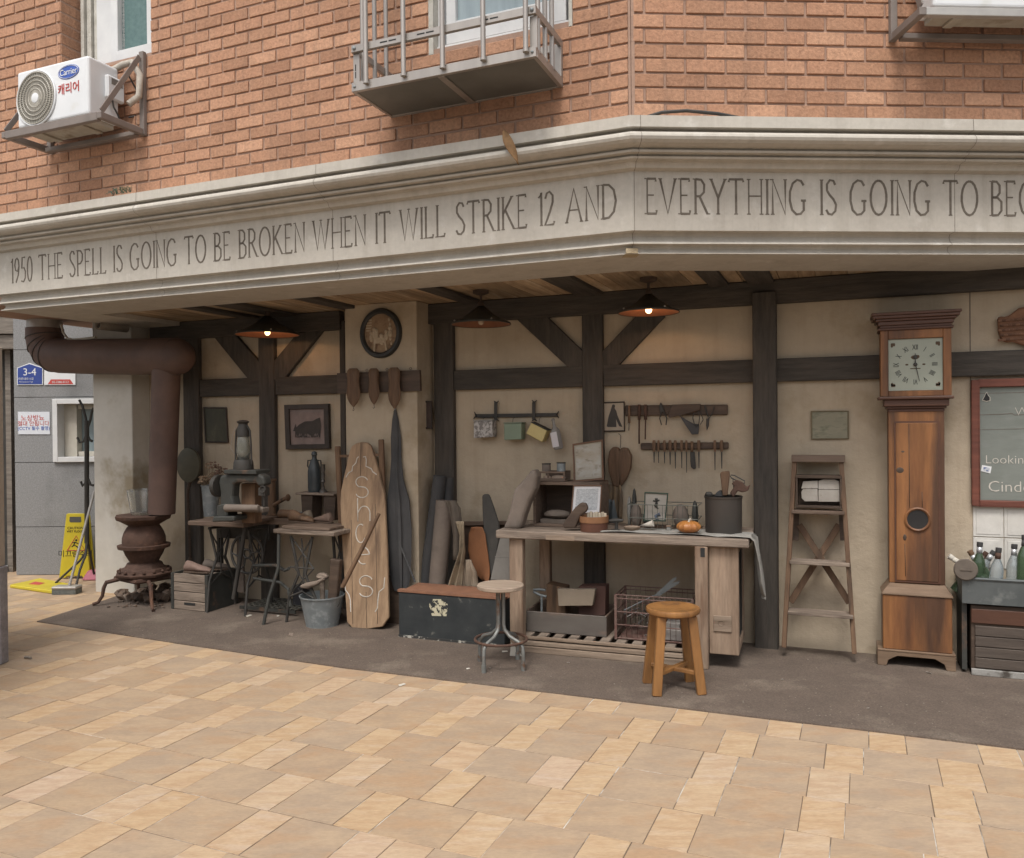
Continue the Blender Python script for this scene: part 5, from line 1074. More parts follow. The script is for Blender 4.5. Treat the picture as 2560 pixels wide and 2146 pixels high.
drape('dark_hide', 'dark curled hide over the tops of the leather rolls', [(1112, 1140, 1252), (1118, 1153, 1270), (1126, 1156, 1300), (1132, 1160, 1340), (1130, 1164, 1400)], -.34, mat('dark_hide', (.075, .06, .048), (.12, .10, .08), scale=6, bump=.4), 1.5, .02)
drape('pale_hide', 'pale folded hide hanging narrow beside the leather roll', [(1140, 1160, 1304), (1148, 1162, 1340), (1146, 1162, 1380), (1132, 1156, 1420), (1112, 1150, 1475)], -.38, m_hide, 2, .022)
drape('pale_cloth', 'beige cloth folded low between pale hide and orange leather', [(1146, 1178, 1400), (1146, 1190, 1430), (1146, 1194, 1475)], -.34, mat('beige_cloth', (.34, .275, .205), (.27, .215, .16), scale=9, bump=.3), 3, .02)
drape('orange_leather', 'bulging orange tan leather piece behind the trunk', [(1178, 1206, 1318), (1170, 1216, 1335), (1168, 1222, 1375), (1176, 1226, 1410), (1186, 1228, 1435), (1204, 1226, 1455)], -.27, mat('orange_leather', (.29, .13, .06), (.22, .10, .05), scale=5, bump=.2), .5, .03)
t = wT('dark_cabinet', 'low dark wooden rail and panel behind the hides', 'cabinet', 1200, 1400, -.12)
b = MB(); b.prism(t.xz([(1155, 1304), (1272, 1302), (1272, 1312), (1155, 1314)]), -.03, .0); t.part('rail', b, m_wbrownx, bev=.003)
b = MB(); b.prism(t.xz([(1160, 1314), (1270, 1312), (1268, 1520), (1158, 1520)]), 0, .03); t.part('panel', b, m_walnut)
t = wT('shaped_board', 'dark grey paddle shaped board leaning between leather and bench', 'board', 1232, 1440, -.30, single=True)
b = MB(); tprism(b, t, [(1205, 1240), (1209, 1236), (1221, 1236), (1225, 1244), (1236, 1275), (1247, 1310), (1248, 1335), (1243, 1375), (1242, 1440), (1226, 1440), (1218, 1390), (1209, 1330), (1206, 1290)], .05, .02); t.one(b, mat('dark_grey_board', (.085, .08, .072), (.06, .058, .054), scale=8, bump=.2), bev=.006)
t = wT('grey_slab', 'flat grey board leaning behind the left front bench leg', 'board', 1250, 1447, -.42, single=True)
b = MB(); b.prism(t.xz([(1250, 1345), (1300, 1345), (1290, 1400), (1275, 1450), (1226, 1450), (1238, 1395)]), 0, .02); b.prism(t.xz([(1238, 1391), (1292, 1393), (1291, 1395), (1237, 1393)]), -.002, 0); t.one(b, mat('grey_felt', (.23, .22, .20), (.18, .17, .155), scale=6, bump=.2), bev=.003)
# ---------------- black trunk
TK = gT('travel_chest', 'black painted trunk with worn label and brown top behind the steel stool', 'trunk', 997, 1592)
w_ = TK.p(1262, 1560).x; h_ = TK.p(997, 1480).z
b = MB(); b.box((0, 0, .01), (w_, .29, h_)); TK.part('body', b, mat('chipped_black_paint', (.026, .03, .032), (.04, .044, .045), scale=6, rough=.6, bump=.2, c3=(.22, .21, .18), p3=.70, s3=12), bev=.006)
b = MB(); b.box((-.004, -.006, h_+.0005), (w_+.004, .045, h_+.018)); b.add([(0.0, .046, h_+.001), (w_, .046, h_+.001), (w_, .29, h_+.012), (0.0, .29, h_+.012), (0, .29, h_), (w_, .29, h_), (0, .046, h_), (w_, .046, h_)], [(0, 1, 2, 3), (3, 2, 5, 4), (0, 3, 4, 6), (1, 7, 5, 2)]); TK.part('lid', b, mat('red_brown_lid', (.25, .125, .075), (.19, .095, .06), scale=9, rough=.7, bump=.3), bev=.002)
b = MB(); b.box((0, -.004, 0), (w_, .02, .016)); TK.part('bottom_rail', b, mat('chipped_rail', (.04, .04, .038), (.42, .40, .35), scale=18, lo=.52, hi=.6))
b = MB(); b.prism(TK.xz([(1074, 1498), (1118, 1499), (1119, 1518), (1116, 1541), (1080, 1540), (1073, 1515)], -.001), -.0015, .0); TK.part('label', b, mat('torn_label', (.50, .46, .33), (.03, .032, .033), scale=17, rough=.8, bump=0, lo=.49, hi=.52, seed=4))
# ---------------- steel swivel stool
MS_ = gT('swivel_stool', 'steel stool with round pale wooden seat and ring foot rest', 'stool', 1253, 1665)
zs_ = .505; rs_ = .145
b = MB(); b.lathe([(0, zs_-.028), (rs_*.93, zs_-.028), (rs_, zs_-.022), (rs_, zs_-.005), (rs_*.96, zs_), (0, zs_)], n=40); MS_.part('seat', b, wood('worn_pale_seat', (.36, .285, .22), (.28, .215, .165), 'x', 14, .7, .3, c3=(.16, .11, .08), p3=.66, s3=9))
rg = .166
for k in range(4):
    a = R(255+90*k); ca, sa = math.cos(a), math.sin(a); b = MB()
    b.tube([(.022*ca, .022*sa, zs_-.03), (.022*ca, .022*sa, .26), (.03*ca, .03*sa, .225), (.07*ca, .07*sa, .19), (.135*ca, .135*sa, .168), (.165*ca, .165*sa, .14), (.17*ca, .17*sa, .09), (.17*ca, .17*sa, 0)], .0115, 10)
    b.tube([(.17*ca, .17*sa, 0), (.17*ca, .17*sa, .045)], .0145, 10); MS_.part('leg', b, mat('painted_grey_tube', (.22, .225, .215), (.15, .15, .14), scale=12, rough=.45, bump=.15, metal=.3, c3=(.16, .085, .05), p3=.60, s3=14) if k == 0 else bpy.data.materials['painted_grey_tube'])
b = MB(); b.ring((0, 0, rg), .16, .0085, 'z', 40, 8); MS_.part('foot_ring', b, m_rust)
# ---------------- wooden stool
WS_ = gT('wooden_stool', 'honey coloured round wooden stool in front of the workbench', 'stool', 1684, 1722, ang=R(4))
m_honey = wood('honey_wood', (.30, .145, .048), (.21, .098, .032), 'z', 12, .42, .2, c3=(.13, .065, .028), p3=.63, s3=8, fine=.18, spec=.5)
zs_ = .462; rs_ = .152
b = MB(); b.lathe([(0, zs_-.04), (rs_*.86, zs_-.04), (rs_*.97, zs_-.03), (rs_, zs_-.016), (rs_*.97, zs_-.004), (rs_*.9, zs_), (rs_*.78, zs_-.006), (rs_*.72, zs_-.010), (0, zs_-.012)], n=44); WS_.part('seat', b, m_honey)
for sx in (-1, 1):
    for sy in (-1, 1):
        b = MB(); b.bar((sx*.125, sy*.115, 0), (sx*.085, sy*.078, zs_-.04), .05, .034, w2=.05); WS_.part('leg', b, m_honey, bev=.004)
for s_ in (-1, 1): b = MB(); b.bar((-.1, -.092*s_, .115+.001*s_), (.1, .092*s_, .115+.001*s_), .03, .022, up=(0, 0, 1)); WS_.part('stretcher', b, m_honey, bev=.003)
# ---------------- workbench
g0 = hz(1239, 1326, .8); WB = T('workbench', 'weathered pine workbench with end cabinet and slatted bottom shelf', 'workbench', (g0.x, g0.y, .006), R(-19.6)); HB = .794
Lb = WB.g(1873, 1347, HB).x; Db = .60
b = MB(); b.box((0, 0, HB-.052), (Lb, .20, HB)); b.box((0.004, .202, HB-.05), (Lb+.005, .41, HB-.001)); b.box((0, .412, HB-.05), (Lb-.003, Db, HB-.0015)); WB.part('top', b, m_wgrey, bev=.006)
b = MB(); c = WB.p(1364, 1346, -.002); c2 = WB.p(1436, 1346, -.002); b.box((c.x, -.001, HB-.05), (c2.x, .002, HB-.02)); WB.part('patch', b, m_wpalex, bev=.001)
def leg(x0, x1, y0, y1, z0=0): b = MB(); b.box((x0, y0, z0), (x1, y1, HB-.053)); return WB.part('leg', b, m_wpale, bev=.005)
xl = [WB.p(p_, 1450, .04).x for p_ in (1274, 1307, 1739, 1771, 1846)]
leg(xl[0], xl[1], .035, .10); leg(xl[2], xl[3], .0, .05); leg(WB.p(1350, 1400, .5).x, WB.p(1376, 1400, .5).x, .48, .54); leg(xl[3]+.1, xl[3]+.15, .48, .54, .1)
b = MB(); b.box((WB.p(1751, 1380, -.001).x, -.002, HB-.115), (WB.p(1762, 1380, -.001).x, .001, HB-.06)); WB.part('mortise', b, m_black)
zcb = WB.p(1800, 1636, .05).z
b = MB(); b.box((xl[3]+.002, .045, zcb), (xl[4], .075, HB-.053)); WB.part('cabinet_front', b, m_wpale, bev=.004)
b = MB(); b.box((WB.p(1784, 1560, .04).x, .036, WB.p(1784, 1578, .04).z), (WB.p(1829, 1560, .04).x, .0445, WB.p(1784, 1539, .04).z)); c = WB.p(1803, 1558, .036); b.ring((c.x, .035, c.z), .016, .003, 'y', 16, 5); WB.part('metal_plate', b, m_wpalex, bev=.002)
x_ = xl[4]
b = MB(); b.box((x_-.03, .076, zcb), (x_, .11, HB-.053)); b.box((x_-.03, .5, zcb), (x_, .54, HB-.053)); b.box((x_-.03, .111, zcb), (x_, .499, zcb+.05)); b.box((x_-.03, .111, HB-.1), (x_, .499, HB-.053)); WB.part('side_frame', b, m_wpale, bev=.003)
b = MB(); b.box((x_-.02, .111, zcb+.051), (x_-.012, .499, HB-.101)); b.box((xl[3]+.01, .52, zcb), (x_-.031, .53, HB-.06)); WB.part('side_panel', b, mat('sooty_panel', (.03, .03, .03), (.045, .044, .042), scale=9))
zp = .095
b = MB(); b.box((xl[0], .06, zp-.02), (xl[2]+.03, .085, zp)); b.box((xl[0]+.03, .028, zp-.05), (xl[2]+.01, .058, zp-.024)); b.box((xl[0]+.02, .02, .0), (xl[2]-.02, .07, .04)); WB.part('front_plank', b, m_wpalex, bev=.003)
for k in range(11):
    xx = xl[0]+.06+k*.105; 
    if xx > xl[2]-.06: break
    b = MB(); b.box((xx, .0855, zp-.02), (xx+.062, .56, zp-.002)); WB.part('slat', b, m_wgrey, bev=.003)
ZT = HB+.006
# cloth on the bench
t = T('grey_cloth', 'grey linen cloth spread along the bench and hanging over its right end', 'cloth', WB.M @ Vector((0, 0, 0)), R(-19.6), single=True)
xA, xB = t.p(1504, 1320, .1).x, Lb+.012
b = MB()
def cf(u, v):
    s_ = u*(xB-xA+.36); wv = .006*math.sin(u*17+v*3)+.004*math.sin(v*9+u*5)
    if s_ < xB-xA:
        f_ = s_/(xB-xA); y0 = .06+.03*math.sin(f_*4)-.02*f_; y1 = y0+.05+.20*min(1, f_*1.6)
        return (xA+s_, y0+(y1-y0)*v, HB+.006+abs(wv))
    d = s_-(xB-xA); k = min(1, d/.36)
    y0 = .05+.05*k; y1 = .40-.06*k
    if k > .8: y0 += (k-.8)*.5; y1 -= (k-.8)*.5
    return (xB+.012+.05*k+.012*math.sin(v*12+k*3), y0+(y1-y0)*v, HB-.0-d*(1+.12*v))
b.cloth(cf, 60, 14); t.one(b, m_linen, solid=.003)
# ---------------- things under the bench
t = T('wooden_tray_box', 'dark grey wooden box without lid on the slatted shelf', 'box', WB.M @ Vector((WB.p(1316, 1580, .19).x, .19, zp)), R(-19.6))
w_ = t.p(1516, 1560).x; h_ = t.p(1316, 1528).z
for a in (((0, 0, 0), (w_, .015, h_)), ((0, .285, 0), (w_, .3, h_+.02)), ((0, .016, 0), (.015, .284, h_+.01)), ((w_-.015, .016, 0), (w_, .284, h_))): b = MB(); b.box(*a); t.part('side', b, m_wbrownx if a[0][1] else mat('grey_stained_box', (.13, .115, .10), (.10, .085, .075), scale=7, st=(.3, 1, 1), c3=(.19, .13, .10), p3=.6, s3=5), bev=.003)
b = MB(); b.box((.016, .016, 0), (w_-.016, .284, .012)); t.part('bottom', b, m_walnut)
BX = t
def inbox(name, label, pts, y, th, m_, cat='box', z0=None):
    t = T(name, label, cat, BX.M @ Vector((0, y, .013)), R(-19.6), single=True); b = MB(); P_ = t.xz(pts)
    mz = min(p[1] for p in P_)
    b.prism([(x, z-mz+.0 if z0 is None else z) for x, z in P_] if z0 is None else P_, 0, th); t.one(b, m_, bev=.003); return t
inbox('brown_box', 'brown cardboard box at the left inside the grey wooden box', [(1366, 1540), (1366, 1460), (1412, 1470), (1414, 1540)], .12, .12, m_wbrown, z0=1)
inbox('tan_card', 'tan grey carton with one centre seam inside the grey wooden box', [(1396, 1516), (1393, 1473), (1440, 1474), (1488, 1474), (1481, 1515)], .05, .05, mat('tan_carton', (.27, .22, .165), (.22, .175, .13), scale=5), z0=1)
inbox('red_brown_case', 'reddish brown case at the right inside the grey wooden box', [(1446, 1540), (1446, 1467), (1514, 1466), (1513, 1540)], .14, .11, mat('red_brown_case', (.13, .07, .055), (.10, .055, .045), scale=6), z0=1)
t = T('bent_rod', 'bent grey metal handle above the left of the grey wooden box', 'handle', BX.M @ Vector((0, .1, .0)), R(-19.6), single=True)
b = MB(); f = lambda a, c: tuple(t.p(a, c)); b.tube([f(1366, 1492), f(1350, 1488), f(1334, 1480), (f(1334, 1475)), f(1350, 1474), f(1364, 1476)], .009, 8); b.tube([f(1354, 1490), f(1354, 1560)], .008, 8); t.one(b, m_zinc)
RC = T('wire_crate', 'red brown wire crate of scrap on the slatted shelf', 'wire crate', WB.M @ Vector((WB.p(1540, 1600, .17).x, .17, zp)), R(-19.6))
w_ = RC.p(1732, 1560).x; h_ = RC.p(1540, 1487).z; m_rwire = mat('red_brown_wire', (.12, .055, .045), (.17, .12, .10), scale=18, rough=.6)
b = MB()
for z in (0.01, h_*.33, h_*.62, h_*.92, h_): b.tube([(0, 0, z), (w_, 0, z), (w_, .3, z), (0, .3, z)], .004, 6, closed=True)
for x, y in ((0, 0), (w_, 0), (w_, .3), (0, .3)): b.box((x-.008, y-.008, 0), (x+.008, y+.008, h_))
RC.part('rim_wires', b, m_rwire)
b = MB()
for k in range(1, 14):
    x = w_*k/14; b.tube([(x, 0, .01), (x, 0, h_)], .0016, 4); b.tube([(x, .3, .01), (x, .3, h_)], .0016, 4)
for k in range(1, 9): y = .3*k/9; b.tube([(0, y, .01), (0, y, h_)], .0016, 4); b.tube([(w_, y, .01), (w_, y, h_)], .0016, 4)
b.box((.01, .01, .0), (w_-.01, .29, .006)); RC.part('mesh_wires', b, m_rwire)
rn = random.Random(21); m_scr = mat('scrap_metal', (.11, .10, .09), (.20, .19, .18), scale=14, rough=.6, metal=.3)
for k in range(16):
    x, y, z = rn.uniform(.04, w_-.1), rn.uniform(.05, .25), rn.uniform(.03, h_*.55)
    t = T('scrap_rod', 'thin bent scrap rod inside the red brown wire crate', 'scrap', RC.M @ Vector((x, y, z)), A+rn.uniform(-.6, .6), group='scrap rods in the wire crate', single=True)
    L_ = rn.uniform(.06, .13); b = MB(); b.tube([(-L_/2, 0, -.02), (0, 0, rn.uniform(-.01, .03)), (L_/2, 0, rn.uniform(-.02, .04))], rn.uniform(.003, .007), 6); t.one(b, m_scr if k % 3 else m_rust)
t = T('slotted_turner', 'pale metal turner sticking up out of the wire crate', 'kitchen tool', RC.M @ Vector((w_*.4, .14, .1)), R(-19.6), single=True)
f = lambda a, c: tuple(t.p(a, c)); b = MB(); b.tube([f(1560, 1526), f(1634, 1490)], .005, 6)
b.prism(t.xz([(1634, 1490), (1682, 1446), (1692, 1442), (1690, 1450), (1680, 1458), (1700, 1452), (1696, 1460), (1676, 1472), (1650, 1490)]), -.003, .003); t.one(b, m_zinc)
t = T('white_book', 'whitish paper bundle low in the wire crate', 'bundle', RC.M @ Vector((w_*.62, .03, .01)), R(-19.6), single=True)
b = MB(); b.box((0, 0, 0), (.12, .12, .07)); b.box((.01, .01, .071), (.1, .11, .11)); t.one(b, mat('grimy_paper', (.26, .24, .22), (.17, .15, .14), scale=16, bump=.3), bev=.004)
# ---------------- things on the bench
def bT(name, label, cat, px, py, y, z=None, **k):
    v = WB.p(px, py, y); v.z = HB+.001 if z is None else z; k.setdefault('ang', R(-19.6)); ang = k.pop('ang'); return T(name, label, cat, WB.M @ v, ang, **k)
WX = bT('open_wooden_box', 'dark open wooden box shelf standing on its side on the bench', 'box', 1333, 1300, .26)
w_ = WX.p(1500, 1290).x; h_ = WX.p(1340, 1205).z
for a, nm in ((((0, 0, h_-.02), (w_, .26, h_)), 'top_board'), (((0, 0, 0), (w_, .26, .018)), 'bottom_board'), (((0, 0, .019), (.018, .26, h_-.021)), 'end_board'), (((w_-.018, 0, .019), (w_, .26, h_-.021)), 'end_board'), (((.019, .25, .019), (w_-.019, .26, h_-.021)), 'back_board')): b = MB(); b.box(*a); WX.part(nm, b, m_wbrownx if nm != 'back_board' else m_walnut, bev=.002)
t = T('dark_stone_bundle', 'dark bundle lying inside the open wooden box', 'bundle', WX.M @ Vector((.14, .1, .045)), A, single=True)
b = MB(); b.ball((0, 0, .03), .055, (1.8, 1, .55), 14, lump=.12); b.box((-.1, -.06, -.026), (.12, .08, .0)); t.one(b, m_leather)
t = T('wooden_dish', 'small wooden tray with cloth and tins on top of the open box', 'tray', WX.M @ Vector((WX.p(1350, 1200, .06).x, .05, h_+.001)), R(-19.6))
w2 = t.p(1412, 1200).x; h2 = t.p(1350, 1179).z
b = MB()
for a in (((0, 0, 0), (w2, .008, .02)), ((0, 0.009, 0), (w2, .15, .006)), ((0, .14, .007), (w2, .15, h2)), ((0, 0, h2-.012), (w2, .008, h2)), ((w2*.3, .001, .021), (w2*.3+.012, .008, h2-.013)), ((w2-.012, .001, .021), (w2, .008, h2-.013)), ((0, .001, .021), (.01, .008, h2-.013))): b.box(*a)
t.part('tray_frame', b, m_wbrownx, bev=.002)
b = MB(); b.ball((w2*.65, .06, .022), .03, (1.7, 1, .6), 12, lump=.1); b.ball((w2*.2, .06, .02), .025, (1.2, 1, .6), 12, lump=.1); t.part('folded_cloth', b, mat('pale_pink_cloth', (.34, .26, .20), (.40, .33, .27)))
for k, (px, lab) in enumerate(((1366, 'small dull tin at the left on the small wooden tray'), (1403, 'shinier tin with a dark lid on the small wooden tray'))):
    q = WX.p(px, 1178, .12); t2 = T('small_tin', lab, 'tin', WX.M @ Vector((q.x, .12, h_+h2)), A)
    b = MB(); b.lathe([(0, 0), (.03, 0), (.03, .045+.008*k), (0, .045+.008*k)], n=20); t2.part('can', b, m_zinc if k else m_leather)
    b = MB(); b.lathe([(0, .046+.008*k), (.032, .046+.008*k), (.032, .053+.008*k), (0, .054+.008*k)], n=20); t2.part('lid', b, m_iron)
t = bT('felt_boot_shape', 'tall grey leather boot shape standing at the left end of the bench', 'boot', 1300, 1318, .16, single=True)
b = MB(); b.prism(t.xz([(1343, 1170), (1330, 1178), (1316, 1196), (1292, 1222), (1284, 1250), (1281, 1270), (1272, 1300), (1262, 1322), (1308, 1322), (1316, 1290), (1330, 1250), (1345, 1220), (1348, 1190)]), -.06, .06); t.one(b, m_leather, bev=.03, seg=3)
m_frbr = wood('brown_picture_frame', (.16, .09, .055), (.11, .062, .04), 'x', 18, .5, .15)
def bench_picture(name, label, pts, y, fw, fm, sheet, image, inset, mark=None, s=.08):
    cx = sum(p[0] for p in pts)/4; py = max(p[1] for p in pts); v = WB.p(cx, py, y); t = T(name, label, 'picture', WB.M @ Vector((v.x, y, max(v.z, HB+.001))), R(-19.6))
    o = [tp(t, a, c, s) for a, c in pts]; c = sum(o, Vector())/4
    def ins(k): return [c+(q-c)*(1-1.35*k/(q-c).length) for q in o]
    def pr_(mb_, P_, f0, f1):
        n_ = len(P_); mb_.add([tuple(p+Vector((0, f0, 0))) for p in P_]+[tuple(p+Vector((0, f1, 0))) for p in P_], [tuple(range(n_)), tuple(range(n_, 2*n_))[::-1]]+[(i, (i+1) % n_, n_+(i+1) % n_, n_+i) for i in range(n_)])
    i1 = ins(fw); b = MB()
    for k in range(4): pr_(b, [o[k], o[(k+1) % 4], i1[(k+1) % 4], i1[k]], -.014, .004)
    t.part('frame', b, fm, bev=.002); b = MB(); pr_(b, i1, -.004, .003); t.part('sheet', b, sheet)
    if image: b = MB(); pr_(b, ins(fw+inset), -.0055, -.0042); t.part('image', b, image)
    if mark: mark(t, s)
    return t
bench_picture('picture', 'brown framed pale picture tilted on top of the open box', [(1432, 1110), (1507, 1099), (1510, 1199), (1436, 1205)], .38, .011, m_frbr, mat('pale_map_sheet', (.36, .32, .26), (.27, .25, .20), scale=5, bump=0, rough=.5), mat('faded_map', (.30, .26, .20), (.40, .40, .38), scale=4, bump=0, rough=.5, st=(1, 1, 2), c3=(.2, .17, .12), p3=.6, s3=12), .012)
bench_picture('print', 'white matted grey print in a thin frame before the open box', [(1434, 1213), (1506, 1213), (1502, 1283), (1428, 1286)], .22, .007, m_frbr, mat('white_matting', (.66, .65, .66), rough=.6, bump=0), mat('grey_etching', (.34, .35, .36), (.46, .47, .48), scale=45, bump=0, rough=.7, fine=.3), .018)
def fig(t, s):
    b = MB()
    for q, r_ in (([(1641, 1246), (1642, 1252)], .010), ([(1633, 1252), (1642, 1254), (1649, 1250)], .005), ([(1642, 1256), (1640, 1268)], .009), ([(1636, 1262), (1646, 1272)], .005)): b.tube([tp(t, a, c, s)+Vector((0, -.006, 0)) for a, c in q], r_, 6)
    t.part('dark_figure', b, m_iron); b = MB(); b.tube([tp(t, a, c, s)+Vector((0, -.006, 0)) for a, c in ((1650, 1285), (1640, 1290), (1644, 1300))], .012, 6); t.part('blue_patch', b, mat('dull_blue', (.12, .14, .18)))
bench_picture('picture', 'small pale picture with a dark little figure behind the wire basket', [(1612, 1230), (1671, 1233), (1664, 1304), (1610, 1302)], .34, .007, mat('green_frame', (.07, .10, .075), (.055, .08, .06)), mat('pale_pinkish_sheet', (.36, .33, .29), (.32, .29, .25)), None, 0, fig)
# brush, round box, papers
t = bT('dark_shoe_sole', 'dark curved leather sole leaning on the round brown box', 'sole', 1420, 1318, .10, single=True)
b = MB(); b.prism(t.xz([(1410, 1320), (1409, 1308), (1424, 1288), (1440, 1268), (1454, 1256), (1466, 1258), (1471, 1270), (1466, 1280), (1452, 1290), (1446, 1304), (1440, 1320)]), -.02, .02); t.one(b, m_walnut, bev=.01, seg=2)
RB = bT('round_wooden_box', 'round red brown wooden box with a lighter rim on the bench', 'box', 1485, 1318, .13)
r_ = (RB.p(1521, 1310).x-RB.p(1450, 1310).x)/2; h_ = RB.p(1485, 1290).z
b = MB(); b.lathe([(0, 0), (r_*.93, 0), (r_*.95, h_*.6), (0, h_*.6)], n=32); RB.part('body', b, mat('reddish_wood', (.14, .062, .04), (.10, .045, .03), scale=8, rough=.5))
b = MB(); b.lathe([(r_, h_*.6), (r_, h_), (r_*.9, h_), (r_*.88, h_*.6)], n=32); RB.part('rim', b, mat('orange_wood', (.26, .13, .065), (.2, .1, .05), scale=8, rough=.5))
t = T('cream_labels', 'row of cream paper tags standing in the round wooden box', 'tags', RB.M @ Vector((0, 0, h_*.6)), A, single=True)
b = MB()
for k in range(7): x = -.045+.019*k; b.box((x, -.01+.004*(k % 3), 0), (x+.016, .0+.004*(k % 3), .06+.006*(k % 2)))
t.one(b, mat('cream_card', (.46, .39, .29), (.52, .45, .35), island=.1), bev=.001)
t = bT('cobbler_last_stand', 'small black iron cobbler stand between round box and wooden plate', 'last stand', 1541, 1318, .17)
b = MB(); b.lathe([(0, 0), (.035, 0), (.035, .008), (.012, .014), (.010, .05), (.014, .06), (0, .06)], n=16); t.part('foot_stem', b, m_iron)
b = MB(); b.tube([(-.05, 0, .062), (0, 0, .068), (.045, 0, .07)], [.010, .014, .008], 8); t.part('iron_sole', b, m_iron)
t = bT('thread_spool', 'small pale thread spool left of the pumpkin on the bench', 'spool', 1672, 1326, .2)
b = MB(); b.lathe([(0, 0), (.018, 0), (.018, .006), (.010, .008), (.010, .034), (.018, .036), (.018, .042), (0, .042)], n=16); t.part('reel', b, m_wpale)
b = MB(); b.lathe([(.0105, .009), (.015, .012), (.015, .03), (.0105, .033)], n=16, cap=False); t.part('thread', b, m_linen)
# plate, cone, pumpkin, basket
PLt = bT('wooden_plate', 'small oval pale wooden plate on the bench cloth', 'plate', 1580, 1318, .16, HB+.012, single=True)
r_ = .055; b = MB(); b.lathe([(0, 0), (r_*.8, 0), (r_, .022), (r_*.94, .022), (r_*.75, .008), (0, .006)], n=28); PLt.one(b, m_wpalex)
t = bT('white_paper_cone', 'folded white paper cone lying on the wooden plate', 'paper', 1595, 1305, .17, HB+.036, single=True)
b = MB(); b.lathe([(.0, .0), (.022, .1)], n=14, M=Matrix.Rotation(R(78), 4, 'Y'), cap=False); t.one(b, m_paper, solid=.001)
PK = bT('pumpkin', 'little orange ribbed pumpkin on the bench', 'pumpkin', 1722, 1330, .12, HB+.012)
r_ = (PK.p(1753, 1315).x-PK.p(1691, 1315).x)/2; v = []; n = 48; rows = 12; b = MB()
for i in range(rows+1):
    t_ = math.pi*i/rows
    for k in range(n): a = 2*math.pi*k/n; q = r_*(1-.09*abs(math.cos(a*6)))*math.sin(t_)**.8; v.append((q*math.cos(a), q*math.sin(a), r_*.50-r_*.50*math.cos(t_)-(.012 if i > rows-2 else 0)))
b.add(v, [(i*n+k, i*n+(k+1) % n, (i+1)*n+(k+1) % n, (i+1)*n+k) for i in range(rows) for k in range(n)], True); PK.part('flesh', b, mat('pumpkin_skin', (.40, .17, .04), (.33, .13, .04), scale=5, rough=.45, bump=.1, spec=.5))
b = MB(); b.tube([(0, 0, r_*.9), (.005, 0, r_*1.08), (.015, 0, r_*1.15)], [.008, .006, .008], 7); PK.part('stem', b, m_paper)
BK2 = bT('wire_basket', 'dark wire basket of odds and ends at the back of the bench', 'basket', 1570, 1312, .30)
w_ = BK2.p(1745, 1300).x; h_ = BK2.p(1600, 1262).z
b = MB()
for z in (.004, h_*.45, h_): b.tube([(0, 0, z), (w_, 0, z), (w_, .22, z), (0, .22, z)], .003, 6, closed=True)
for k in range(0, 15): x = w_*k/14; b.tube([(x, 0, .004), (x, 0, h_)], .0014, 4)
BK2.part('wires', b, mat('dull_green_wire', (.10, .11, .09), (.14, .14, .12), metal=.3, rough=.5))
rn = random.Random(31)
for k, (px, py, rr2, mm_, lab, ct) in enumerate(((1590, 1278, .035, m_leather, 'pale brown cloth ball at the left of the wire basket', 'cloth ball'), (1618, 1290, .032, m_iron, 'black lump in the middle of the wire basket', 'lump'), (1700, 1280, .05, m_leather, 'brown grey bag filling the right of the wire basket', 'bag'), (1736, 1275, .04, m_irong, 'dark upright handle piece at the right end of the wire basket', 'handle piece'), (1583, 1252, .03, m_irong, 'dark green bottle neck behind the left of the wire basket', 'bottle neck'), (1570, 1266, .03, m_linen, 'grey cloth tuft left of the wire basket', 'cloth'))):
    v = WB.p(px, py, .38); t = T(('cloth_ball', 'black_lump', 'brown_bag', 'iron_stub', 'bottle_neck', 'cloth_tuft')[k], lab, ct, WB.M @ Vector((v.x, .38+.01*k, HB+.002)), A, single=True)
    h3 = max(v.z-HB, .03); b = MB(); b.ball((0, 0, h3*.72), rr2, (1.1 if k < 3 else .55, .8, max(1.0, h3*.72/rr2)), 12, lump=.15); t.one(b, mm_)
TB = bT('tool_tin', 'round dark metal tin of tools at the right end of the bench', 'tin', 1809, 1320, .25)
r_ = (TB.p(1859, 1290).x-TB.p(1763, 1290).x)/2; h_ = TB.p(1809, 1240).z
b = MB(); b.lathe([(0, 0), (r_*.95, 0), (r_*.97, h_), (r_*1.0, h_), (r_*1.0, h_-.012), (r_*.95, h_-.02), (r_*.93, h_-.001), (r_*.9, .01), (0, .01)], n=36); TB.part('can', b, mat('dark_brown_tin', (.065, .055, .048), (.05, .045, .04), scale=4, rough=.45, bump=.05, metal=.2))
b = MB(); b.ball((-r_*.75, -.01, h_+.008), .02, (1.3, 1, .9), 10, lump=.2); TB.part('lug', b, m_iron)
for nm, lab, pts, th, mm_, yy in (('wooden_wedge', 'brown wooden handle with a split end rising from the tool tin', [(1800, 1186), (1802, 1180), (1823, 1178), (1824, 1188), (1818, 1240), (1806, 1240)], .03, m_wbrown, 0), ('iron_clamp', 'rusty clamp hanging over the right rim of the tool tin', [(1824, 1234), (1836, 1216), (1828, 1210), (1840, 1200), (1856, 1206), (1866, 1218), (1876, 1212), (1870, 1228), (1856, 1232), (1844, 1228), (1834, 1244)], .025, m_rust, .01), ('dark_cloth_ball', 'dark rag bunched in the middle of the tool tin', [(1786, 1242), (1790, 1232), (1800, 1226), (1808, 1232), (1812, 1244)], .06, m_canvas, .02)):
    t = T(nm, lab, 'tool', TB.M @ Vector((0, yy, h_-.03)), R(-19.6), single=True); b = MB(); b.prism(t.xz(pts), 0, th); t.one(b, mm_, bev=.005)
t = T('metal_loop', 'thin steel loop sticking out above the tool tin', 'loop', TB.M @ Vector((0, .03, h_)), R(-19.6), single=True)
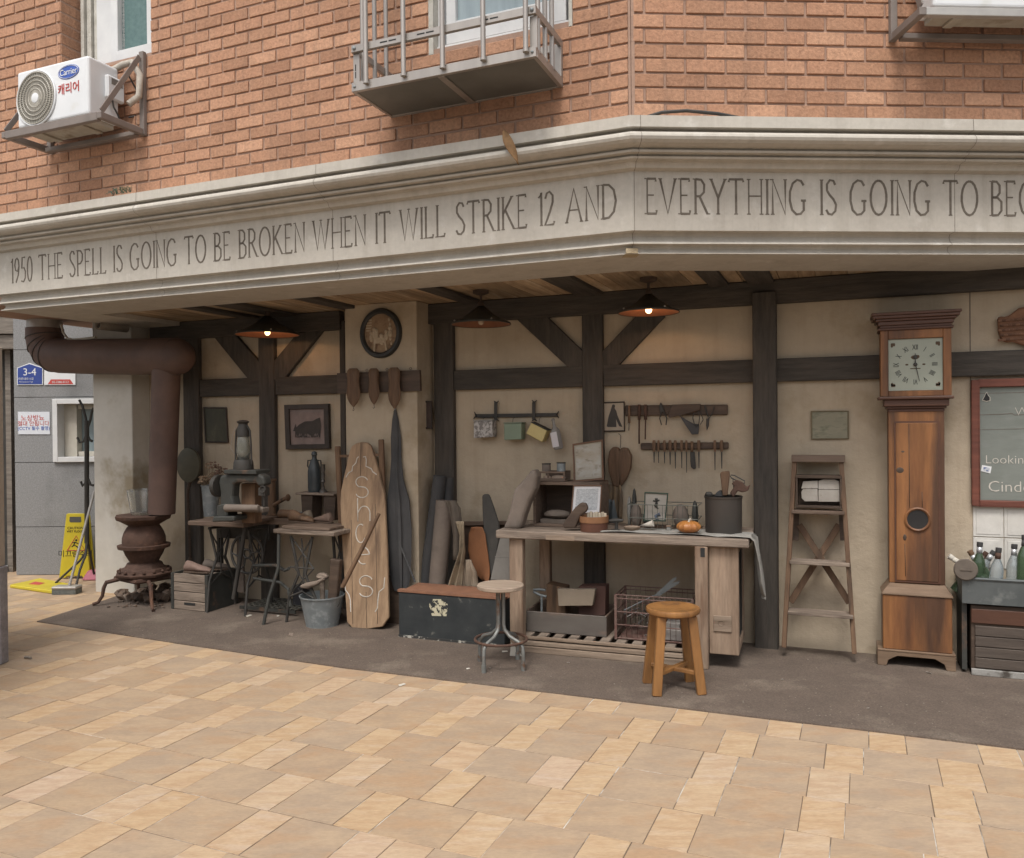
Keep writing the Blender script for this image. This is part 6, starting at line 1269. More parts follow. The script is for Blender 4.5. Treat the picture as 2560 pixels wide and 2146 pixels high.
b = MB(); b.tube([tuple(t.p(*q)) for q in [(1828, 1188), (1836, 1189), (1862, 1203), (1862, 1208), (1856, 1209), (1828, 1195), (1826, 1191)]], .004, 6, closed=True); b.tube([tuple(t.p(1832, 1196)), tuple(t.p(1836, 1240))], .003, 5); t.one(b, m_irong)
# ---------------- wall tools
HL = wallT('paired_shoe_last', 'pair of brown wooden lasts hanging heart-like on the wall', 'shoe last', 1549, 1168)
for pts in ([(1520, 1152), (1523, 1128), (1533, 1117), (1546, 1119), (1553, 1138), (1553, 1180), (1548, 1219), (1533, 1217), (1522, 1180)], [(1545, 1132), (1554, 1119), (1569, 1120), (1579, 1140), (1577, 1170), (1566, 1198), (1552, 1218), (1546, 1180)]):
    b = MB(); b.prism(HL.xz(pts, -.04), -.055, -.005); HL.part('wooden_form', b, m_wbrown, bev=.012, seg=2)
t = wallT('string', 'thin dark string from a nail above the paired lasts', 'string', 1548, 1100, -.006, single=True)
b = MB(); b.tube([tuple(t.p(*q)) for q in ((1546, 1086), (1547, 1084), (1552, 1090), (1551, 1120))], .0018, 5); t.one(b, m_iron)
drape('tan_leather_strip', 'tan leather strips hanging below the paired lasts', [(1516, 1552, 1212), (1514, 1556, 1230), (1516, 1556, 1260), (1520, 1554, 1300)], -.05, mat('tan_strip', (.22, .155, .09), (.13, .10, .075), scale=14, st=(3, 1, .5)), 3, .012, cat='leather strips')
drape('blue_grey_rag', 'blue grey rag hanging in front of the leather strips', [(1522, 1536, 1250), (1520, 1540, 1280), (1524, 1546, 1318)], -.12, mat('blue_grey_rag', (.10, .12, .13), (.14, .155, .16), scale=9), 1, .015, cat='rag')
def rack(name, label, x0, x1, y0, y1, m_): t = wallT(name, label, 'tool rack', (x0+x1)/2, (y0+y1)/2, -.003, single=True); b = MB(); b.prism(t.xz([(x0, y0+1), (x1, y0-1), (x1, y1-2), (x0, y1)]), -.022, 0); t.one(b, m_, bev=.006)
rack('tool_board', 'longer upper wooden tool board on the wall over the bench', 1564, 1820, 1013, 1040, m_walnut); rack('tool_board', 'lower wooden tool board holding a row of small chisels', 1603, 1822, 1107, 1125, m_walnut)
for k, (px, yb, w_) in enumerate(((1635, 1157, 8), (1646, 1158, 6), (1661, 1159, 7), (1675, 1162, 8), (1688, 1172, 7), (1704, 1171, 7), (1716, 1182, 6), (1747, 1171, 8), (1787, 1176, 7), (1804, 1172, 8))):
    t = wallT('chisel', 'small dark chisel hung on the lower tool board', 'chisel', px, 1103, -.035, group='chisels hung along the lower tool board'); s_ = .0027
    h1 = t.p(px, 1130).z; h2 = t.p(px, yb).z
    b = MB(); b.tube([(0, 0, .005), (0, 0, h1*.3), (0, 0, h1)], [w_*.4*s_, w_*.62*s_, w_*.4*s_], 8); t.part('grip', b, m_wbrown)
    b = MB(); b.bar((0, 0, h1-.001), (0, 0, h2), w_*.5*s_, .004, w2=w_*.25*s_); t.part('blade', b, m_iron)
def tool(name, label, cat, px, py, els, y=-.035):
    t = wallT(name, label, cat, px, py, y)
    for nm, kind, pts, r_, m_ in els:
        b = MB()
        if kind == 't': b.tube([tuple(t.p(*q)) for q in pts], r_, 7)
        else: b.prism(t.xz(pts), -r_, r_)
        t.part(nm, b, m_, bev=0 if kind == 't' else .003)
tool('broad_knife', 'broad dark leather knife on the lower tool board', 'knife', 1731, 1110, (('grip', 't', [(1730, 1104), (1730, 1130)], .010, m_wbrown), ('blade', 'p', [(1725, 1130), (1737, 1130), (1740, 1172), (1734, 1174), (1727, 1168)], .003, m_iron)))
tool('awl', 'short awl leftmost on the upper tool board', 'awl', 1573, 1020, (('grip', 't', [(1573, 1014), (1573, 1058)], .009, m_wbrown), ('spike', 't', [(1573, 1058), (1572, 1077)], .003, m_iron)))
tool('long_iron', 'long thin iron with a reddish grip, reaching lowest', 'tool', 1598, 1020, (('grip', 't', [(1598, 1012), (1598, 1050)], .011, m_rust), ('spike', 't', [(1598, 1050), (1598, 1110)], .006, m_rust)))
tool('long_iron', 'second long iron with a reddish grip, right of the longest', 'tool', 1614, 1020, (('grip', 't', [(1614, 1012), (1614, 1050)], .012, m_rust), ('spike', 't', [(1614, 1050), (1613, 1099)], .005, m_rust)))
tool('pliers', 'dark pliers with open handles on the upper tool board', 'pliers', 1658, 1020, (('jaw', 'p', [(1652, 1006), (1656, 1012), (1662, 1030), (1650, 1032), (1648, 1014)], .006, m_iron), ('handle', 't', [(1654, 1030), (1649, 1046), (1654, 1063)], .004, m_iron), ('handle', 't', [(1660, 1030), (1667, 1046), (1665, 1063)], .004, m_iron)))
tool('leather_holster', 'triangular dark leather holster slung from the upper board', 'holster', 1720, 1040, (('flap', 'p', [(1680, 1012), (1752, 1010), (1750, 1026), (1700, 1040), (1672, 1045), (1670, 1038)], .006, m_walnut), ('pouch', 'p', [(1698, 1038), (1716, 1050), (1734, 1060), (1748, 1060), (1746, 1086), (1730, 1087), (1712, 1060)], .008, m_canvas)), y=-.045)
tool('wire_whisk', 'wire whisk shaped tool hanging before the leather holster', 'whisk', 1740, 1050, (('loop', 't', [(1736, 1028), (1732, 1045), (1736, 1062), (1741, 1068), (1747, 1060), (1749, 1045), (1745, 1028)], .003, m_iron), ('loop', 't', [(1750, 1028), (1756, 1044), (1758, 1050), (1751, 1062)], .003, m_iron)), y=-.06)
tool('hooked_knife', 'hooked knife with a forked top right of the whisk', 'knife', 1768, 1050, (('fork', 't', [(1762, 1014), (1766, 1030), (1771, 1044)], .005, m_iron), ('fork', 't', [(1786, 1016), (1780, 1036), (1771, 1048)], .004, m_iron), ('blade', 'p', [(1766, 1046), (1774, 1046), (1772, 1066), (1767, 1078), (1765, 1064)], .004, m_iron)))
# hook rack with tins
HR = wallT('iron_hook_rail', 'black iron hook rail on the wall with forked ends', 'hook rail', 1290, 1039, -.012)
b = MB(); b.prism(HR.xz([(1190, 1036), (1393, 1033), (1393, 1042), (1190, 1045)]), -.008, 0); HR.part('bar', b, m_iron, bev=.002)
for px in (1241, 1336): b = MB(); b.prism(HR.xz([(px-4, 1006), (px+4, 1006), (px+4, 1050), (px-4, 1050)]), -.017, -.009); HR.part('strap', b, m_iron, bev=.002)
for a in (((1190, 1040), (1186, 1030)), ((1190, 1040), (1184, 1048)), ((1392, 1037), (1397, 1028)), ((1392, 1037), (1397, 1046)), ((1241, 1008), (1235, 1003)), ((1241, 1008), (1247, 1003)), ((1336, 1007), (1330, 1001)), ((1336, 1007), (1342, 1001)), ((1241, 1048), (1236, 1053)), ((1241, 1048), (1247, 1053)), ((1336, 1048), (1330, 1053)), ((1336, 1048), (1342, 1053))):
    b = MB(); b.tube([tuple(HR.p(*a[0], -.012)), tuple(HR.p(*a[1], -.012))], [.007, .003], 6); HR.part('fork', b, m_iron)
def htin(name, label, pts, m_, lid, cat='tin'):
    cx = sum(p[0] for p in pts)/4; t = wallT(name, label, cat, cx, pts[0][1], -.10)
    b = MB(); b.prism(t.xz(pts), 0, .085); t.part('can', b, m_, bev=.004)
    (x0, y0), (x1, y1) = pts[0], pts[1]; dx, dy = (pts[3][0]-x0)*.08, (pts[3][1]-y0)*.08
    b = MB(); b.prism(t.xz([(x0-1-dx, y0-dy), (x1+1-dx, y1-dy), (x1+1, y1-.5), (x0-1, y0-.5)]), -.003, .088); t.part('lid', b, lid)
    c = t.p((x0+x1)/2, (y0+y1)/2-3, .04); b = MB(); b.tube([(c.x, .04, c.z-.004), (c.x, .05, t.p(cx, 1047, .08).z), (c.x, .085, t.p(cx, 1044, .08).z)], .0018, 5); t.part('hook', b, m_iron)
htin('floral_tin', 'grey speckled floral tin leftmost on the iron hook rail', [(1184, 1054), (1230, 1053), (1231, 1093), (1184, 1096)], mat('floral_tin', (.46, .44, .42), (.20, .185, .175), scale=34, rough=.6, bump=0, lo=.46, hi=.54), mat('grey_lid', (.24, .23, .21), (.3, .29, .27)))
htin('green_tin', 'plain sage green tin hanging on the iron hook rail', [(1260, 1060), (1303, 1059), (1303, 1099), (1260, 1101)], mat('sage_enamel', (.23, .29, .215), (.20, .25, .185), scale=4, rough=.5), mat('sage_lid', (.20, .24, .18)))
htin('yellow_tin', 'yellow tin with a dark lid hanging tilted from the hook rail', [(1328, 1057), (1367, 1077), (1355, 1106), (1315, 1084)], mat('pale_yellow_enamel', (.60, .50, .23), (.54, .44, .20), scale=5, rough=.5), m_iron)
HBt = wallT('hanging_bottle', 'cloudy white glass bottle hanging tilted at the rail end', 'bottle', 1382, 1047, -.08)
d0 = HBt.p(1382, 1047); d1 = HBt.p(1397, 1124); ax_ = (d1-d0); Lq = ax_.length; rot = Matrix.Rotation(math.atan2(ax_.x, -ax_.z)*-1, 4, 'Y')
b = MB(); b.lathe([(.0, 0), (.014, 0), (.015, -.012), (.012, -.018), (.013, -.055), (.034, -.085), (.038, -.10), (.038, -Lq+.01), (.032, -Lq), (0, -Lq)], n=6, M=rot); HBt.part('glass_body', b, mat('milky_glass', (.42, .40, .38), (.30, .29, .27), scale=4, rough=.15, bump=0, trans=.35, spec=.5), bev=.006)
b = MB(); b.box((-.028, -.0395, -Lq+.02), (.02, -.037, -.1), rot); HBt.part('pale_label', b, mat('pale_label', (.62, .59, .60), (.55, .52, .53)))
# ---------------- step ladder
LD = wT('step_ladder', 'brown wooden step ladder folded against the plaster wall', 'ladder', 2050, 1621, -.26)
sl2 = .12; q3 = lambda a, c, y0=0.0: tp(LD, a, c, sl2, y0)
for a, nm in (((1960, 1618, 1987, 1150), 'rail'), ((2136, 1634, 2103, 1150), 'rail')):
    b = MB(); p0 = q3(a[0], a[1]); p0.z = max(p0.z, 0.0); b.bar(p0, q3(a[2], a[3]), .028, .065); LD.part('rail', b, m_wbrown, bev=.003)
b = MB(); p0, p1 = q3(1980, 1150), q3(2113, 1147); b.box((p0.x, p0.y-.05, p0.z), (p1.x, p0.y+.09, p0.z+.02)); b.box((p0.x, p0.y-.052, p0.z-.012), (p1.x, p0.y-.035, p0.z+.035)); LD.part('top_step', b, m_wbrownx, bev=.003)
for y_, xa, xb, mm_ in ((1278, 1980, 2111, m_wbrownx), (1403, 1975, 2124, m_wgrey), (1528, 1971, 2133, m_wgrey)):
    p0, p1 = q3(xa, y_), q3(xb, y_+2); b = MB(); b.box((p0.x, p0.y-.06, p0.z-.010), (p1.x, p0.y+.06, p0.z+.012)); LD.part('step', b, mm_, bev=.003)
for a in ((1998, 1312, 2124, 1508), (2098, 1312, 1976, 1506)):
    b = MB(); b.bar(q3(a[0], a[1], .085+.012*(a[0] > 2050)), q3(a[2], a[3], .085+.012*(a[0] > 2050)), .04, .012); LD.part('brace', b, m_wbrown, bev=.002)
for x_ in (1990, 2105): b = MB(); b.bar(q3(x_, 1285, .10), q3(x_+(-2 if x_ < 2000 else 4), 1352, .10), .04, .02); LD.part('stub', b, m_walnut)
bx_ = T('shelf_box', 'dark wooden box holding white cards in the step ladder', 'box', LD.M @ Vector((q3(1990, 1272).x, q3(1990, 1272).y-.02, q3(1990, 1274).z+.014)), A)
w_ = bx_.p(2105, 1260).x; h_ = bx_.p(1990, 1188).z
for a in (((0, 0, 0), (w_, .1, .014)), ((0, 0, h_-.02), (w_, .1, h_)), ((0, 0, .0145), (.012, .1, h_-.021)), ((w_-.012, 0, .0145), (w_, .1, h_-.021)), ((.0125, .09, .0145), (w_-.0125, .1, h_-.021))): b = MB(); b.box(*a); bx_.part('side', b, m_walnut, bev=.002)
m_card = mat('worn_white_card', (.42, .39, .35), (.34, .31, .27), scale=12, c3=(.14, .12, .10), p3=.68, s3=22)
for k, pts in enumerate(([(2003, 1222), (2008, 1204), (2044, 1202), (2045, 1222)], [(2004, 1246), (2003, 1230), (2008, 1223), (2044, 1223), (2045, 1254), (2012, 1254)], [(2046, 1203), (2058, 1199), (2086, 1199), (2098, 1204), (2099, 1224), (2046, 1224)], [(2046, 1225), (2099, 1225), (2099, 1255), (2046, 1255)])):
    t = T('white_card', ('upper left', 'lower left', 'upper right', 'lower right')[k]+' white card of four in the ladder box', 'card', bx_.M @ Vector((0, .03, 0)), A, single=True); b = MB(); b.prism(t.xz(pts), 0, .012); t.one(b, m_card, bev=.0015)
# ---------------- longcase clock
GC = gT('longcase_clock', 'tall orange brown longcase clock with a square painted dial', 'clock', 2194, 1662)
m_oak = wood('orange_oak', (.26, .115, .042), (.15, .062, .026), 'z', 9, .5, .3, c3=(.085, .042, .024), p3=.54, s3=5, fine=.22, spec=.4)
m_oakd = wood('red_dark_oak', (.105, .048, .03), (.075, .036, .024), 'x', 11, .45, .15, fine=.12, spec=.4)
m_oakw = wood('worn_grey_oak', (.20, .14, .095), (.15, .095, .06), 'x', 12, .7, .3, c3=(.28, .21, .15), p3=.64, s3=9)
gx = lambda px, py=1300, y=.02: GC.p(px, py, y).x
gz = lambda px, py, y=.0: GC.p(px, py, y).z
x0, x1 = 0, GC.p(2390, 1675, 0).x; D = .20
zF = gz(2195, 1626); zB = gz(2207, 1478); zB2 = gz(2223, 1470); zT = gz(2217, 1026); zH0 = gz(2196, 995); zH = gz(2200, 828); zC = gz(2183, 786)
yt = .045  # trunk set back from the base
b = MB(); b.box((0, -.005, zF-.0), (x1, D, zF+.012)); b.prism([(0, 0), (.05, 0), (.06, .035), (.11, zF-.025), (x1-.11, zF-.025), (x1-.06, .035), (x1-.05, 0), (x1, 0), (x1, zF), (0, zF)], -.002, .022); b.box((.0, .023, 0), (.02, D, zF-.001)); b.box((x1-.02, .023, 0), (x1, D, zF-.001)); GC.part('plinth', b, m_oakw, bev=.003)
xb0, xb1 = gx(2207, 1550, .008), gx(2381, 1550, .008)
b = MB(); b.box((xb0, .008, zF+.012), (xb1, D, zB-.02)); GC.part('base', b, m_oak, bev=.004)
xt0, xt1 = gx(2222, 1250, yt), gx(2362, 1250, yt)
b = MB(); b.add([(xb0-.006, .0, zB-.02), (xb1+.006, 0, zB-.02), (xb1+.006, D, zB-.02), (xb0-.006, D, zB-.02), (xb0-.006, .0, zB-.012), (xb1+.006, 0, zB-.012), (xb1+.006, D, zB-.012), (xb0-.006, D, zB-.012), (xt0, yt-.005, zB2+.025), (xt1, yt-.005, zB2+.025), (xt1, D, zB2+.025), (xt0, D, zB2+.025)], [(0, 1, 5, 4), (1, 2, 6, 5), (3, 0, 4, 7), (4, 5, 9, 8), (5, 6, 10, 9), (7, 4, 8, 11), (8, 9, 10, 11), (0, 3, 2, 1)]); GC.part('base_moulding', b, m_oakw, bev=.002)
b = MB(); b.box((xt0, yt, zB2+.026), (xt1, D, zT)); GC.part('trunk', b, m_oak, bev=.003)
xd0, xd1 = gx(2240, 1250, yt), gx(2346, 1250, yt); zd0, zd1 = gz(2240, 1450, yt), gz(2240, 1058, yt)
b = MB(); b.box((xd0, yt-.014, zd0), (xd1, yt-.001, zd1)); dr = GC.part('trunk_door', b, m_oak, bev=.004)
b = MB()
for a in (((xd0-.008, zd0-.01), (xd1+.008, zd0)), ((xd0-.008, zd1), (xd1+.008, zd1+.01)), ((xd0-.008, zd0), (xd0, zd1)), ((xd1, zd0), (xd1+.008, zd1))): b.box((a[0][0], yt-.010, a[0][1]), (a[1][0], yt-.0005, a[1][1]))
GC.part('door_bead', b, m_oakd, parent=dr)
c = GC.p(2294, 1299, yt-.015)
b = MB(); b.lathe([(.058, 0), (.058, .008), (.066, .014), (.074, .008), (.074, 0)], (c.x, yt-.0142, c.z), 36, Matrix.Rotation(R(90), 4, 'X')); GC.part('porthole_rim', b, m_oak, parent=dr)
b = MB(); b.lathe([(0, 0), (0, .002), (.058, .002), (.058, 0)], (c.x, yt-.0142, c.z), 36, Matrix.Rotation(R(90), 4, 'X')); GC.part('porthole_glass', b, mat('dark_glass', (.02, .02, .022), (.03, .03, .03), rough=.15, bump=0, spec=.6), parent=dr)
b = MB(); c = GC.p(2262, 1344, yt-.015); b.ball((c.x, yt-.015, c.z), .01, (1, .3, 2), 8); c = GC.p(2250, 1176, yt-.015); b.ball((c.x, yt-.014, c.z), .018, (1.2, .1, 1), 10); c = GC.p(2258, 1130); b.ball((c.x, yt-.014, c.z), .01, (1, .1, .6), 8); GC.part('keyhole_and_knots', b, m_walnut, parent=dr)
b = MB()
for a in ((2272, 1060, 2274, 1270), (2305, 1230, 2306, 1275), (2262, 1360, 2264, 1440)): b.tube([GC.p(a[0], a[1], yt-.0142), GC.p(a[2], a[3], yt-.0142)], .0018, 4)
GC.part('door_cracks', b, m_walnut, parent=dr)
xh0, xh1 = gx(2201, 910, 0), gx(2379, 910, 0)
b = MB(); n_ = [(0, yt, zT-.01), (0, yt-.01, zT+.005), (.02, yt-.025, zT+.012), (.028, .012, zH0-.012), (.04, 0, zH0-.002)]
pv = None
steps = [(xt0-.002, xt1+.002, yt-.004, zT-.012, zT+.008), (xt0-.012, xt1+.012, yt-.018, zT+.008, zT+.022), (xt0-.024, xt1+.024, .012, zT+.022, zH0-.012), (xh0-.012, xh1+.012, -.012, zH0-.012, zH0+.006)]
for a in steps: b.box((a[0], a[2], a[3]), (a[1], D, a[4]))
GC.part('hood_moulding', b, m_oakd, bev=.005, seg=2)
xg0, xg1, zg0, zg1 = gx(2221, 910, 0), gx(2358, 910, 0), gz(2221, 978, 0), gz(2290, 846, 0)
b = MB()
for a in (((xh0, zH0+.006), (xg0, zH)), ((xg1, zH0+.006), (xh1, zH)), ((xg0, zH0+.006), (xg1, zg0)), ((xg0, zg1), (xg1, zH))): b.box((a[0][0], 0, a[0][1]), (a[1][0], .03, a[1][1]))
hd_ = GC.part('hood_door', b, m_oak, bev=.003)
b = MB(); b.box((xh0+.002, .031, zH0+.006), (xh1-.002, D+.005, zH)); GC.part('hood', b, m_oak, bev=.002)
b = MB()
for k, (e_, za, zb3) in enumerate(((.012, 0, .014), (.004, .014, .03), (.012, .03, .055), (.026, .055, .07), (.042, .07, .088), (.05, .088, .105))): b.box((xh0-e_, -e_, zH+za), (xh1+e_, D+.01, zH+zb3))
GC.part('cornice', b, m_oakd, bev=.004, seg=2)
b = MB(); b.box((xg0+.001, .015, zg0+.001), (xg1-.001, .0305, zg1-.001)); di = GC.part('dial', b, mat('painted_dial', (.33, .35, .29), (.29, .31, .255), scale=3, rough=.35, bump=0, spec=.5), parent=None)
cx_, cz_ = (xg0+xg1)/2, (zg0+zg1)/2; rd = (xg1-xg0)*.41
b = MB()
for k, tx in enumerate(('XII', 'I', 'II', 'III', 'IIII', 'V', 'VI', 'VII', 'VIII', 'IX', 'X', 'XI')):
    a = R(30*k); b2 = MB(); b2.text(tx, .044, 0, -.012, 0, sx=.62)
    M4 = Matrix.Translation((cx_+rd*.84*math.sin(a), .0142, cz_+rd*.84*math.cos(a))) @ Matrix.Rotation(a, 4, 'Y')
    b.add([M4 @ v for v in b2.v], [f_ for f_, s_ in b2.f])
GC.part('numerals', b, m_black, parent=di)
m_fl = mat('brown_flower_paint', (.11, .075, .05))
for sx in (-1, 1):
    for sz in (-1, 1):
        b = MB()
        for k in range(7): b.ball((cx_+sx*(rd*1.05-.006*(k % 3)), .0145, cz_+sz*(rd*1.05-.007*(k//3))), .007, (1, .1, 1), 6)
        GC.part('corner_flower', b, m_fl, parent=di)
b = MB()
b.ball((cx_, .0145, cz_+rd*.36), .02, (1.3, .06, .7), 8, lump=.3); b.box((cx_-.028, .013, cz_-rd*.22), (cx_+.028, .0149, cz_-rd*.18)); b.ball((cx_-rd*.38, .0145, cz_), .008, (1.2, .1, .7), 6); b.ball((cx_+rd*.38, .0145, cz_), .008, (1.2, .1, .7), 6)
GC.part('centre_painting', b, m_fl, parent=di)
b = MB(); b.bar((cx_, .010, cz_-.01), (cx_, .010, cz_+rd*.55), .007, .002, w2=.003); b.ball((cx_, .010, cz_+rd*.36), .012, (1, .15, 1), 8); GC.part('hour_hand', b, m_iron, parent=di)
b = MB(); b.bar((cx_-.002, .008, cz_+.012), (cx_+.022, .008, cz_-rd*.84), .006, .002, w2=.002); b.ball((cx_, .009, cz_), .012, (1, .3, 1), 8); GC.part('minute_hand', b, m_iron, parent=di)
# ---------------- chalkboard, ornament, papers
CBd = wallT('chalkboard', 'green grey chalkboard in a red brown frame at the right edge', 'chalkboard', 2437, 1264, -.004)
X0 = 0; X1 = 1.5; Z0 = 0; Z1 = CBd.p(2437, 951).z-.0; fw_ = CBd.p(2446, 1100).x
b = MB()
for a in (((-.02, 0), (fw_, Z1)), ((fw_, 0), (X1, .035)), ((fw_, Z1-.045), (X1, Z1)), ((X1, 0), (X1+.03, Z1))): b.box((a[0][0], -.035, a[0][1]), (a[1][0], 0, a[1][1]))
CBd.part('frame', b, wood('red_brown_frame', (.17, .06, .04), (.12, .045, .033), 'x', 14, .5, .2), bev=.004)
b = MB(); b.box((fw_+.001, -.012, .036), (X1-.001, -.001, Z1-.046)); CBd.part('slate', b, mat('grey_green_slate', (.17, .185, .165), (.20, .215, .195), scale=3, rough=.5, bump=.05, fine=.04, st=(1, 1, 3), c3=(.235, .245, .23), p3=.62, s3=2))
b = MB(); c = CBd.p(2462, 1159, -.012); b.text('Looking for', .074, c.x, c.z, -.0135, align='LEFT', ext=.0008, sx=1.0, off=-.0012)
c = CBd.p(2469, 1229, -.012); b.text('Cinderella', .094, c.x, c.z, -.0135, align='LEFT', ext=.0008, sx=1.0, off=-.0012); c = CBd.p(2536, 1040, -.012); b.text('We', .075, c.x, c.z, -.0135, align='LEFT', ext=.0006, sx=1.0, off=-.002); CBd.part('chalk_writing', b, m_chalk)
b = MB(); b.stroke([(lambda v: (v.x, v.z))(CBd.p(*q, -.012)) for q in ((2446, 1038), (2500, 1036), (2530, 1034), (2536, 1038), (2580, 1036))], .0035, -.0125, .001); b.stroke([(lambda v: (v.x, v.z))(CBd.p(*q, -.012)) for q in ((2446, 984), (2590, 981))], .003, -.0125, .001); b.stroke([(lambda v: (v.x, v.z))(CBd.p(*q, -.012)) for q in ((2446, 1075), (2600, 1071))], .002, -.0125, .001); CBd.part('reflected_wires', b, m_shade_joint)
t = T('silhouette_sticker', 'small black shape with white rim stuck on the chalkboard corner', 'sticker', CBd.M @ CBd.p(2466, 996, -.013), A)
f = [(2457, 1000), (2461, 993), (2464, 986), (2467, 982), (2469, 988), (2474, 994), (2474, 1001), (2466, 1003)]
b = MB(); b.prism(t.xz([(2466+(a-2466)*1.25, 994+(c-994)*1.2) for a, c in f]), -.0015, .0); t.part('white_rim', b, m_paper); b = MB(); b.prism(t.xz(f), -.003, -.0016); t.part('black_shape', b, m_black)
t = T('blue_sticker', 'tilted white and blue paper sticker on the chalkboard', 'sticker', CBd.M @ CBd.p(2466, 1172, -.013), A)
b = MB(); b.prism(t.xz([(2455, 1163), (2479, 1167), (2476, 1184), (2452, 1178)]), -.002, 0); t.part('paper', b, m_white)
b = MB(); b.prism(t.xz([(2459, 1168), (2474, 1170), (2472, 1180), (2458, 1176)]), -.003, -.0021); t.part('blue_print', b, mat('blue_print', (.10, .14, .28), (.5, .52, .55), scale=60, lo=.45, hi=.55))
OR = wallT('carved_ornament', 'carved reddish wooden wall ornament cut by the right edge', 'wall ornament', 2530, 820, -.01)
b = MB(); b.prism(OR.xz([(2492, 796), (2500, 792), (2512, 794), (2524, 788), (2545, 772), (2575, 765), (2590, 800), (2590, 868), (2560, 866), (2530, 856), (2514, 858), (2500, 850), (2494, 830)]), -.03, 0); OR.part('backing', b, mat('terracotta_wood', (.21, .105, .06), (.15, .075, .045), scale=16, bump=.4), bev=.008)
b = MB(); rn = random.Random(17)
for k in range(9):
    for j in range(5):
        px, py = 2500+k*10+5*(j % 2), 802+j*12-k*.8; c = OR.p(px, py, -.03); b.box((c.x-.012, -.04, c.z-.009), (c.x+.009, -.029, c.z+.004)) if py > 797 and py < 855 else None
OR.part('carved_bricks', b, mat('dark_terracotta', (.115, .06, .04), (.19, .10, .06), scale=18, island=.3), bev=.002)
for r_ in range(2):
    for c_ in range(3):
        xa = W.p(2432, 1350).x+c_*.165; za = W.p(2432, 1342).z+.008-.0; 
        z0_ = W.p(2432, 1341).z if r_ == 0 else W.p(2432, 1341).z-.19
        b = MB(); b.m = Matrix.Translation((xa, -.002, z0_)); b.box((.001, -.006, .001), (.163, 0, .186)); b.box((.018, -.009, .016), (.146, -.0061, .170)); W.part('paper_tile', b, m_panel, bev=.003)
# ---------------- zinc tub of bottles on a wooden chest
CH = gT('wooden_chest', 'dark wooden chest with pale bottom board at the right edge', 'chest', 2428, 1686)
h_ = CH.p(2428, 1512).z; Wd = 1.0
b = MB(); b.box((0, 0, .03), (Wd, .36, h_-.0)); CH.part('body', b, m_walnut, bev=.004)
for k in range(4): b = MB(); za = .045+k*(h_-.16)/4; b.box((.02, -.012, za), (Wd, -.0005, za+(h_-.16)/4-.004)); CH.part('front_board', b, wood('grimy_planks', (.10, .08, .065), (.075, .058, .048), 'x', 13, .7, .3, c3=(.16, .12, .085), p3=.64, s3=6, seed=k) if k == 0 else bpy.data.materials['grimy_planks'], bev=.003)
b = MB(); b.box((.0, -.014, h_-.105), (Wd, -.0005, h_-.02)); CH.part('top_rail', b, m_oakd, bev=.004)
b = MB(); b.box((.0, -.016, 0), (Wd, .0, .038)); CH.part('bottom_board', b, mat('chipped_grey_white', (.34, .33, .31), (.26, .25, .23), scale=12, bump=.4, c3=(.07, .06, .05), p3=.62, s3=9), bev=.003)
TU = T('zinc_tub', 'long grey zinc tub of empty bottles on the wooden chest', 'tub', CH.M @ Vector((CH.p(2402, 1500, .03).x, -.03, h_+.012)), A)
hT = TU.p(2410, 1446).z
b = MB()
for a in (((0, 0, 0), (1.05, .02, hT)), ((0, .34, 0), (1.05, .36, hT)), ((0, .021, 0), (.02, .339, hT)), ((1.03, .021, 0), (1.05, .339, hT)), ((.021, .021, 0), (1.029, .339, .02))): b.box(*a)
b.tube([(0, 0, hT), (1.05, 0, hT), (1.05, .36, hT), (0, .36, hT)], .009, 8, closed=True); TU.part('trough', b, mat('dark_zinc', (.125, .135, .135), (.09, .10, .10), scale=5, rough=.5, bump=.1, metal=.25, c3=(.18, .19, .185), p3=.62, s3=9))
b = MB(); b.box((.004, .05, -h_*.98), (.03, .3, -.001)); TU.part('end_stand', b, m_irong)
c = TU.p(2414, 1424, -.01); b = MB(); b.lathe([(0, -.004), (.058, -.004), (.064, .004), (.058, .012), (0, .014)], (c.x, -.012, c.z), 28, Matrix.Rotation(R(90), 4, 'X')); b.box((c.x-.03, -.03, c.z-.004), (c.x+.03, -.024, c.z+.004)); TU.part('round_lug', b, mat('grey_brown_wood', (.15, .125, .10), (.115, .095, .08), scale=14))
mg1, mg2 = glassm('green_bottle_glass', (.10, .16, .09), .08, .6), glassm('clear_bottle_glass', (.6, .66, .68), .08, .7)
m_foil = mat('silver_foil', (.55, .56, .57), (.40, .41, .42), scale=20, rough=.35, metal=.5, bump=.2)
def bottle(px, py, tilt, tdir, gm, cap, label, r_=.036, depth=.14, foil=None):
    c = TU.p(px, py, depth); Lb_ = .30; M3 = Matrix.Rotation(tilt, 4, tdir)
    base = Vector((c.x, depth, c.z)) - (M3 @ Vector((0, 0, Lb_)))
    if base.z < .03: base.z = max(base.z, .022)
    t = T('bottle', label, 'bottle', TU.M @ base, A, group='empty bottles in the zinc tub')
    b = MB(); b.lathe([(0, 0), (r_, 0), (r_, .17), (r_*.8, .20), (.015, .235), (.0135, .27), (.0135, .28)], n=20, M=M3); t.part('glass_body', b, gm)
    b = MB(); b.lathe([(.0145, .272), (.0165, .276), (.0165, .30), (0, .30)], n=16, M=M3); t.part('cap', b, cap)
    b = MB(); b.lathe([(.0165, .236), (.015, .272)], n=16, M=M3, cap=False); t.part('neck_label', b, foil or m_foil, solid=.0008)
bottle(2450, 1356, .05, 'Y', mg1, m_canvas, 'upright green bottle with black cap and silver neck, left of the tub', foil=m_foil)
bottle(2536, 1361, .04, 'Y', mg2, m_canvas, 'upright bottle with silver neck toward the right edge of the tub')
bottle(2497, 1380, .08, 'Y', mg2, m_canvas, 'clear bottle with a brown neck band in the middle of the tub', depth=.08, foil=m_rust)
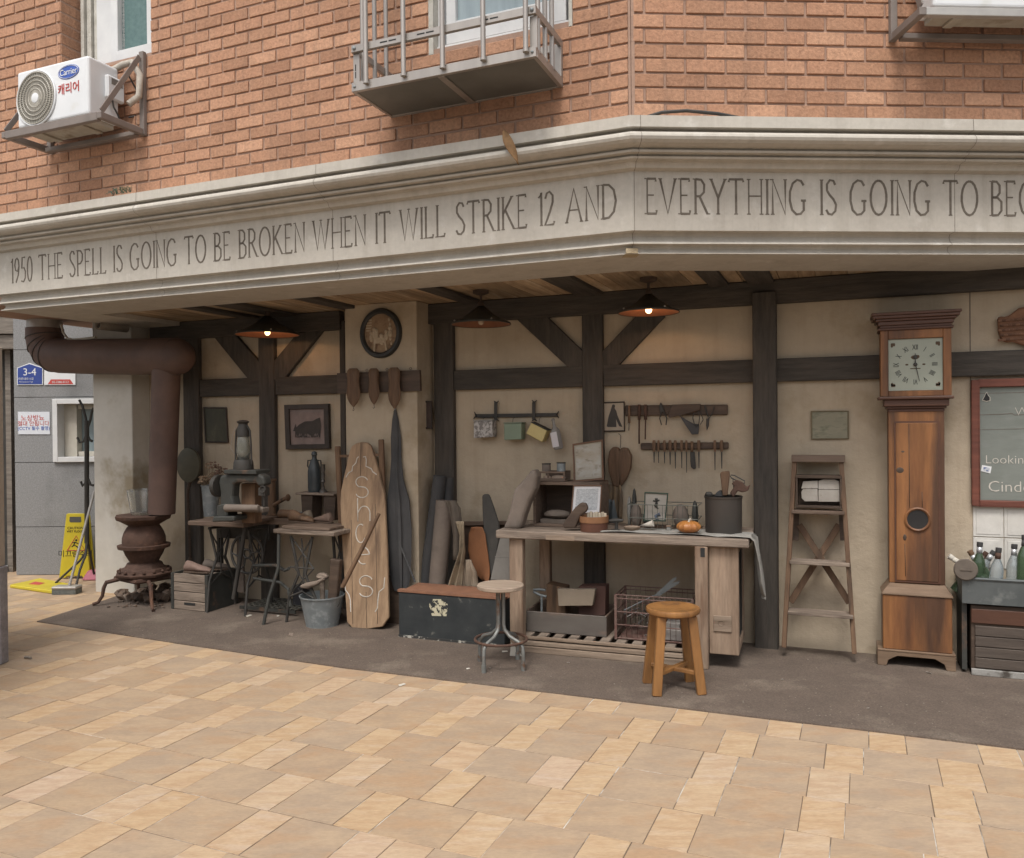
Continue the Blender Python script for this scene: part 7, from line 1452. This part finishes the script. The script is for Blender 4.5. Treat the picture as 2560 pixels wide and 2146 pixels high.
bottle(2486, 1378, .55, 'Y', mg2, m_canvas, 'clear bottle leaning steeply to the right behind the middle one', depth=.2)
bottle(2424, 1386, -.5, 'Y', mg1, m_wbrown, 'bottle leaning left with its neck beside the round lug', depth=.16)
bottle(2372, 1390, -.95, 'Y', mg1, m_paper, 'bottle lying far out over the left end of the tub', depth=.14, foil=m_paper)
bottle(2468, 1392, .6, 'Y', mg1, m_rust, 'bottle with an orange brown neck leaning behind the first', depth=.24, foil=m_rust)
bottle(2562, 1338, .03, 'Y', mg1, m_canvas, 'tall dark bottle cut by the right edge', depth=.1, foil=m_canvas)
# ---------------- grit on the dark floor
gr = MB(); rn = random.Random(77)
for k in range(420):
    px = rn.uniform(150, 2560); t_ = rn.random(); yl = 1575+(px-100)*.128; yu = yl-rn.uniform(60, 215); py = yl-12-(yl-12-max(yu, 1500+max(0, px-300)*.06))*t_
    if px < 500 and py < 1520: continue
    p = hz(px, py, .0075); r_ = rn.uniform(.0012, .0035); gr.ball((p.x, p.y, .008), r_, (1.5, 1, .6), 6, lump=.3)
tag(gr.build('grit', mat('pale_grit', (.34, .30, .25), (.16, .13, .10), scale=900)), 'pale grit and dust crumbs strewn over the dark floor', 'grit', None, 'stuff')
# ---------------- litter
for k, (nm, px, py, sz, lab) in enumerate((('paper_scrap', 1288, 1640, .035, 'white triangular paper scrap under the steel stool'), ('paper_scrap', 1262, 1630, .02, 'small white scrap left of the triangular one'), ('paper_scrap', 1170, 1673, .012, 'tiny white scrap left of the steel stool feet'), ('paper_scrap', 1005, 1713, .025, 'white folded scrap on the sandstone paving'), ('paper_scrap', 622, 1540, .03, 'torn white scrap left of the treadle grille front'), ('paper_scrap', 695, 1541, .018, 'white scrap before the treadle grille right corner'), ('paper_scrap', 728, 1587, .045, 'thin pale strip on the dark floor left of the zinc bucket'), ('paper_scrap', 2322, 1683, .018, 'tiny white scrap in front of the longcase clock'), ('paper_scrap', 1225, 1672, .008, 'speck of paper beside the front stool foot'), ('paper_scrap', 1420, 1658, .009, 'white speck before the bench shelf plank'), ('paper_scrap', 1955, 1700, .008, 'white speck on the dark floor right of the wooden stool'), ('paper_scrap', 2170, 1772, .008, 'white speck near the paving edge below the clock'))):
    z0 = .0075 if k != 3 else .001; t = gT(nm, lab, 'litter', px, py, z0, ang=.3*k, single=True); b = MB(); s_ = sz
    if k == 0: b.add([(-s_, 0, 0), (s_*1.3, -.01, 0), (-s_*.7, .02, s_*2.4), (-s_*.9, .03, 0)], [(0, 1, 2), (0, 2, 3), (1, 3, 2), (0, 3, 1)])
    else: b.add([(-s_, -s_*.25, 0), (s_, -s_*.35, .001), (s_*.9, s_*.3, .004), (-s_*.8, s_*.4, .006)], [(0, 1, 2, 3)])
    t.one(b, m_paper if k != 6 else m_wgrey, solid=.001)
